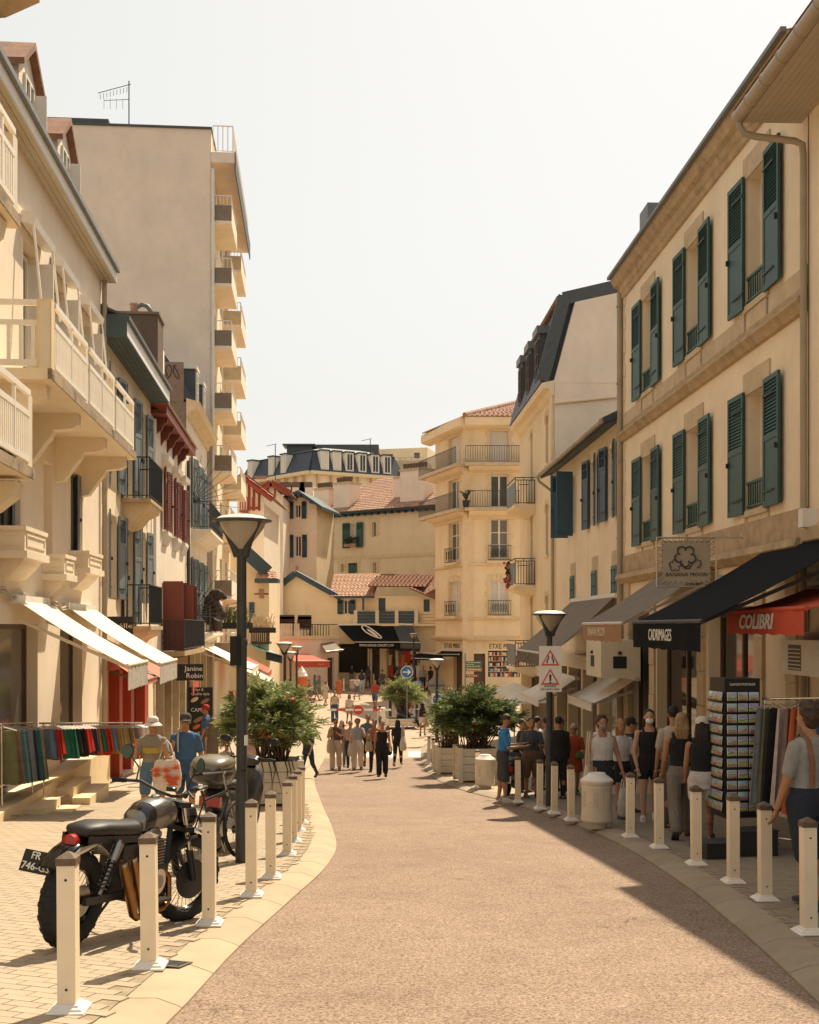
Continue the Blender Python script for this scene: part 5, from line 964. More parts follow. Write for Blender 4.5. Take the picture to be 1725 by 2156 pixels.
# banner sign with the flower emblem
b=thing('banner_sign','beige laced banner sign with dark flower emblem on the right facade','sign',W(1445,1184,23)); Y=23; c=b.location; k=Y/F
w2,h2=62*k,52*k; MB().box(-w2+.1,w2-.1,0,.012,-h2+.08,h2-.06).build('banner','banner_beige',b)
m=MB(); fx0,fx1,fz0,fz1=-62*k,63*k,-51*k,52*k
MB().tube([(fx0,0,fz0),(fx1,0,fz0),(fx1,0,fz1),(fx0,0,fz1)],.022,8,close=True).build('frame','aluminium',b); MB().bar((fx1,0,fz1),(6.5-c.x,0,fz1),.04,.04).build('bracket','aluminium',b); MB().bar((fx1,0,fz0+.2),(6.5-c.x,0,fz0+.2),.04,.04).build('bracket','aluminium',b)
m=MB()
for i in range(9):
    x=lerp(fx0,fx1,(i+.5)/9); x2=lerp(-w2+.15,w2-.15,(i+.5)/9); m.tube([(x-.04,0,fz1),(x2,0,h2-.1),(x+.04,0,fz1)],.006,4); m.tube([(x-.04,0,fz0),(x2,0,-h2+.12),(x+.04,0,fz0)],.006,4)
for i in range(7):
    z=lerp(fz0,fz1,(i+.5)/7); z2=lerp(-h2+.12,h2-.1,(i+.5)/7); m.tube([(fx0,0,z-.04),(-w2+.13,0,z2),(fx0,0,z+.04)],.006,4); m.tube([(fx1,0,z-.04),(w2-.13,0,z2),(fx1,0,z+.04)],.006,4)
stuff(m.build('lacing','frame_brown',b))
text('BANANA MOON',.075,'letter_dark',b,TX((0,-.006,-26*k),(1,0,0),(0,-1,0)),width=.82,shear=.2)
def petals(cx,cz,r,n,rot,th):
    for i in range(n):
        a0=rot+2*math.pi*i/n; pc=V((cx+math.cos(a0)*r*.62,0,cz+math.sin(a0)*r*.62)); m=MB(); L=[]
        for j in range(13): t=a0-2.1+4.2*j/12; L.append((pc.x+math.cos(t)*r*.42,-.006,pc.z+math.sin(t)*r*.42))
        m.tube(L,[th*(.35+.65*math.sin(math.pi*j/12)) for j in range(13)],5,sq=.3); m.build('emblem_petal','letter_dark',b)
petals(-.02,.12,.2,5,.9,.046); petals(-.22,-.06,.11,5,.3,.026)
m=MB(); m.tube([(-.08,-.006,-.02),(-.03,-.006,-.12),(.06,-.006,-.12),(.12,-.006,-.02),(.2,-.006,.05),(.28,-.006,.03),(.28,-.006,-.05),(.2,-.006,-.1),(.3,-.006,-.11)],[.018,.03,.036,.03,.024,.03,.03,.02,.012],6,sq=.3); m.build('emblem_swirl','letter_dark',b)
# --- bollards
pm=MB(); pm.prism([(-.054,-.054),(.054,-.054),(.054,.054),(-.054,.054)],.04,.885,'z'); post=pm.mesh('post','bollard_paint')
cm=MB(); cm.loft([[(-.06,-.06,.875),(.06,-.06,.875),(.06,.06,.875),(-.06,.06,.875)],[(-.06,-.06,.918),(.06,-.06,.918),(.06,.06,.918),(-.06,.06,.918)],[(-.008,-.008,.952),(.008,-.008,.952),(.008,.008,.952),(-.008,.008,.952)]]); capm=cm.mesh('cap','cap_brown')
bm=MB(); bm.loft([[(-s,-s,z),(s,-s,z),(s,s,z),(-s,s,z)] for s,z in ((.112,0),(.112,.014),(.1,.02),(.092,.032),(.074,.04),(.07,.05),(.058,.054))]); basem=bm.mesh('base','white_plastic')
scm=MB().lathe([(.008,0),(.008,.004),(.0,.006)],8).mesh('screw','iron')
Lb=[(145,2128),(316,2036),(441,1946),(530,1886),(571,1848),(605,1800),(618,1772),(628,1750),(635,1733)]
Rb=[(1703,1965),(1611,1895),(1544,1858),(1466,1820),(1388,1785),(1327,1762),(1203,1727),(1167,1713),(1137,1703),(1091,1689),(1006,1658)]
Mb=[(925,1621),(913,1615),(903,1609),(931,1591)]; Fb=[(688,1462),(724,1454),(768,1446),(787,1443),(817,1436),(676,1470)]
names=['nearest','second','third','fourth','fifth','sixth','seventh','eighth','ninth','tenth','eleventh']
def bollard(px,py,label,group,rz,sc=1):
    p=hit(px,py); t=thing('bollard',label,'bollard',p,rz,group); t.rotation_euler=(R(rnd.uniform(-.7,.7)),R(rnd.uniform(-.9,.9)),rz); t.scale=(sc,sc,sc)
    put('post',post,t); put('cap',capm,t); put('base',basem,t)
    for z in (.79,.14): put('screw',scm,t,(.0,-.054,z),(R(90),0,0))
for i,(px,py) in enumerate(Lb): bollard(px,py,f'cream square bollard with brown cap, {names[i]} in the row on the left kerb','bollards on the left kerb',R(2))
for i,(px,py) in enumerate(Rb): bollard(px,py,f'cream square bollard, {names[i]} in the shaded row on the right kerb','bollards on the right kerb',R(3))
for i,(px,py) in enumerate(Mb): bollard(px,py,f'thin cream bollard by the right planter, {names[i]} of the sunlit group of four','bollards by the right planter',0)
for i,(px,py) in enumerate(Fb): bollard(px,py,f'small far bollard on the bend of the street, number {names[i]} counted from the left' if i<5 else 'small far bollard beside the cafe, leftmost at the bend','bollards at the bend of the street',0)
MB
for i_,(px,py) in enumerate(((366,2030),)):
    q_=hit(px,py); t=thing('drain_cover','small dark drain cover in the left paving beside the '+('second' if i_==0 else 'nearest')+' bollard','drain cover',q_+V((0,0,.003)),R(-17)); t.rotation_euler=(-.085,0,R(-17)); MB().box(-.1,.1,-.1,.1,-.004,.004).build('frame','grate',t); [MB().box(-.08,.08,y_-.008,y_+.008,.004,.008).build('bar','iron_grey',t) for y_ in (-.06,-.02,.02,.06)]
# --- litter bins
def bin_(px,py,h,label):
    p=hit(px,py); t=thing('litter_bin',label,'bin',p,R(rnd.uniform(0,40)),'round stone litter bins'); t.scale=(h/.84,)*3
    MB().lathe([(.15,0),(.16,.08),(.24,.1),(.25,.13),(.24,.16),(.245,.2),(.24,.22),(.235,.26),(.235,.6),(.245,.64),(.235,.66),(.25,.69),(.26,.72),(.25,.745)],24).build('drum','bin_paint',t,35)
    MB().lathe([(.25,.745),(.22,.77),(.15,.82),(.13,.85),(.11,.85)],24).build('lid','white_plastic',t,35)
    for a in (200,250,300): 
        m=MB(); q=R(a)
        for j in range(3): m.tube([((.238)*math.cos(q+.13*math.sin(s*1.3+j*2)),.238*math.sin(q+.13*math.sin(s*1.3+j*2)),.34+.06*s+.0) for s in [i*.55 for i in range(8)]],.008,5)
        m.build('relief','bin_paint',t)
bin_(1257,1742,.86,'round cream litter bin with relief between the right bollards'); bin_(1022,1660,.82,'round cream litter bin behind the parked scooter by the right planter'); bin_(742,1452,.75,'small far litter bin on the bend in front of the end shops')
# --- street lamps
def lamp(px,py,ptop,label,Y=None,rad=.36):
    p=hit(px,py) if Y is None else V(((px-CX)/F*Y,Y,gz((px-CX)/F*Y,Y))); zt=W(px,ptop,p.y).z; H=zt-p.z; t=thing('street_lamp',label,'street lamp',p,R(rnd.uniform(0,90)),'street lamps along the street')
    MB().lathe([(.075,0),(.075,.9),(.064,.95),(.064,H*.62),(.06,H*.63),(.057,H-.52),(.07,H-.5),(.07,H-.42)],16).build('post','lamp_post',t,40)
    MB().lathe([(.055,H*.62),(.072,H*.625),(.072,H*.64),(.055,H*.645)],16).build('collar','lamp_post',t,40)
    MB().lathe([(.05,H-.43),(rad*.35,H-.34),(rad*.72,H-.17),(rad*.8,H-.1)],24,cap=False).build('bowl','lamp_glass',t,60)
    for k in range(3):
        a=2*math.pi*k/3+.5; c,s=math.cos(a),math.sin(a); MB().tube([(.05*c,.05*s,H-.5),(.09*c,.09*s,H-.4),(rad*.5*c,rad*.5*s,H-.24),(rad*.86*c,rad*.86*s,H-.07)],[.05,.045,.03,.022],8).build('arm','lamp_post',t,60)
    MB().lathe([(rad*.8,H-.1),(rad,H-.085),(rad,H-.07),(rad*.85,H-.055)],28).build('rim','lamp_post',t,40); MB().lathe([(rad*.85,H-.055),(rad*.82,H-.05),(rad*.7,H-.025),(rad*.4,H-.006),(.0,H)],28).build('hood','lamp_top',t,40)
    return t
t=lamp(509,1816,1083,'tall dark street lamp with disc head in front of the left oleander'); MB().box(-.15,-.064,-.05,.05,2.35,2.7).build('control_box','iron',t); MB().box(-.03,.03,-.072,-.066,1.4,1.52).build('torn_sticker','sign_white',t)
t2=lamp(1157,1697,1285,'dark street lamp carrying the warning panel on the right pavement'); 
lamp(600,0,1351,'far street lamp with disc head right of the long red awning',Y=46); lamp(612,0,1371,'far street lamp half hidden behind the larger far lamp',Y=62); lamp(625,0,1360,'thin far street lamp in front of the red cafe awning',Y=66); lamp(920,1563,1386,'street lamp beside the blue arrow signs at the right planter'); lamp(871,0,1333,'small farthest street lamp in front of the end shops',Y=83)
# --- traffic signs
def disc(parent,c,r,mats,th=.02,n=28):
    m=MB(MX.Translation(c)@MX.Rotation(R(90),4,'X')); m.lathe([(r,-th),(r,0)],n); m.build('plate','sign_grey',parent); m=MB(MX.Translation(V(c)+V((0,-.003,0)))@MX.Rotation(R(90),4,'X')); m.lathe([(r,0),(r,.004)],n); m.build('face',mats[0],parent); m=MB(MX.Translation(V(c)+V((0,-.006,0)))@MX.Rotation(R(90),4,'X')); m.lathe([(r*.9,0),(r*.9,.004)],n); m.build('face',mats[1],parent)
def arrow(parent,c,s,mat,rot=0):
    m=MB(MX.Translation(V(c)+V((0,-.014,0)))@MX.Rotation(rot,4,'Y')); m.prism([(-s,-.12*s),(.45*s,-.12*s),(.05*s,-.55*s),(.3*s,-.6*s),(s,0),(.3*s,.6*s),(.05*s,.55*s),(.45*s,.12*s),(-s,.12*s)],-.003,.0); m.build('arrow',mat,parent)
p=hit(857,1532); t=thing('arrow_sign','tall blue round sign with white right arrow at the island','traffic sign',p); q=W(856,1415,p.y)-p; MB().tube([(0,.04,0),(0,.04,q.z+.3)],.035,8).build('pole','sign_grey',t); disc(t,(0,0,q.z),.33,('sign_white','sign_blue')); arrow(t,(0,0,q.z),.22,'sign_white')
p=hit(922,1545); t=thing('arrow_sign','low blue arrow sign on a white panel beside the right planter','traffic sign',p); q=W(922,1473,p.y)-p; MB().tube([(0,.06,0),(0,.06,q.z+.3)],.03,8).build('pole','sign_grey',t); MB().box(-.3,.3,.01,.03,q.z-.85,q.z+.3).build('panel','sign_white',t); disc(t,(0,0,q.z),.27,('sign_white','sign_blue')); arrow(t,(0,0,q.z),.18,'sign_white',R(20)); text('DE 11H',.09,'letter_dark',t,TX((0,.0,q.z-.55),(1,0,0),(0,-1,0)))
p=hit(921,1538); t=thing('round_sign_back','grey back of a large round sign behind the right planter','traffic sign',p+V((0,1.2,0))); q=W(921,1446,p.y)-p; MB().tube([(0,.04,0),(0,.04,q.z+.3)],.035,8).build('pole','sign_grey',t); m=MB(MX.Translation((0,0,q.z))@MX.Rotation(R(90),4,'X')); m.lathe([(.46,-.02),(.46,.02)],28); m.build('plate','sign_grey',t); MB().box(-.4,.4,-.05,-.02,q.z-.03,q.z+.03).build('clamp','iron_grey',t)
p=hit(812,1535); t=thing('barrier','red and white striped lifting barrier with a round no entry plate','barrier',p); z=W(755,1494,p.y).z-p.z; xl=W(690,1494,p.y).x-p.x; MB().box(-.42,-.02,-.15,.2,0,1.1).build('cabinet','sign_white',t)
n=7
for i in range(n): MB().box(lerp(xl,.3,i/n),lerp(xl,.3,(i+1)/n),-.23,-.18,z-.05,z+.05).build('boom_stripe','sign_red' if i%2 else 'sign_white',t)
xc=W(755,1494,p.y).x-p.x; disc(t,(xc,-.24,z),.24,('sign_red','sign_red')); MB().box(xc-.17,xc+.17,-.262,-.252,z-.045,z+.045).build('bar','sign_white',t)
# warning panel on the lamp post
p=t2.location; zt=lambda py:W(1157,py,p.y).z-p.z
t=thing('warning_sign','white panel with two red warning triangles on the right lamp post','traffic sign',p+V((0,-.14,0))); k=p.y/F; MB().box(-23*k,24*k,0,.02,zt(1456),zt(1360)).build('panel','sign_white',t); MB().box(-23*k,-20*k,.02,.1,zt(1385),zt(1366)).build('clamp','iron',t)
for py,sym in ((1384,'narrow'),(1424,'!')):
    c=zt(py); h=17*k; m=MB(); pts=[(-1.15*h,-h),(1.15*h,-h),(0,h)]
    m.prism(pts,-.006,0); m.build('triangle','sign_orange',t); m=MB(); m.prism([(x*.72,z*.72-.0*h-.06*h) for x,z in pts],-.009,-.004); o=m.build('triangle_inner','sign_white',t); o.location=(0,0,c); o.parent.children
    for q in [x for x in COL.objects if x.parent==t and x.name.startswith('triangle') and x.location.z==0]: q.location=(0,0,c)
    if sym=='!': MB().prism([(-.014,-.0),(.014,0),(.022,.13),(-.022,.13)],-.014,-.01).build('mark','iron',t,None,(0,0,c-.09)); MB().box(-.016,.016,-.014,-.01,-.045,-.015).build('mark','iron',t,None,(0,0,c-.09))
    else:
        for s in (-1,1): MB().prism([(s*.075,-.08),(s*.05,-.08),(s*.05,-.03),(s*.025,.0),(s*.025,.07),(s*.045,.07),(s*.045,.01),(s*.075,-.02)][::s],-.014,-.01).build('mark','iron',t,None,(0,0,c-.03))
text('BARRIERE',3.6*k,'letter_dark',t,TX((0,-.004,zt(1444)),(1,0,0),(0,-1,0)),width=24*k); text('DE 11H00 \u00e0 2H30',3.6*k,'letter_dark',t,TX((0,-.004,zt(1450.5)),(1,0,0),(0,-1,0)),width=38*k)
# direction signs
p=V(((980-CX)/F*64,64,gz((980-CX)/F*64,64))); t=thing('direction_signs','post of green and brown direction boards in front of the bookshop','sign',p); MB().tube([(0,.05,0),(0,.05,W(980,1375,64).z-p.z)],.04,8).build('post','sign_grey',t)
for py,m_,wd,s in ((1395,'sign_green',35,'PORT DES PECHEURS'),(1403,'sign_green',35,'PLACE'),(1410,'canvas_brown',35,'AQUARIUM'),(1423,'shutter_red',29,'MUSEE')): z=W(980,py,64).z-p.z; MB().box(.04,wd/F*64,0,.02,z-.09,z+.08).build('board',m_,t); text(s,.06,'letter_white',t,TX((wd/F*32,-.004,z),(1,0,0),(0,-1,0)),width=wd/F*64*.75)
# information frame with scooters at the island
p=hit(850,1526); t=thing('information_frame','brown framed street plan with red header at the island','sign',p); k=p.y/F
for x in (-28,28): MB().box(x*k-.08,x*k+.08,0,.12,0,72*k).build('post','iron_grey',t)
MB().box(-30*k,30*k,.02,.1,64*k,70*k).build('header','red_paint',t); text('Centre historique',2.6*k,'letter_white',t,TX((0,.014,67*k),(1,0,0),(0,-1,0)),width=44*k); MB().box(-12*k,20*k,-.02,.02,35*k,46*k).build('orange_board','sign_orange',t)
# parasols
for i,(px,py,Y,s) in enumerate(((1083,1460,50,1.3),(1100,1478,47,1.1))):
    p=V(((px-CX)/F*Y,Y,gz((px-CX)/F*Y,Y))); t=thing('parasol','white cafe parasol behind the right oleander, '+('upper' if i==0 else 'lower')+' one','parasol',p,0,'white parasols'); z=W(px,py,Y).z-p.z; MB().tube([(0,0,0),(0,0,z+.4)],.03,8).build('pole','white_paint',t); MB().loft([[(s*math.cos(a*math.pi/4),s*math.sin(a*math.pi/4),z) for a in range(8)],[(.05*math.cos(a*math.pi/4),.05*math.sin(a*math.pi/4),z+.45) for a in range(8)]]).build('canopy','canvas_white',t)
# --- planters and oleanders
def planter(px,py,w_,h,label,n=4):
    p=hit(px,py); t=thing('planter',label,'planter',p,R(6)); m=MB(); hw=w_/2
    for sx in (-1,1):
        for sy in (-1,1): MB().box(sx*hw-.06,sx*hw+.06,sy*hw-.06,sy*hw+.06,0,h).build('corner_post','planter_wood',t)
    bh=(h-.1)/n; f=MB().box(-hw+.06,hw-.06,-.02,.02,0,bh-.012).mesh('board','planter_wood')
    for k in range(n):
        for a in range(4): put('board',f,t,(hw*math.sin(a*math.pi/2)*1.0,-hw*math.cos(a*math.pi/2),.09+k*bh),(0,0,a*math.pi/2))
    MB().box(-hw+.03,hw-.03,-hw+.03,hw-.03,h-.16,h-.1).build('soil','soil',t); return t
def oleander(base,rx,ry,h,seed,label,nleaf=6500,lm=('leaf','leaf_light'),fl=40,low=.25,shift=(0,0)):
    q=random.Random(seed); t=thing('oleander',label,'shrub',base); st=MB(); lv=MB(); tips=[]
    for i in range(70):
        a=q.uniform(0,6.28); rr=math.sqrt(q.random()); top=V((rx*rr*math.cos(a)+shift[0],ry*rr*math.sin(a)+shift[1],h*(1-.42*rr*rr)*q.uniform(.62,1.0))); b0=V((q.uniform(-.3,.3),q.uniform(-.3,.3),0)); mid=b0.lerp(top,.55)+V((0,0,.16*h)); st.tube([b0,b0.lerp(mid,.6),mid,top],[.018,.015,.011,.005],5)
        for k in range(9): tips.append((mid.lerp(top,k/8) if k>1 else b0.lerp(mid,.6+.2*k),(top-mid).normalized(),k/8))
        for s in range(3): 
            a2=q.uniform(0,6.28); e=top+V((math.cos(a2)*.3,math.sin(a2)*.3,q.uniform(-.25,.2))); st.tube([mid.lerp(top,.5),e],[.008,.003],4)
            for k in range(4): tips.append((mid.lerp(top,.5).lerp(e,.4+.2*k),(e-mid).normalized(),1))
    for i in range(nleaf):
        p,d,k=q.choice(tips)
        if p.z<low*h and q.random()<.85: continue
        a=q.uniform(0,6.28); side=V((math.cos(a),math.sin(a),0)); dirv=(d*q.uniform(.4,1.1)+side*q.uniform(.5,1)+V((0,0,q.uniform(-.1,.4)))).normalized(); L=q.uniform(.13,.25); wv=dirv.cross(V((q.gauss(0,1),q.gauss(0,1),q.gauss(0,1)))).normalized()*q.uniform(.011,.019); c=p+side*q.uniform(0,.06)+V((0,0,q.uniform(-.05,.05))); mid=c+dirv*L*.5; tip=c+dirv*L-V((0,0,L*.18))
        lv.m=1 if q.random()<.42 else 0; n=lv.av((c,mid+wv,tip,mid-wv)); lv.af(n,n+1,n+2,n+3)
    lv.m=0; stuff(lv.build('foliage',list(lm),t)); stuff(st.build('stems','stem',t))
    if fl:
        f=MB()
        for i in range(fl):
            p,d,k=q.choice([x for x in tips if x[2]>.8])
            for j in range(9): c=p+d*.12+V((q.gauss(0,.045),q.gauss(0,.045),q.gauss(0.02,.045))); n=f.av([c+V((q.gauss(0,.035),q.gauss(0,.035),q.gauss(0,.035))) for _ in range(4)]); f.af(n,n+1,n+2,n+3)
        stuff(f.build('blossom','flower_red',t))
    return t
t=planter(582,1694,.95,.92,'cream wooden planter with the flowering oleander on the left kerb'); b=t.location; oleander(b+V((-.08,.05,.75)),0.80,.8,1.74,3,'big red-flowering oleander in the left planter',18000,fl=16,low=.12,lm=('leaf','leaf_light'))
m=MB()
for k in range(7): x=rnd.uniform(-.3,.3); m.tube([(x,-.5,.92),(x+.05,-.62,.75),(x+rnd.uniform(-.1,.15),-.6,.35)],[.012,.012,.003],4)
m.build('trailing_leaves','leaf_dark',t)
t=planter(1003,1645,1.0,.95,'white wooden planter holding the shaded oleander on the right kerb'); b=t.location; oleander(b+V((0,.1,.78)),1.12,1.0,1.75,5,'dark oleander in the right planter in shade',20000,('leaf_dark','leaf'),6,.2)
t=planter(948,1628,.8,.82,'smaller white wooden planter left of the shaded oleander'); b=t.location; oleander(b+V((0,0,.66)),.5,.55,1.55,9,'sparse light oleander in the smaller right planter',5000,('leaf','leaf_light'),4,.35)
p=hit(845,1535); t=planter(845,1530,1.6,.5,'low planter on the island behind the barrier',3); oleander(t.location+V((.1,.6,.4)),1.15,.7,2.25,11,'bright oleander on the island behind the arrow sign',9000,('leaf_light','leaf'),0,.3)
# balcony greenery by the tower
for i,(px,py,Y,lb) in enumerate(((500,1290,62,'spiky green plants on the balcony beside the tower'),(553,1300,72,'pale tall plant on the wooden lane balcony'))):
    t=thing('balcony_plant',lb,'plant',W(px,py+22,Y)); m=MB()
    for k in range(60): a=rnd.uniform(0,6.3); q=rnd.uniform(.4,1.1); x=rnd.uniform(-.7,.7); m.tube([(x,0,0),(x+q*.3*math.cos(a),q*.3*math.sin(a),q*.8),(x+q*.6*math.cos(a),q*.6*math.sin(a),q*.75)],[.03,.03,.005],4)
    m.build('leaves','leaf' if i==0 else 'letter_cream',t); MB().box(-.8,.8,-.15,.15,-.3,.02).build('trough','iron',t)
# bear on the balcony
p=LP(51.2,.62,2.45); p=W(447,1300,51); t=thing('bear_figure','brown bear figure leaning over the left balcony rail','statue',p)
def blob(m,parts):
    for c,r_ in parts: m.ell(c,*r_,12,8)
m=MB(); blob(m,[((-.1,0,.15),(.36,.34,.5)),((-.02,0,.62),(.34,.3,.42)),((.16,0,.98),(.3,.25,.26)),((.36,0,.95),(.2,.18,.2)),((.5,0,.86),(.16,.11,.11)),((.28,-.15,1.14),(.06,.05,.07)),((.28,.15,1.14),(.06,.05,.07))]); m.tube([(.1,-.28,.65),(.3,-.3,.35),(.52,-.28,.18),(.55,-.28,-.1)],[.17,.15,.12,.1],10); m.tube([(.1,.28,.65),(.3,.3,.35),(.52,.28,.18),(.55,.28,-.1)],[.17,.15,.12,.1],10); m.tube([(-.1,-.25,-.1),(.2,-.3,-.25),(.25,-.3,-.6)],[.22,.18,.12],10); m.tube([(-.1,.25,-.1),(.2,.3,-.25),(.25,.3,-.6)],[.22,.18,.12],10)
o=m.build('body','bear',t); md=o.modifiers.new('r','REMESH'); md.mode='VOXEL'; md.voxel_size=.035; md.use_smooth_shade=True
# --- clothes rack on the left
gcol=['canvas_cream']; 
for n_,c in (('g_denim',(.10,.16,.23)),('g_red',(.50,.03,.02)),('g_green',(.02,.12,.08)),('g_black',(.015,.015,.015)),('g_navy',(.03,.05,.09)),('g_orange',(.45,.10,.03)),('g_mustard',(.42,.24,.05)),('g_grey',(.22,.22,.21)),('g_taupe',(.30,.22,.15)),('g_brown',(.20,.12,.08)),('g_pink',(.50,.38,.36)),('g_white',(.62,.58,.54)),('g_olive',(.10,.10,.05)),('g_teal',(.08,.17,.17))): M(n_,c,.85,.18,8,.3,30)
def rack(a,b,h,label):
    a=V((a[0],a[1],gz(*a[:2]))); b=V((b[0],b[1],gz(*b[:2]))); t=thing('clothes_rail',label,'clothes rail',a); d=b-a; MB().tube([(0,0,h),(d.x,d.y,d.z+h)],.016,8).build('rail','chrome',t)
    for q in (.03,.97): e=d*q; MB().tube([(e.x,e.y,e.z),(e.x,e.y,e.z+h)],.014,8).build('upright','chrome',t); n=V((-d.y,d.x,0)).normalized()*.28; MB().bar(e+n+V((0,0,.05)),e-n+V((0,0,.05)),.03,.03).build('foot','chrome',t)
    MB().tube([(d.x*.03,d.y*.03,d.z*.03+.16),(d.x*.97,d.y*.97,d.z*.97+.16)],.012,6).build('lower_rail','chrome',t); return a,b
def garment(p,dr,mat,L,wd,label,group,flare=1.2):
    t=thing('garment',label,'garment',p,math.atan2(dr.y,dr.x)+math.pi/2+rnd.uniform(-.15,.15),group); n=16; rings=[]
    for k in range(5):
        f=k/4; z=-.1-L*f; w_=wd/2*lerp(.8,flare,f); rings.append([(w_*math.cos(2*math.pi*j/n),(.03+.014*f)*math.sin(2*math.pi*j/n)+(.01+.022*f)*math.sin(j*2.5+p.y*9),z+.01*math.sin(j*1.9)) for j in range(n)])
    MB().loft(rings).build('cloth',mat,t,60); MB().tube([(-wd*.42,0,-.1),(0,0,-.04),(wd*.42,0,-.1)],.008,5).build('hanger','aluminium',t); MB().tube([(0,0,-.04),(.0,0,.0),(.02,0,.015)],.005,4).build('hook','chrome',t)
pw_=lambda px,Y:((px-CX)/F*Y,Y)
a,b=rack(pw_(84,20.6),pw_(300,26.8),1.5,'long chrome clothes rail of colourful shorts outside the left shop')
seq=['g_denim','g_denim','g_red','g_red','g_green','g_green','g_green','g_green','g_black','g_black','g_black','g_red','g_red','g_navy','g_navy','g_orange','g_green','g_green','g_red','g_red','g_denim','g_denim','g_mustard','g_mustard','g_grey','g_mustard','g_taupe','g_brown','g_taupe','g_brown','g_grey','g_pink','g_pink','g_white','g_pink','g_white']
nm={'g_denim':'blue denim','g_red':'red','g_green':'dark green','g_black':'black','g_navy':'navy','g_orange':'rust orange','g_mustard':'mustard','g_grey':'grey','g_taupe':'taupe','g_brown':'brown','g_pink':'pale pink','g_white':'off white','g_olive':'olive','g_teal':'teal'}
cnt={}
names=['first','second','third','fourth','fifth','sixth','seventh']
for i,c in enumerate(seq):
    f=(i+.7)/len(seq); p=a.lerp(b,f)+V((0,0,1.49)); cnt[c]=cnt.get(c,0)+1; garment(p,b-a,c,rnd.uniform(.42,.54),.42,f'{nm[c]} garment, {names[cnt[c]-1]} of that colour on the long chrome rail',f'{nm[c]} garments on the long rail')
a,b=rack(pw_(2,18.7),pw_(70,20.4),1.5,'short chrome clothes rail at the left edge with dark clothes')
for i,c in enumerate(['g_olive','g_brown','g_teal','g_denim','g_grey','g_navy','g_green','g_taupe']): garment(a.lerp(b,(i+.6)/8)+V((0,0,1.49)),b-a,c,.85,.5,f'{nm[c]} garment on the short rail at the left edge',f'{nm[c]} garments on the short left rail')
MB_=MB
# --- postcard stand, crates, hanging dresses on the right
def cards():
    m=bpy.data.materials.new('postcard'); m.use_nodes=True; MT['postcard']=m; N=m.node_tree.nodes; L=m.node_tree.links; p=N['Principled BSDF']; p.inputs['Roughness'].default_value=.4
    oi=N.new('ShaderNodeObjectInfo'); tc=N.new('ShaderNodeTexCoord'); ad=N.new('ShaderNodeVectorMath'); ad.operation='ADD'; mu=N.new('ShaderNodeVectorMath'); mu.operation='SCALE'; mu.inputs['Scale'].default_value=40; L.new(oi.outputs['Random'],mu.inputs[0]); L.new(tc.outputs['Object'],ad.inputs[0]); L.new(mu.outputs[0],ad.inputs[1])
    n=N.new('ShaderNodeTexNoise'); n.inputs['Scale'].default_value=9; n.inputs['Detail'].default_value=3; L.new(ad.outputs[0],n.inputs['Vector']); sp=N.new('ShaderNodeSeparateXYZ'); L.new(tc.outputs['Object'],sp.inputs[0]); a=N.new('ShaderNodeMath'); a.operation='MULTIPLY_ADD'; a.inputs[1].default_value=7; L.new(sp.outputs[2],a.inputs[0]); L.new(n.outputs[0],a.inputs[2]); r=N.new('ShaderNodeValToRGB'); cr=r.color_ramp; 
    for pos,c in ((0,(.12,.10,.06,1)),(.3,(.5,.32,.14,1)),(.42,(.16,.22,.12,1)),(.55,(.55,.45,.40,1)),(.66,(.25,.42,.58,1)),(1,(.5,.62,.70,1))):
        e=cr.elements.new(pos) if pos not in (0,1) else cr.elements[0 if pos==0 else -1]; e.color=c
    L.new(a.outputs[0],r.inputs[0]); h=N.new('ShaderNodeHueSaturation'); q=N.new('ShaderNodeMapRange'); q.inputs[3].default_value=.38; q.inputs[4].default_value=.62; L.new(oi.outputs['Random'],q.inputs[0]); L.new(q.outputs[0],h.inputs['Hue']); L.new(r.outputs[0],h.inputs['Color']); L.new(h.outputs[0],p.inputs['Base Color'])
cards()
Y=16.2; p=V(((1547-CX)/F*Y,Y,gz((1547-CX)/F*Y,Y))); t=thing('postcard_stand','black revolving postcard stand full of cards on the right pavement','display stand',p,R(8)); zb=W(1547,1716,Y).z-p.z; zt=W(1547,1427,Y).z-p.z; hw=.25
MB().lathe([(.3,0),(.3,.02),(.04,.05),(.03,zb)],12).build('base','iron',t); MB().box(-hw,hw,-hw,hw,zb,zt).build('column','postcard_rack',t); text('CARTES POSTALES',.03,'letter_white',t,TX((0,-hw-.004,zt-.08),(1,0,0),(0,-1,0)),width=.36)
cmn=MB().box(-.062,.062,-.004,.004,-.05,.05).mesh('postcard','postcard'); wmn=MB().box(-.068,.068,-.002,.002,-.056,.056).mesh('card_border','sign_white'); hm=MB().box(-.075,.075,-.02,0,-.075,-.055).mesh('card_holder','iron')
for f in range(4):
    for r_ in range(11):
        for c in range(3):
            z=zt-.24-r_*((zt-zb-.3)/10.6); x=(c-1)*.155; R_=MX.Rotation(f*math.pi/2,3,'Z')
            if f in (1,2): continue
            for me,off in ((cmn,.03),(wmn,.024),(hm,.02)):
                q=R_@V((x,-hw-off,z)); put(me.name.split('.')[0],me,t,q,(R(-8),0,f*math.pi/2))
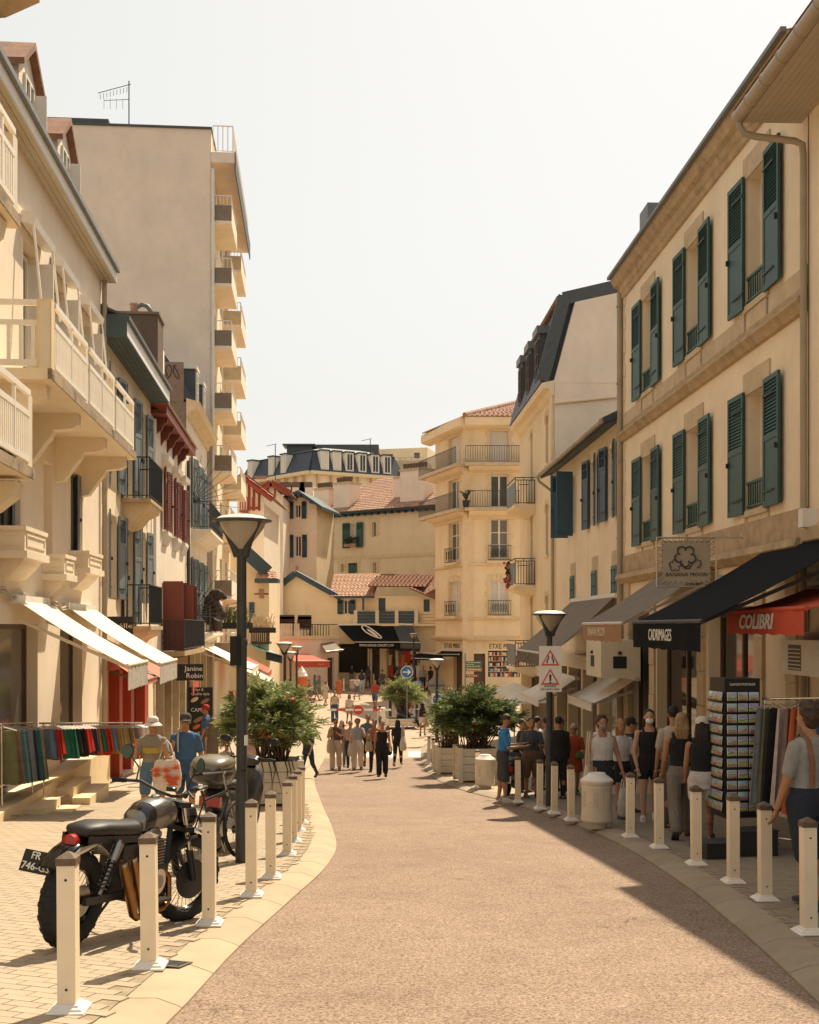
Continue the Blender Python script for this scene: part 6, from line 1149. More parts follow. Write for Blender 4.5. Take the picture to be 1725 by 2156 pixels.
for px,py,s,lb in ((1498,1806,.42,'black plastic crate left of the postcard stand foot'),(1575,1800,.5,'black plastic crate right of the postcard stand foot')):
    q=hit(px+12,py); c=thing('crate',lb,'crate',q,R(10)); m=MB(); w_=s/2
    for a0,b0,c0,d0 in ((-w_,w_,-.17,-.15),(-w_,w_,.15,.17),(-w_,-w_+.02,-.15,.15),(w_-.02,w_,-.15,.15)): m.box(a0,b0,c0,d0,0,.2 if s<.45 else .32)
    m.box(-w_,w_,-.17,.17,0,.02); m.build('shell','iron',c); MB().box(-w_-.01,w_+.01,-.185,.185,.2 if s<.45 else .32,.215 if s<.45 else .335).build('rim','iron',c)
p0=V((4.75,16.0,0)); 
a,b=rack((4.72,15.9),(5.55,14.6),2.0,'clothes rail of long dresses right of the postcard stand')
for i,c in enumerate(['g_grey','g_olive','g_black','g_pink','g_brown','g_orange','g_taupe','g_teal','g_denim','g_mustard','g_navy','g_white','g_green']): garment(a.lerp(b,(i+.5)/13)+V((0,0,1.98)),b-a,c,rnd.uniform(1.2,1.5),.46,f'long {nm[c]} dress on the right rail behind the postcard stand',f'{nm[c]} dresses on the right rail',1.5)
# ================================================================ motorcycles, scooters, bicycle
def ringy(c,R_,r,n=40,k=10,sx=1):
    """torus about the y axis"""
    c=V(c); return [[c+V(((R_+r*math.cos(2*math.pi*j/k))*math.cos(2*math.pi*i/n),sx*r*math.sin(2*math.pi*j/k),(R_+r*math.cos(2*math.pi*j/k))*math.sin(2*math.pi*i/n))) for j in range(k)] for i in range(n)]
def discy(m,c,r,t,n=24):
    c=V(c); m.loft([[c+V((r*math.cos(2*math.pi*j/n),-t/2,r*math.sin(2*math.pi*j/n))) for j in range(n)],[c+V((r*math.cos(2*math.pi*j/n),t/2,r*math.sin(2*math.pi*j/n))) for j in range(n)]]); return m
def wheel(t,x,r,tw,spokes=36,disc=.15,tread=True,rimm='black_gloss',y=0):
    w_=put('wheel',None,t,(x,y,r)); m=MB(); m.loft(ringy((0,0,0),r-tw,tw,44,12),close=True)
    if tread:
        for i in range(44):
            a=2*math.pi*i/44
            for q in (-.62,-.2,.2,.62):
                if (i+(q>0))%2==0: continue
                R_=r-tw+tw*math.cos(q)*1.0; c=V((R_*math.cos(a),tw*math.sin(q),R_*math.sin(a))); tx=V((-math.sin(a),0,math.cos(a))); nr=V((math.cos(a)*math.cos(q),math.sin(q),math.sin(a)*math.cos(q))); s=tx.cross(nr); m.hexa([c+tx*i_*.017+s*j_*.016 for i_,j_ in ((-1,-1),(1,-1),(1,1),(-1,1))],[c+nr*.0035+tx*i_*.016+s*j_*.015 for i_,j_ in ((-1,-1),(1,-1),(1,1),(-1,1))])
    m.build('tyre','rubber',w_,30); MB().loft(ringy((0,0,0),r-2*tw+.012,.02,40,6,1.3),close=True).build('rim',rimm,w_,40)
    m=MB(); ri=r-2*tw+.01
    for i in range(spokes): a=2*math.pi*i/spokes; b=a+(.5 if i%2 else -.5); s=.03 if (i//2)%2 else -.03; m.tube([(.04*math.cos(b),s,.04*math.sin(b)),(ri*math.cos(a),0,ri*math.sin(a))],.0026,4)
    if spokes: stuff(m.build('spokes','steel',w_))
    m=MB(); discy(m,(0,0,0),.05,.11); m.build('hub','engine_black',w_,40)
    if disc: m=MB(); discy(m,(0,-.07,0),disc,.006,28); m.build('brake_disc','steel' if disc<.14 else 'engine_black',w_)
    return w_
def lx(rows,n=14,p=2.4):
    """loft along x: (x, z centre, half width, half height)"""
    out=[]
    for x,z,w_,h in rows:
        ring=[]
        for j in range(n):
            a=2*math.pi*j/n; c,s=math.cos(a),math.sin(a); ring.append((x,w_*math.copysign(abs(c)**(2/p),c),z+h*math.copysign(abs(s)**(2/p),s)))
        out.append(ring)
    return out
A=hit(152,1994); B_=hit(362,1938); d=B_-A; t=thing('motorcycle','black retro motorcycle with grey tank and bronze exhausts between the left bollards','motorcycle',(A+B_)/2,math.atan2(d.y,d.x)); t.rotation_euler=(R(5),-math.asin((B_.z-A.z)/d.length),math.atan2(d.y,d.x)); k=V((d.x,d.y)).length/1.42*1.17; t.scale=(k*.93,k,k)
wheel(t,-.72,.335,.064,36,.11); wheel(t,.7,.345,.053,36,.155)
MB().loft(lx([(-.1,.80,.06,.05),(-.06,.82,.10,.085),(.06,.855,.125,.115),(.2,.87,.13,.125),(.33,.865,.12,.115),(.41,.85,.09,.08),(.44,.84,.05,.04)],16,2.6)).build('tank','tank_grey',t,50)
MB().loft(lx([(-.085,.80,.064,.055),(-.05,.822,.106,.09),(.02,.845,.12,.105),(.05,.852,.127,.112)],16,2.6)).build('tank_rear_panel','black_gloss',t,50); MB().lathe([(.035,0),(.035,.015),(.02,.022)],12,(.2,0,.99)).build('fuel_cap','chrome',t,40)
MB().loft(lx([(-.78,.80,.06,.02),(-.74,.81,.11,.045),(-.55,.815,.135,.055),(-.35,.80,.14,.055),(-.15,.785,.125,.055),(-.06,.79,.09,.06),(-.03,.80,.05,.045)],14,2.6)).build('seat','black_leather',t,50)
MB().bar((-.76,-.11,.76),(-.1,-.11,.72),.02,.05).build('subframe','black_satin',t); MB().bar((-.76,.11,.76),(-.1,.11,.72),.02,.05).build('subframe','black_satin',t)
m=MB(); rr=[]
for i in range(9): a=R(40+i*13); rr.append([(-.72+.40*math.cos(a),.085*math.cos(b),.335+.40*math.sin(a)+.02*abs(math.sin(b))) for b in [q*math.pi/6 for q in range(12)]])
m.loft([[(p[0],p[1],p[2]) for p in r_] for r_ in rr]); m.build('rear_fender','black_gloss',t,50)
m=MB(); rr=[]
for i in range(6): a=R(55+i*14); rr.append([(.7+.375*math.cos(a),.06*math.cos(b),.345+.375*math.sin(a)+.015*abs(math.sin(b))) for b in [q*math.pi/5 for q in range(10)]])
m.loft(rr); m.build('front_fender','black_satin',t,50)
MB().loft(lx([(-.86,.735,.02,.02),(-.845,.735,.06,.055),(-.79,.74,.06,.055)],14,2)).build('tail_light','lens_red',t,50); MB().loft(lx([(-.82,.66,.05,.03),(-.78,.68,.07,.05),(-.6,.72,.08,.06)],12)).build('tail_cover','chrome',t,50)
T=TX((-.97,.14,.59),(0,-1,0),(-.94,0,.34)); m=MB(T); m.box(-.13,.13,-.075,.075,-.004,.004); m.build('number_plate','sign_black',t); text('FR -',.05,'letter_white',t,T@MX.Translation((0,.038,.008))); text('746-GS',.05,'letter_white',t,T@MX.Translation((0,-.036,.008)),width=.23); MB().bar((-.97,0,.62),(-.78,0,.68),.04,.02).build('plate_bracket','black_satin',t)
# engine
MB().box(-.2,.28,-.13,.13,.27,.5).build('crankcase','engine_black',t); fin=MB().box(-.085,.17,-.13,.13,-.006,.006).mesh('cooling_fin','engine_black'); fin2=MB().box(-.087,.172,-.134,.134,-.0025,.0025).mesh('fin_edge','steel')
for i in range(9): put('cooling_fin',fin,t,(.04,0,.51+i*.022)); put('fin_edge',fin2,t,(.04,0,.518+i*.022))
MB().box(-.03,.19,-.1,.1,.5,.7).build('cylinder','engine_black',t)
for y in (-.085,.085): MB().loft(lx([(-.02,.725,.035,.02),(.02,.735,.045,.05),(.1,.74,.045,.055),(.16,.73,.035,.03)],12)).build('cam_cover','steel',t,50,(0,y,0))
m=MB(); discy(m,(.12,-.145,.39),.095,.04); m.build('clutch_cover','chrome',t,40); m=MB(); discy(m,(-.08,-.14,.38),.075,.03); m.build('sprocket_cover','steel',t,40); m=MB(); discy(m,(.12,-.168,.39),.05,.012); m.build('cover_badge','steel',t,40)
MB().box(-.3,-.1,-.1,.1,.45,.68).build('side_panel','black_satin',t); m=MB(); m.tube([(-.1,-.1,.62),(-.02,-.12,.6),(.02,-.12,.58)],.04,10); m.build('carburettor','steel',t,50)
for o in (0,.12):
    MB().tube([(.2,-.1+o*.2,.5),(.31,-.13,.4),(.28,-.17,.24),(.15,-.18-o*.2,.19+o*.1),(-.16+o,-.185,.17+o*.1)],.024,10).build('header_pipe','bronze',t,50); MB().tube([(-.16+o,-.185,.165+o*.1),(-.22+o,-.19,.2+o*.1),(-.3+o,-.2,.33),(-.42+o,-.21,.52+o*.2),(-.46+o,-.212,.58+o*.2)],[.026,.034,.038,.038,.03],12).build('muffler','bronze',t,50); MB().tube([(-.455+o,-.212,.572+o*.2),(-.475+o,-.213,.60+o*.2)],.03,12,cap=False).build('muffler_tip','steel',t)
MB().bar((-.72,-.1,.335),(-.12,-.1,.33),.035,.055).build('swingarm','black_satin',t); MB().bar((-.72,.1,.335),(-.12,.1,.33),.035,.055).build('swingarm','black_satin',t)
for y in (-.15,.15):
    s=put('shock',None,t); a,b=V((-.62,y,.38)),V((-.44,y,.74)); MB().tube([a,b],.016,8).build('damper','steel',s); MB().tube([a.lerp(b,.62),a.lerp(b,.95)],.036,12).build('reservoir','steel',s,40); n=60; dz=(b-a).normalized(); u=V((0,1,0)); v=dz.cross(u)
    MB().tube([a.lerp(b,.08+.55*i/n)+(u*math.cos(i*.75)+v*math.sin(i*.75))*.034 for i in range(n+1)],.0065,5).build('spring','black_gloss',s,60)
for y in (-.1,.1):
    MB().tube([(.7,y,.345),(.615,y,.58)],.032,10).build('fork_slider','black_satin',t,40); MB().tube([(.615,y,.58),(.50,y,.95)],.02,10).build('fork_tube','chrome',t,40)
for z,x in ((.74,.56),(.93,.5)): MB().box(x-.04,x+.05,-.14,.14,z-.02,z+.02).build('triple_clamp','black_satin',t)
m=MB(); m.loft([[(x,r_*math.cos(2*math.pi*j/16),.83+r_*math.sin(2*math.pi*j/16)) for j in range(16)] for x,r_ in ((.52,.03),(.55,.075),(.6,.095),(.66,.098),(.67,.09))]); m.build('headlight','black_gloss',t,40); m=MB(); m.loft([[(x,r_*math.cos(2*math.pi*j/16),.83+r_*math.sin(2*math.pi*j/16)) for j in range(16)] for x,r_ in ((.668,.088),(.69,.04))]); m.build('headlight_lens','lamp_glass',t,50)
MB().tube([(.24,-.40,1.05),(.36,-.28,1.06),(.44,-.14,1.0),(.46,0,.98),(.44,.14,1.0),(.36,.28,1.06),(.24,.40,1.05)],.013,8).build('handlebar','black_satin',t,50)
for s in (-1,1): MB().tube([(.205,s*.435,1.047),(.285,s*.355,1.055)],.019,10).build('grip','rubber',t,50); MB().tube([(.33,s*.33,1.06),(.30,s*.42,1.03)],.007,6).build('lever','black_satin',t); MB().tube([(.34,s*.3,1.07),(.36,s*.31,1.16),(.33,s*.4,1.25)],.007,6).build('mirror_stem','black_satin',t,60); m=MB(MX.Translation((.325,s*.43,1.27))@MX.Rotation(R(15*s),4,'Z')); m.loft([[(x,r_*math.cos(2*math.pi*j/18),r_*math.sin(2*math.pi*j/18)) for j in range(18)] for x,r_ in ((.02,.03),(.008,.056),(0,.06))]); m.build('mirror_shell','black_satin',t,40); m=MB(MX.Translation((.322,s*.43,1.27))@MX.Rotation(R(15*s),4,'Z')); m.loft([[(x,r_*math.cos(2*math.pi*j/18),r_*math.sin(2*math.pi*j/18)) for j in range(18)] for x,r_ in ((0,.054),(-.003,.054))]); m.build('mirror_glass','mirror',t)
MB().lathe([(.04,0),(.045,.03),(.03,.04)],12,(.45,0,1.02)).build('gauge','black_gloss',t,40); MB().tube([(.4,-.13,.6),(.52,-.16,.68),(.6,-.17,.69)],.012,6).build('indicator','black_satin',t); MB().tube([(.0,.14,.26),(-.06,.28,.0)],.012,6).build('side_stand','black_satin',t); MB().bar((.3,-.1,.26),(.46,0,.9),.04,.05).build('down_tube','black_satin',t); MB().box(-.1,.2,-.24,-.14,.255,.275).build('foot_peg','black_satin',t)
STEER=('headlight','headlight_lens','handlebar','grip','lever','mirror_stem','mirror_shell','mirror_glass','fork_slider','fork_tube','triple_clamp','front_fender','gauge')
PIV=MX.Translation((.52,0,.6)); TURN=PIV@MX.Rotation(R(-17),4,'Z')@PIV.inverted()      # front wheel turned a little to the right
for o_ in [x for x in COL.objects if x.parent==t]:
    if o_.name.split('.')[0] in STEER or (o_.name.startswith('wheel') and o_.location.x>0): o_.matrix_basis=TURN@(MX.Translation(o_.location)@o_.rotation_euler.to_matrix().to_4x4())
def scooter(loc,rz,label,body,top,case=True,plate=None,scale=1.,lean=4):
    t=thing('scooter',label,'scooter',loc,rz); t.rotation_euler=(R(lean),0,rz); t.scale=(scale,)*3
    wheel(t,-.68,.29,.07,0,.1,False,'steel'); wheel(t,.68,.29,.06,0,.12,False,'steel')
    MB().loft(lx([(-1.0,.66,.06,.06),(-.92,.68,.14,.12),(-.7,.64,.2,.17),(-.4,.56,.2,.2),(-.1,.46,.17,.16),(.05,.36,.16,.08)],16,2.8)).build('rear_body',body,t,50)
    MB().loft(lx([(-.85,.80,.1,.04),(-.7,.83,.16,.06),(-.35,.80,.17,.06),(-.05,.74,.14,.06),(.05,.70,.08,.04)],14)).build('seat','black_leather',t,50)
    MB().box(-.1,.42,-.17,.17,.27,.33).build('floor_board',body,t); MB().loft(lx([(.36,.45,.16,.15),(.44,.62,.22,.28),(.56,.66,.2,.27),(.68,.60,.1,.16)],14,2.6)).build('front_shield',body,t,50)
    MB().loft(lx([(.4,.98,.16,.05),(.46,1.0,.17,.07),(.56,.98,.12,.06)],12)).build('handlebar_cover',body,t,50); MB().tube([(.36,-.36,1.03),(.44,-.15,1.03),(.44,.15,1.03),(.36,.36,1.03)],.014,8).build('handlebar','black_satin',t)
    for s in (-1,1): MB().tube([(.33,s*.4,1.03),(.37,s*.3,1.035)],.02,8).build('grip','rubber',t); MB().tube([(.42,s*.22,1.05),(.43,s*.3,1.22)],.008,6).build('mirror_stem','black_satin',t); MB().ell((.43,s*.33,1.26),.02,.08,.05).build('mirror','black_satin',t,60)
    MB().loft(lx([(.5,.52,.09,.02),(.62,.6,.09,.03),(.86,.5,.08,.02)],10)).build('front_fender',body,t,50); MB().tube([(.68,0,.29),(.5,0,.8)],.05,8).build('fork','black_satin',t)
    MB().box(-1.01,-.93,-.13,.13,.60,.72).build('tail_light','lens_red',t); MB().bar((-.95,0,.58),(-1.02,0,.3),.2,.02,(0,1,0)).build('rear_mudguard','black_satin',t); MB().tube([(-.3,-.2,.3),(-.6,-.24,.33),(-.9,-.24,.4)],[.03,.06,.06],10).build('exhaust','steel',t,50)
    if plate: T=TX((-1.035,0,.42),(0,-1,0),(-.96,0,.25)); m=MB(T); m.box(-.11,.11,-.08,.08,-.004,.004); m.build('number_plate','sign_white',t); text(plate[0],.045,'letter_dark',t,T@MX.Translation((0,.035,.007))); text(plate[1],.045,'letter_dark',t,T@MX.Translation((0,-.035,.007)),width=.17)
    if case:
        MB().loft(lx([(-1.28,1.02,.1,.06),(-1.22,1.02,.2,.13),(-1.0,1.0,.25,.15),(-.8,1.0,.24,.15),(-.72,1.0,.16,.1)],16,2.6)).build('top_case',body,t,50); MB().loft(lx([(-1.27,1.07,.1,.04),(-1.2,1.1,.2,.08),(-1.0,1.12,.24,.09),(-.8,1.12,.23,.085),(-.73,1.08,.15,.05)],16,2.6)).build('case_lid',top,t,50); MB().box(-1.0,-.75,-.1,.1,.82,.88).build('case_rack','black_satin',t)
    return t
def gp(px,py): return hit(px,py)
s=scooter(gp(492,1795)+V((-.12,.75,0)),R(80),'dark touring scooter with top case parked behind the lamp post','scooter_grey','scooter_top',True,('DF','708-'),1.05)
scooter(gp(1056,1685)+V((.3,1.25,0)),R(78),'dark scooter parked by the right planter, seen from behind','black_satin','black_satin',False,('DX','104'),.95); scooter(gp(868,1532)+V((0,.2,0)),R(-40),'blue scooter parked at the island frame','scooter_blue','scooter_blue',False,None,.95)
# bicycle leaning by the lamp
p=gp(462,1822); t=thing('bicycle','black bicycle leaning beside the lamp post in front of the scooter','bicycle',p,R(70)); t.rotation_euler=(R(-7),0,R(70))
wheel(t,-.52,.34,.02,28,0,False); wheel(t,.52,.34,.02,28,0,False)
for nm_,pts,r_,m_ in (('top_tube',[(-.18,0,.78),(.36,0,.82)],.016,'black_gloss'),('down_tube',[(-.08,0,.30),(.38,0,.74)],.018,'black_gloss'),('seat_tube',[(-.08,0,.3),(-.22,0,.9)],.016,'black_gloss'),('chain_stay',[(-.08,0,.3),(-.52,.05,.34)],.01,'black_gloss'),('seat_stay',[(-.2,0,.76),(-.52,.05,.34)],.01,'black_gloss'),('fork',[(.36,0,.86),(.44,0,.6),(.52,0,.34)],.016,'steel'),('stem',[(.36,0,.86),(.33,0,1.02),(.38,0,1.05)],.014,'steel'),('handlebar',[(.25,-.32,1.06),(.36,-.2,1.05),(.38,0,1.05),(.36,.2,1.05),(.25,.32,1.06)],.012,'steel')): MB().tube(pts,r_,8).build(nm_,m_,t,50)
for s_ in (-1,1): MB().tube([(.22,s_*.34,1.06),(.3,s_*.27,1.056)],.018,8).build('grip','rubber',t)
MB().loft(lx([(-.36,.93,.07,.02),(-.28,.94,.08,.03),(-.1,.93,.025,.02)],10)).build('saddle','black_leather',t,50); m=MB(); discy(m,(-.08,-.06,.3),.09,.006); m.build('chainring','steel',t); MB().tube([(-.08,-.1,.3),(-.02,-.1,.16)],.01,6).build('crank','steel',t); MB().tube([(-.08,.1,.3),(-.14,.1,.44)],.01,6).build('crank','steel',t)
# ================================================================ people
for n_,c in (('skin_light',(.50,.29,.18)),('skin_tan',(.36,.18,.095)),('skin_dark',(.22,.11,.06))): M(n_,c,.55,.06,6)
for n_,c in (('hair_brown',(.05,.028,.016)),('hair_dark',(.016,.012,.01)),('hair_blonde',(.30,.18,.085)),('hair_auburn',(.13,.055,.025)),('hair_grey',(.34,.31,.28))): M(n_,c,.6,.25,25,.4,90)
CL={}
def cl(c):
    k='cloth_%d_%d_%d'%tuple(int(x*255) for x in c)
    if k not in MT: M(k,c,.88,.14,7,.9,13)
    return k
def remesh(o,v,sm=4):
    md=o.modifiers.new('remesh','REMESH'); md.mode='VOXEL'; md.voxel_size=v; md.use_smooth_shade=True
    s=o.modifiers.new('smooth','SMOOTH'); s.iterations=sm; s.factor=.5
def cap(m,a,b,r0,r1,n=10):
    a,b=V(a),V(b); m.tube([a,a.lerp(b,.5),b],[r0,(r0+r1)/2,r1],n); m.ell(a,r0,r0,r0,n,6); m.ell(b,r1,r1,r1,n,6)
def rings(rows,n=16,dy=0): return [[(rx*math.cos(2*math.pi*j/n)+(cx if True else 0),ry*math.sin(2*math.pi*j/n)+cy,z) for j in range(n)] for z,rx,ry,cx,cy in rows]
def person(px,ytop,Y,rz,label,top=None,bot=None,hair='hair_brown',hstyle='short',skin='skin_light',legs=(0,0),knees=(4,4),arms=((5,8,12,0),(5,8,12,0)),kid=1,hat=None,shoe=(.05,.05,.05),wd=1.,neck='crew',lean=0,headpitch=0,group=None,h=None,x=None,z=None,glasses=False,mask=None):
    X=(px-CX)/F*Y if x is None else x; g=gz(X,Y) if z is None else z
    if h is None: h=W(px,ytop,Y).z-g
    h=max(1.15,min(h,2.02)); near=Y<23; vx=.0085 if near else (.0125 if Y<45 else .02)
    t=thing('person',label,'person',(X,Y,g),R(rz),group)
    H=h*(.975 if hat or True else 1); sx=wd
    def leg(s,a,k):
        a,k=R(a),R(k); hp=V((s*.052*H*sx,0,.515*H)); kn=hp+V((s*.006*H,-math.sin(a),-math.cos(a)))*.245*H; an=kn+V((0,-math.sin(a-k),-math.cos(a-k)))*.228*H; return hp,kn,an,a-k
    L=[leg(-1,legs[0],knees[0]),leg(1,legs[1],knees[1])]
    low=min(l[2].z for l in L)-.042*H; off=V((0,0,-low))
    L=[(a+off,b+off,c+off,q) for a,b,c,q in L]; o=off
    ln=R(lean)
    def tor(p): p=V(p); q=p-V((0,0,.52*H)); return V((p.x,q.y*math.cos(ln)-q.z*math.sin(ln),.52*H+q.z*math.cos(ln)+q.y*math.sin(ln)))+o
    body=MB()
    TR=[(.47,.078,.058,0,.004),(.53,.092,.065,0,.006),(.62,.075,.056,0,0),(.70,.086,.062,0,-.002),(.765,.094,.058,0,.002),(.80,.082,.048,0,.005),(.825,.058,.040,0,.007),(.85,.036,.034,0,.008)]
    def torso(m,k,z0,z1,add=0):
        rows=[]
        zs=[r[0] for r in TR]
        for i in range(13):
            z=lerp(z0,z1,i/12); j=0
            while j<len(TR)-2 and z>TR[j+1][0]: j+=1
            f=(z-TR[j][0])/(TR[j+1][0]-TR[j][0]); f=max(0,min(1,f)); r=[lerp(TR[j][q],TR[j+1][q],f) for q in range(5)]
            rows.append((z*H,(r[1]*sx*k)*H+add,(r[2]*k*(.5+.5*sx))*H+add,0,r[4]*H))
        m.loft([[tor(p) for p in ring] for ring in rings(rows,16)])
    torso(body,.94,.47,.84)
    cap(body,tor((0,.01*H,.81*H)),tor((0,.0,.885*H)),.034*H,.031*H)
    hc=tor((0,-.012*H,.93*H)); hp=R(headpitch); Q=MX.Rotation(hp,3,'X')
    HS=1.0
    body.ell(hc+Q@V((0,.006*H,.012*H)),.043*H,.054*H,.052*H,14,9,Q); body.ell(hc+Q@V((0,-.012*H,-.024*H)),.035*H,.038*H,.042*H,12,8,Q); body.ell(hc+Q@V((0,-.052*H,-.012*H)),.0085*H,.013*H,.014*H,8,6,Q); body.ell(hc+Q@V((0,-.046*H,-.041*H)),.014*H,.007*H,.006*H,8,5,Q)
    for s in (-1,1): body.ell(hc+Q@V((s*.044*H,.008*H,-.004*H)),.007*H,.012*H,.017*H,8,6,Q)
    for (a,b,c,q),s in zip(L,(-1,1)):
        cap(body,a,b,.052*H*sx,.034*H); cap(body,b,c,.033*H,.0205*H); m_=b.lerp(c,.3)+V((0,.010*H,0)); body.ell(m_,.031*H,.034*H,.06*H,10,7)
        ft=V((s*.012*H,-.095*H,-.022*H)); R_=MX.Rotation(max(-.7,min(.5,-q*.8)),3,'X'); cap(body,c+V((0,.015*H,-.018*H)),c+R_@ft,.022*H,.015*H)
    AR=[]
    for (f,oo,e,inn),s in zip(arms,(-1,1)):
        f,oo,e,inn=R(f),R(oo),R(e),R(inn); sh=tor((s*.098*H*(.55+.45*sx),.006*H,.785*H)); d1=V((s*math.sin(oo),-math.sin(f)*math.cos(oo),-math.cos(f)*math.cos(oo))); el=sh+d1*.168*H; f2=f+e; d2=V((-s*math.sin(inn)+s*math.sin(oo)*.4,-math.sin(f2)*math.cos(inn),-math.cos(f2)*math.cos(inn))).normalized(); wr=el+d2*.142*H
        cap(body,sh,el,.029*H*(.6+.4*sx),.023*H); cap(body,el,wr,.023*H,.0155*H)
        # hand: palm, four unequal bent fingers and a thumb from the side of the palm
        u=d2.cross(V((0,0,1)) if abs(d2.z)<.9 else V((0,1,0))).normalized(); v=d2.cross(u); pl=wr+d2*.036*H; body.ell(pl,.02*H,.013*H,.028*H,8,6,d2.to_track_quat('Z','Y').to_matrix())
        xa=d2.to_track_quat('Z','Y').to_matrix()@V((1,0,0)); ya=d2.to_track_quat('Z','Y').to_matrix()@V((0,1,0))
        for i_,(k_,l_) in enumerate(((-1.5,.040),(-.5,.046),(.5,.043),(1.5,.034))):
            b0=pl+d2*.02*H+xa*k_*.0092*H; kn_=b0+d2*l_*.5*H+ya*.004*H; tip=kn_+(d2*.8+ya*.55).normalized()*l_*.5*H; body.tube([b0,kn_,tip],[.0062*H,.0056*H,.0042*H],6)
        b0=pl-d2*.012*H-xa*.018*H; body.tube([b0,b0+(d2*.6-xa*.8).normalized()*.022*H,b0+(d2*.6-xa*.8).normalized()*.022*H+(d2+ya*.3).normalized()*.02*H],[.0075*H,.0065*H,.005*H],6)
        AR.append((sh,el,wr,d2))
    ob=body.build('body',skin,t); remesh(ob,vx,3)
    if top:
        kind,colr=top[0],top[1]; m=MB(); z0={'crop':.60,'tank':.50,'tee':.48,'shirt':.47,'dress':.47,'cami':.50}[kind]
        add=.012*H; zt_=.80 if kind in('cami','tank') else .835
        torso(m,1.0,z0,zt_,add if kind!='cami' else .008*H)
        if kind in ('tee','shirt','dress'):
            for (sh,el,wr,d2) in AR:
                e=sh.lerp(el,.72 if kind!='shirt' else 1.0); cap(m,sh+V((-.004*H if sh.x>0 else .004*H,0,-.002*H)),e,.0365*H*(.6+.4*sx),.035*H)
                if kind=='shirt' and len(top)>2: cap(m,el,el.lerp(wr,top[2]),.03*H,.024*H)
        else:
            for s in (-1,1): m.tube([tor((s*.05*H,-.045*H,.77*H)),tor((s*.058*H,-.02*H,.835*H)),tor((s*.058*H,.03*H,.83*H)),tor((s*.05*H,.055*H,.76*H))],.011*H if kind=='cami' else .02*H,6)
        if kind=='dress':
            ln_=top[2] if len(top)>2 else .30; m.loft(rings([(z*H+o.z,rx*H*sx,ry*H,0,.004*H) for z,rx,ry in ((ln_,.115,.10),(.42,.112,.09),(.52,.108,.08),(.60,.09,.07))]))
        oc=m.build('top' if kind!='dress' else 'dress',cl(colr),t); remesh(oc,max(vx,.011),4)
    if bot:
        kind,colr=bot[0],bot[1]; m=MB(); torso(m,1.0,.455,.595,.013*H)
        if kind in('shorts','trousers','wide'):
            for a,b,c,q in L:
                if kind=='shorts': e=a.lerp(b,bot[2] if len(bot)>2 else .75); cap(m,a,e,.062*H*sx,.054*H)
                elif kind=='trousers': cap(m,a,b,.060*H*sx,.043*H); cap(m,b,b.lerp(c,.95),.042*H,.030*H)
                else: cap(m,a,b,.064*H*sx,.056*H); cap(m,b,b.lerp(c,.93),.055*H,.050*H)
        else:
            zl=bot[2] if len(bot)>2 else .33; m.loft(rings([(z*H+o.z,rx*H*sx,ry*H,0,.003*H) for z,rx,ry in ((zl,.112,.095),(.45,.108,.085),(.55,.1,.075))]))
        oc=m.build({'shorts':'shorts','trousers':'trousers','wide':'trousers','skirt':'skirt'}[kind],cl(colr),t); remesh(oc,max(vx,.011),4)
    # hair and headwear
    m=MB(); m.ell(hc+Q@V((0,.016*H,.022*H)),.0485*H,.054*H,.052*H,14,9,Q)
    if hstyle in('long','curly','bun'):
        m.ell(hc+Q@V((0,.032*H,-.01*H)),.047*H,.036*H,.055*H,12,8,Q)
    if hstyle=='long':
        for s in (-1,-.4,.3,1): m.tube([hc+V((s*.028*H,.03*H,.02*H)),hc+V((s*.036*H,.05*H,-.06*H)),hc+V((s*.034*H,.052*H,-.15*H))],[.024*H,.026*H,.012*H],8)
    if hstyle=='curly':
        q=random.Random(px)
        for i in range(38): a=q.uniform(0,6.28); b=q.uniform(-.5,1.4); m.ell(hc+V((math.cos(a)*.05*H*math.cos(b),.02*H+abs(math.sin(a)*.05*H) if b<.6 else .02*H+math.sin(a)*.04*H,.018*H+.05*H*math.sin(b))),.018*H,.018*H,.018*H,6,5)
    if hstyle=='braid': 
        for i in range(7): m.ell(hc+V((-.05*H,.0,-.03*H-.022*H*i)),.014*H,.014*H,.016*H,6,5)
    if hstyle=='bun': m.ell(hc+V((0,.065*H,.03*H)),.026*H,.026*H,.026*H,8,6)
    oh=m.build('hair',hair,t); remesh(oh,vx*1.1,2)
    for s in (-1,1): MB().ell(hc+Q@V((s*.018*H,-.0445*H,.0)),.0055*H,.004*H,.004*H,8,5).build('eye','hair_dark',t,60)
    if glasses:
        for s in (-1,1): MB().ell(hc+Q@V((s*.019*H,-.049*H,.001*H)),.015*H,.006*H,.012*H,10,6).build('lens','black_gloss',t,60)
        MB().tube([hc+Q@V((s*.045*H,y*H,.004*H)) for s,y in ((-1,.0),(-1,-.03),(-.5,-.05),(.5,-.05),(1,-.03),(1,0))],.003*H,5).build('spectacle_frame','black_gloss',t)
    if mask: MB().ell(hc+Q@V((0,-.038*H,-.03*H)),.036*H,.024*H,.027*H,12,7,Q).build('face_mask',mask,t,60)
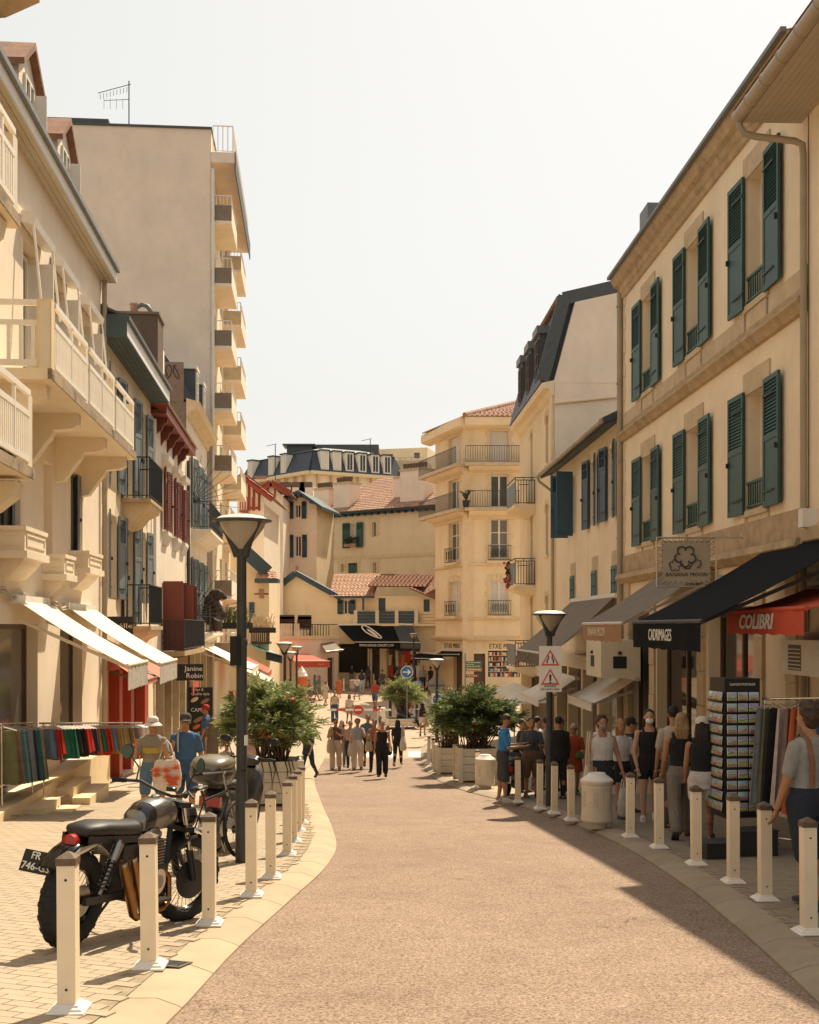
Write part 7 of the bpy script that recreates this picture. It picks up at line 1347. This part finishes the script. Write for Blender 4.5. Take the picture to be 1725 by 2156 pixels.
    if hat:
        kind,colr=hat; c=cl(colr); m=MB(MX.Translation(hc)@Q.to_4x4())
        m.lathe([(.053*H,.012*H),(.055*H,.03*H),(.05*H,.06*H),(.03*H,.078*H),(.0,.082*H)],18,(0,.012*H,0))
        if kind=='bucket': m.lathe([(.055*H,.022*H),(.075*H,.008*H),(.088*H,-.006*H),(.086*H,-.008*H),(.054*H,.014*H)],18,(0,.01*H,0))
        else:
            rr=[]
            for i in range(9): a=math.pi+math.pi*i/8; rr.append([(math.cos(a)*.05*H,math.sin(a)*.05*H+.01*H,.022*H),(math.cos(a)*.052*H,math.sin(a)*(.10)*H+.006*H,.012*H),(math.cos(a)*.052*H,math.sin(a)*.10*H+.006*H,.007*H),(math.cos(a)*.05*H,math.sin(a)*.05*H+.01*H,.012*H)])
            m.loft(rr)
        m.build('hat',c,t,50)
    if shoe:
        for (a,b,c,q),s in zip(L,(-1,1)):
            m=MB(); R_=MX.Rotation(max(-.7,min(.5,-q*.8)),3,'X')
            rr=[]
            for y,w_,h0,h1 in ((.032,.014,-.036,-.0),(.022,.024,-.042,.012),(-.02,.026,-.042,.012),(-.06,.028,-.042,-.008),(-.1,.027,-.042,-.016),(-.125,.012,-.04,-.026)): rr.append([c+R_@V((s*.008*H+x_*w_*H,y*H,z_*H)) for x_,z_ in ((-1,h0),(1,h0),(1,(h0+h1)/2),(.6,h1),(-.6,h1),(-1,(h0+h1)/2))])
            m.loft(rr); so_=m.build('shoe',cl(shoe),t,60)
    return t,AR,h
def tote(p,w_,h,label,col,strap=.35,rz=55,cat='bag',prints=None):
    w_*=.85
    t=thing('bag',label,cat,p,R(rz)); rr=[]
    for z,k,d in ((0,.75,.03),(-.04-h*.0,.9,.05),(-h*.5,1.05,.08),(-h*.85,1.0,.09),(-h,.8,.06)): rr.append([(w_/2*k*math.copysign(abs(math.cos(a))**.7,math.cos(a)),d*math.sin(a),z) for a in [2*math.pi*j/16 for j in range(16)]])
    MB().loft(rr).build('pouch',cl(col),t,50)
    if strap:
        for y in (-.02,.02): MB().tube([(-w_*.3,y,-.02),(-w_*.12,y,strap*.8),(0,y,strap),(w_*.12,y,strap*.8),(w_*.3,y,-.02)],.011,6).build('strap',cl(col),t,60)
    if prints:
        q=random.Random(5)
        for i in range(9):
            c=V((q.uniform(-.4,.4)*w_,-.085,-h*q.uniform(.2,.85))); m=MB()
            for k in range(7): a=R(k*26+12); m.tube([c,c+V((math.cos(a)*.09,-.008,math.sin(a)*.09))],[.014,.003],4)
            m.build('palm_print',prints,t)
    return t
WLK=dict(legs=(22,-16),knees=(6,26),arms=((-16,8,14,0),(20,8,22,0))); WLK2=dict(legs=(-14,20),knees=(22,8),arms=((18,8,20,0),(-14,8,14,0))); STD=dict(legs=(1,-1),knees=(2,2))
def pw(px,Y,z): X=(px-CX)/F*Y; return V((X,Y,z))
BAGARM=((35,10,95,10),(30,10,100,10))
# left pavement
t,ar,h=person(322,1500,18.6,0,'woman in white bucket hat, sunglasses and grey tee carrying an orange print bag',('tee',(.24,.21,.165)),('shorts',(.09,.15,.22),.8),'hair_grey','short','skin_tan',legs=(18,-14),knees=(6,40),arms=((30,14,105,18),(25,16,100,8)),hat=('bucket',(.62,.57,.50)),shoe=None,glasses=True,wd=1.06)
m=MB()
for z,c in ((.71,0),(.685,1)): pass
MB().loft(rings([(z*h,.100*h,.085*h,0,-.002*h) for z in (.64,.67,.69)],16)).build('yellow_print',cl((.42,.30,.06)),t,60)
tote(pw(352,18.35,gz(-3.8,18.4)+1.02),.5,.48,'white shopping bag with orange palm print held by the bucket hat woman',(.62,.52,.44),.3,10,prints='sign_orange')
t,ar,h=person(391,1494,19.2,8,'man in navy cap and blue polo shirt with blue shorts and flip-flops',('tee',(.045,.11,.21)),('shorts',(.035,.075,.15),.85),'hair_grey','short','skin_tan',legs=(-12,16),knees=(24,6),arms=((28,10,95,14),(-6,12,10,0)),hat=('cap',(.06,.055,.05)),shoe=None,wd=1.14)
MB().box(-.02,.02,-.01,.03,0,0.001) if False else None
MB().tube([(-.062*h,-.078*h,.63*h),(-.064*h,-.08*h,.72*h),(-.062*h,-.05*h,.80*h),(-.06*h,.0,.826*h),(-.06*h,.06*h,.76*h)],.012*h,8,sq=.5).build('backpack_strap',cl((.4,.36,.3)),t,60)
person(434,1481,36,-90,'man in red cap and blue tee at the black menu board',('tee',(.06,.12,.24)),('shorts',(.1,.1,.12)),'hair_brown',hat=('cap',(.45,.03,.02)),skin='skin_tan',**STD); person(448,1508,35,180,'girl with long hair and brown dress by the menu board',('dress',(.14,.11,.08),.3),None,'hair_auburn','long',**STD)
person(478,1556,24,0,'child in orange cap behind the scooter top case',('tee',(.5,.4,.33)),('shorts',(.1,.12,.18)),'hair_brown',hat=('cap',(.55,.16,.05)),skin='skin_tan',**STD); person(527,1534,24.8,20,'child in white cap and pink striped tee behind the lamp post',('tee',(.52,.36,.32)),('shorts',(.12,.12,.14)),'hair_brown',hat=('cap',(.66,.62,.56)),mask='sign_blue',**STD); person(649,1520,33.5,-25,'person in dark leggings half hidden behind the left oleander',('tee',(.03,.04,.05)),('trousers',(.02,.03,.045)),'hair_dark','long',**WLK)
# walking group in the middle of the road
t,ar,h=person(707,1509,37,0,'woman in brown shirt and beige trousers looking at her phone in the road',('shirt',(.12,.065,.035),.3),('wide',(.48,.36,.28)),'hair_dark','bun','skin_tan',legs=(10,-10),knees=(4,14),arms=((38,8,85,30),(34,8,88,30)),glasses=True,wd=1.12,headpitch=18); tote(pw(697,36.8,gz(-2.3,37)+.98),.4,.42,'beige tote bag of the woman in the brown shirt',(.45,.36,.25),.4)
person(720,1512,38.6,0,'person in grey trousers just behind the woman in brown',('tee',(.2,.16,.13)),('trousers',(.22,.2,.18)),'hair_brown','long',**WLK2); person(738,1512,38.4,5,'woman in rose top and dark jeans behind the white trousers',('tee',(.36,.22,.18)),('trousers',(.02,.028,.045)),'hair_auburn','short','skin_tan',**WLK)
person(753,1509,37.2,0,'woman in grey tee and white trousers touching her face',('tee',(.30,.30,.32)),('wide',(.58,.50,.42)),'hair_auburn','curly','skin_tan',legs=(12,-10),knees=(4,16),arms=((8,10,40,10),(40,12,125,25)),glasses=True,wd=1.1); tote(pw(741,36.9,gz(-1.8,37)+.85),.4,.4,'cream shoulder bag of the woman in white trousers',(.52,.44,.34),.4)
person(775,1499,38.8,0,'man in grey-blue tee and black shorts behind the group',('tee',(.10,.12,.15)),('shorts',(.03,.03,.035),.9),'hair_brown','short','skin_tan',wd=1.15,shoe=(.03,.03,.03),**WLK2); person(789,1510,36.2,-8,'woman in rust top and black trousers holding a straw bag',('tee',(.30,.13,.08)),('trousers',(.015,.015,.018)),'hair_brown','bun','skin_tan',legs=(12,-12),knees=(4,20),arms=((30,10,80,10),(-8,8,12,0))); tote(pw(777,35.9,gz(-1,36)+.95),.34,.3,'small straw bag held in the middle of the group',(.42,.32,.2),.22)
t,ar,h=person(805,1514,34.3,0,'woman in long black jumpsuit walking in front of the group',('cami',(.012,.012,.013)),('wide',(.012,.012,.013)),'hair_auburn','short','skin_tan',legs=(6,-8),knees=(3,14),arms=((-6,10,14,0),(14,12,30,0)),shoe=(.02,.02,.02),wd=1.02); tote(pw(817,34.5,gz(-.6,34.4)+.95),.38,.36,'black shoulder bag of the woman in the jumpsuit',(.012,.012,.012),.5)
person(838,1509,39.2,175,'woman dressed in black walking away with a white tote',('tee',(.015,.016,.02)),('trousers',(.014,.014,.018)),'hair_dark','long',shoe=(.5,.46,.4),**WLK); tote(pw(849,39,gz(-.3,39)+.9),.32,.4,'white tote of the woman walking away',(.62,.54,.44),.45)
person(890,1475,56,178,'woman in black tank top and white shorts walking away beside the right planter',('tank',(.015,.015,.017)),('shorts',(.6,.55,.48),.45),'hair_dark','long','skin_tan',**WLK); tote(pw(899,55.8,gz(.8,56)+.8),.36,.34,'straw basket of the woman in white shorts',(.36,.25,.13),.3)
person(705,1450,66,0,'woman in sleeveless beige top and blue trousers beyond the barrier',('tank',(.5,.42,.34)),('wide',(.05,.08,.13)),'hair_auburn','short','skin_tan',**WLK); person(736,1458,65,10,'woman in sun hat, white top and dark skirt beyond the barrier',('tee',(.58,.5,.44)),('skirt',(.3,.25,.2),.36),'hair_dark','long','skin_dark',**WLK2); person(714,1424,81,170,'woman in orange patterned dress at the bend',('dress',(.48,.12,.03),.16),None,'hair_auburn','short','skin_tan',**STD)
for px,yt,Y,rz,lb,tp,bt,hr,hst in ((741,1397,89,180,'man in black tee near the far litter bin',('tee',(.02,.022,.028)),('shorts',(.2,.17,.14)),'hair_dark','short'),(762,1408,83.5,180,'woman in navy top and pale jeans walking to the end shops',('tee',(.03,.035,.05)),('trousers',(.32,.35,.38)),'hair_dark','long'),(805,1406,83.5,180,'man in dark tee and shorts left of the island oleander',('tee',(.06,.055,.05)),('shorts',(.08,.08,.08)),'hair_brown','short'),(891,1398,85,180,'person in grey top at the far right kerb',('shirt',(.28,.28,.27),.8),('trousers',(.03,.035,.05)),'hair_grey','short'),(664,1417,79,90,'woman in blue dress under the red cafe awning',('dress',(.08,.11,.13),.25),None,'hair_brown','long'),(672,1418,80,-60,'woman in green dress under the red cafe awning',('dress',(.12,.16,.12),.22),None,'hair_auburn','long'),(652,1428,78,60,'man in patterned shirt under the red cafe awning',('tee',(.25,.1,.07)),('shorts',(.1,.1,.1)),'hair_dark','short'),(813,1383,91,180,'woman in ochre top at the end shop door',('tee',(.35,.2,.08)),('shorts',(.2,.12,.07)),'hair_dark','short'),(828,1392,90.5,160,'woman in white tee at the end shop window',('tee',(.6,.55,.5)),('shorts',(.05,.05,.06)),'hair_brown','long'),(837,1408,86,0,'woman in dark dress in front of the end shops',('dress',(.03,.03,.035),.3),None,'hair_dark','long'),(866,1386,89,180,'woman in white blouse at the rack of clothes',('tee',(.6,.55,.5)),('trousers',(.03,.03,.04)),'hair_dark','short'),(907,1400,86,150,'person in dark clothes beside the far street lamp',('tee',(.05,.03,.03)),('trousers',(.05,.03,.03)),'hair_dark','short'),(775,1400,88,170,'person with dark hair at the end shop window',('tee',(.06,.05,.05)),('trousers',(.04,.04,.05)),'hair_dark','long')):
    person(px,yt,Y,rz,lb,tp,bt,hr,hst,'skin_tan',**WLK)
for px,yt,Y,rz,lb,tp,bt,hr in ((686,1432,76,150,'woman in pale dress left of the orange dress at the bend',('dress',(.5,.44,.36),.3),None,'hair_brown'),(752,1420,80,20,'man in white shirt between the far bin and the island',('tee',(.55,.5,.45)),('shorts',(.12,.12,.14)),'hair_dark'),(790,1428,74,-10,'child in red tee near the island planter',('tee',(.42,.06,.04)),('shorts',(.1,.12,.2)),'hair_brown'),(880,1420,78,170,'woman in blue tee right of the island oleander',('tee',(.08,.16,.3)),('shorts',(.4,.35,.3)),'hair_blonde')): person(px,yt,Y,rz,lb,tp,bt,hr,'short','skin_tan',**WLK2)
person(800,1462,60,-90,'child in white tee sitting behind the barrier cabinet',('tee',(.6,.54,.48)),('shorts',(.1,.1,.1)),'hair_dark','short',h=1.3,**STD)
# right pavement in shade
t,ar,h=person(1060,1502,24.6,90,'teenager in bright blue tee and grey shorts looking at his phone by the kerb',('tee',(.03,.19,.42)),('shorts',(.05,.05,.052),1.0),'hair_brown','short','skin_tan',legs=(4,-4),knees=(4,4),arms=((14,6,82,12),(20,6,80,16)),shoe=(.5,.47,.42),headpitch=28,lean=4,h=1.86)
p=t.location; ph=thing('phone','phone held by the teenager in the blue tee','phone',p+V((.45,-.03,1.12))); MB().box(-.08,.08,-.04,.04,-.005,.005).build('case','iron',ph); MB().box(-.07,.07,-.036,.036,.005,.007).build('screen','glass_dark',ph)
t,ar,h=person(1119,1506,26,5,'man in grey tee and brown shorts holding a camera on the right pavement',('tee',(.07,.072,.078)),('shorts',(.16,.10,.055),.95),'hair_brown','short','skin_tan',arms=((22,10,80,26),(22,10,80,26)),wd=1.15,shoe=(.04,.045,.06),**{k:v for k,v in STD.items()}); cmr=thing('camera','small black camera in the hands of the man in grey','camera',t.location+V((-.02,-.36,1.18))); MB().box(-.07,.07,-.03,.03,-.045,.045).build('camera_body','iron',cmr); MB().tube([(0,-.03,0),(0,-.09,0)],.03,12).build('camera_lens','iron',cmr)
for px,yt,Y,rz,lb,tp,bt,hr,hst,sk in ((1100,1509,27.5,60,'man with beard in dark tee behind the man with the camera',('tee',(.04,.045,.05)),('trousers',(.03,.03,.035)),'hair_brown','short','skin_tan'),(1131,1504,28.5,120,'dark haired person in white tee behind the camera man',('tee',(.5,.47,.43)),('trousers',(.1,.1,.12)),'hair_dark','short','skin_light'),(1176,1503,25.3,190,'person in black clothes standing behind the right lamp post',('shirt',(.018,.018,.02),.9),('trousers',(.02,.02,.024)),'hair_dark','short','skin_tan'),(1150,1506,29,200,'person in grey shirt behind the warning panel',('tee',(.3,.29,.27)),('trousers',(.06,.06,.07)),'hair_dark','short','skin_tan'),(1182,1508,28,150,'woman with long brown hair right of the lamp post',('tee',(.2,.1,.07)),('trousers',(.08,.07,.07)),'hair_auburn','long','skin_light')): person(px,yt,Y,rz,lb,tp,bt,hr,hst,sk,wd=1.05,**STD)
t,ar,h=person(1208,1519,26.5,0,'woman in short orange dress and sunglasses with green bags',('dress',(.36,.065,.02),.34),None,'hair_grey','short','skin_tan',glasses=True,wd=1.12,legs=(10,-8),knees=(5,16),arms=((4,12,20,0),(6,12,25,0))); tote(t.location+V((-.22,-.22,1.12)),.26,.24,'lime green shoulder bag of the woman in orange',(.2,.24,.05),.45); tote(t.location+V((.1,-.24,1.0)),.3,.16,'green belt bag of the woman in orange',(.06,.13,.03),0)
t,ar,h=person(1268,1499,19.8,12,'curly haired woman in white tank top and face mask near the litter bin',('tank',(.58,.55,.52)),('skirt',(.028,.032,.045),.36),'hair_brown','curly','skin_tan',mask='shutter_grey',wd=1.18,legs=(12,-10),knees=(5,18),arms=((-4,12,12,0),(10,14,20,0))); tote(t.location+V((-.25,-.2,.98)),.3,.42,'cream cloth bag of the woman in the white tank top',(.5,.42,.32),.55); tote(t.location+V((.34,-.12,.58)),.36,.44,'white paper carrier held by the woman in the tank top',(.6,.56,.5),.16)
person(1307,1502,20.8,10,'blonde girl with a braid in a white printed tee',('tee',(.56,.53,.50)),('shorts',(.02,.02,.025),.5),'hair_blonde','braid','skin_tan',**WLK); person(1328,1506,22,90,'man in black cap behind the blonde girl',('tee',(.03,.03,.035)),('trousers',(.05,.05,.06)),'hair_dark','short','skin_tan',hat=('cap',(.02,.02,.022)),**STD)
person(1367,1486,20.2,-6,'girl in black romper and light blue face mask',('cami',(.012,.013,.016)),('shorts',(.012,.013,.016),.45),'hair_dark','long','skin_light',mask='sign_white',shoe=(.58,.55,.5),legs=(10,-8),knees=(4,16),arms=((4,12,18,14),(4,12,18,14)))
person(1418,1480,18.9,180,'man in pale shirt behind the blonde woman',('tee',(.42,.36,.28)),('trousers',(.1,.09,.08)),'hair_dark','short','skin_tan',**STD); person(1435,1486,17.3,172,'blonde woman in black top and grey striped trousers seen from behind',('tank',(.012,.012,.013)),('wide',(.18,.155,.125)),'hair_blonde','long','skin_tan',shoe=(.03,.025,.02),**WLK)
person(1479,1496,16.4,165,'girl in white cap, black top and white shorts beside the postcards',('tank',(.013,.013,.014)),('shorts',(.5,.45,.42),.5),'hair_dark','long','skin_tan',hat=('cap',(.58,.50,.45)),shoe=(.08,.05,.03),**WLK)
t,ar,h=person(1703,1466,11.0,-150,'person with curly brown hair in grey tee at the right edge',('tee',(.27,.26,.24)),('shorts',(.02,.025,.04),1.0),'hair_brown','curly','skin_tan',wd=1.15,legs=(6,-8),knees=(4,10),arms=((2,12,16,0),(6,12,14,0))); MB().tube([(.07*h,.085*h,.58*h),(.066*h,.082*h,.70*h),(.06*h,.05*h,.80*h),(.058*h,.005*h,.832*h),(.056*h,-.06*h,.77*h)],.012*h,8,sq=.5).build('bag_strap',cl((.2,.09,.04)),t,60)
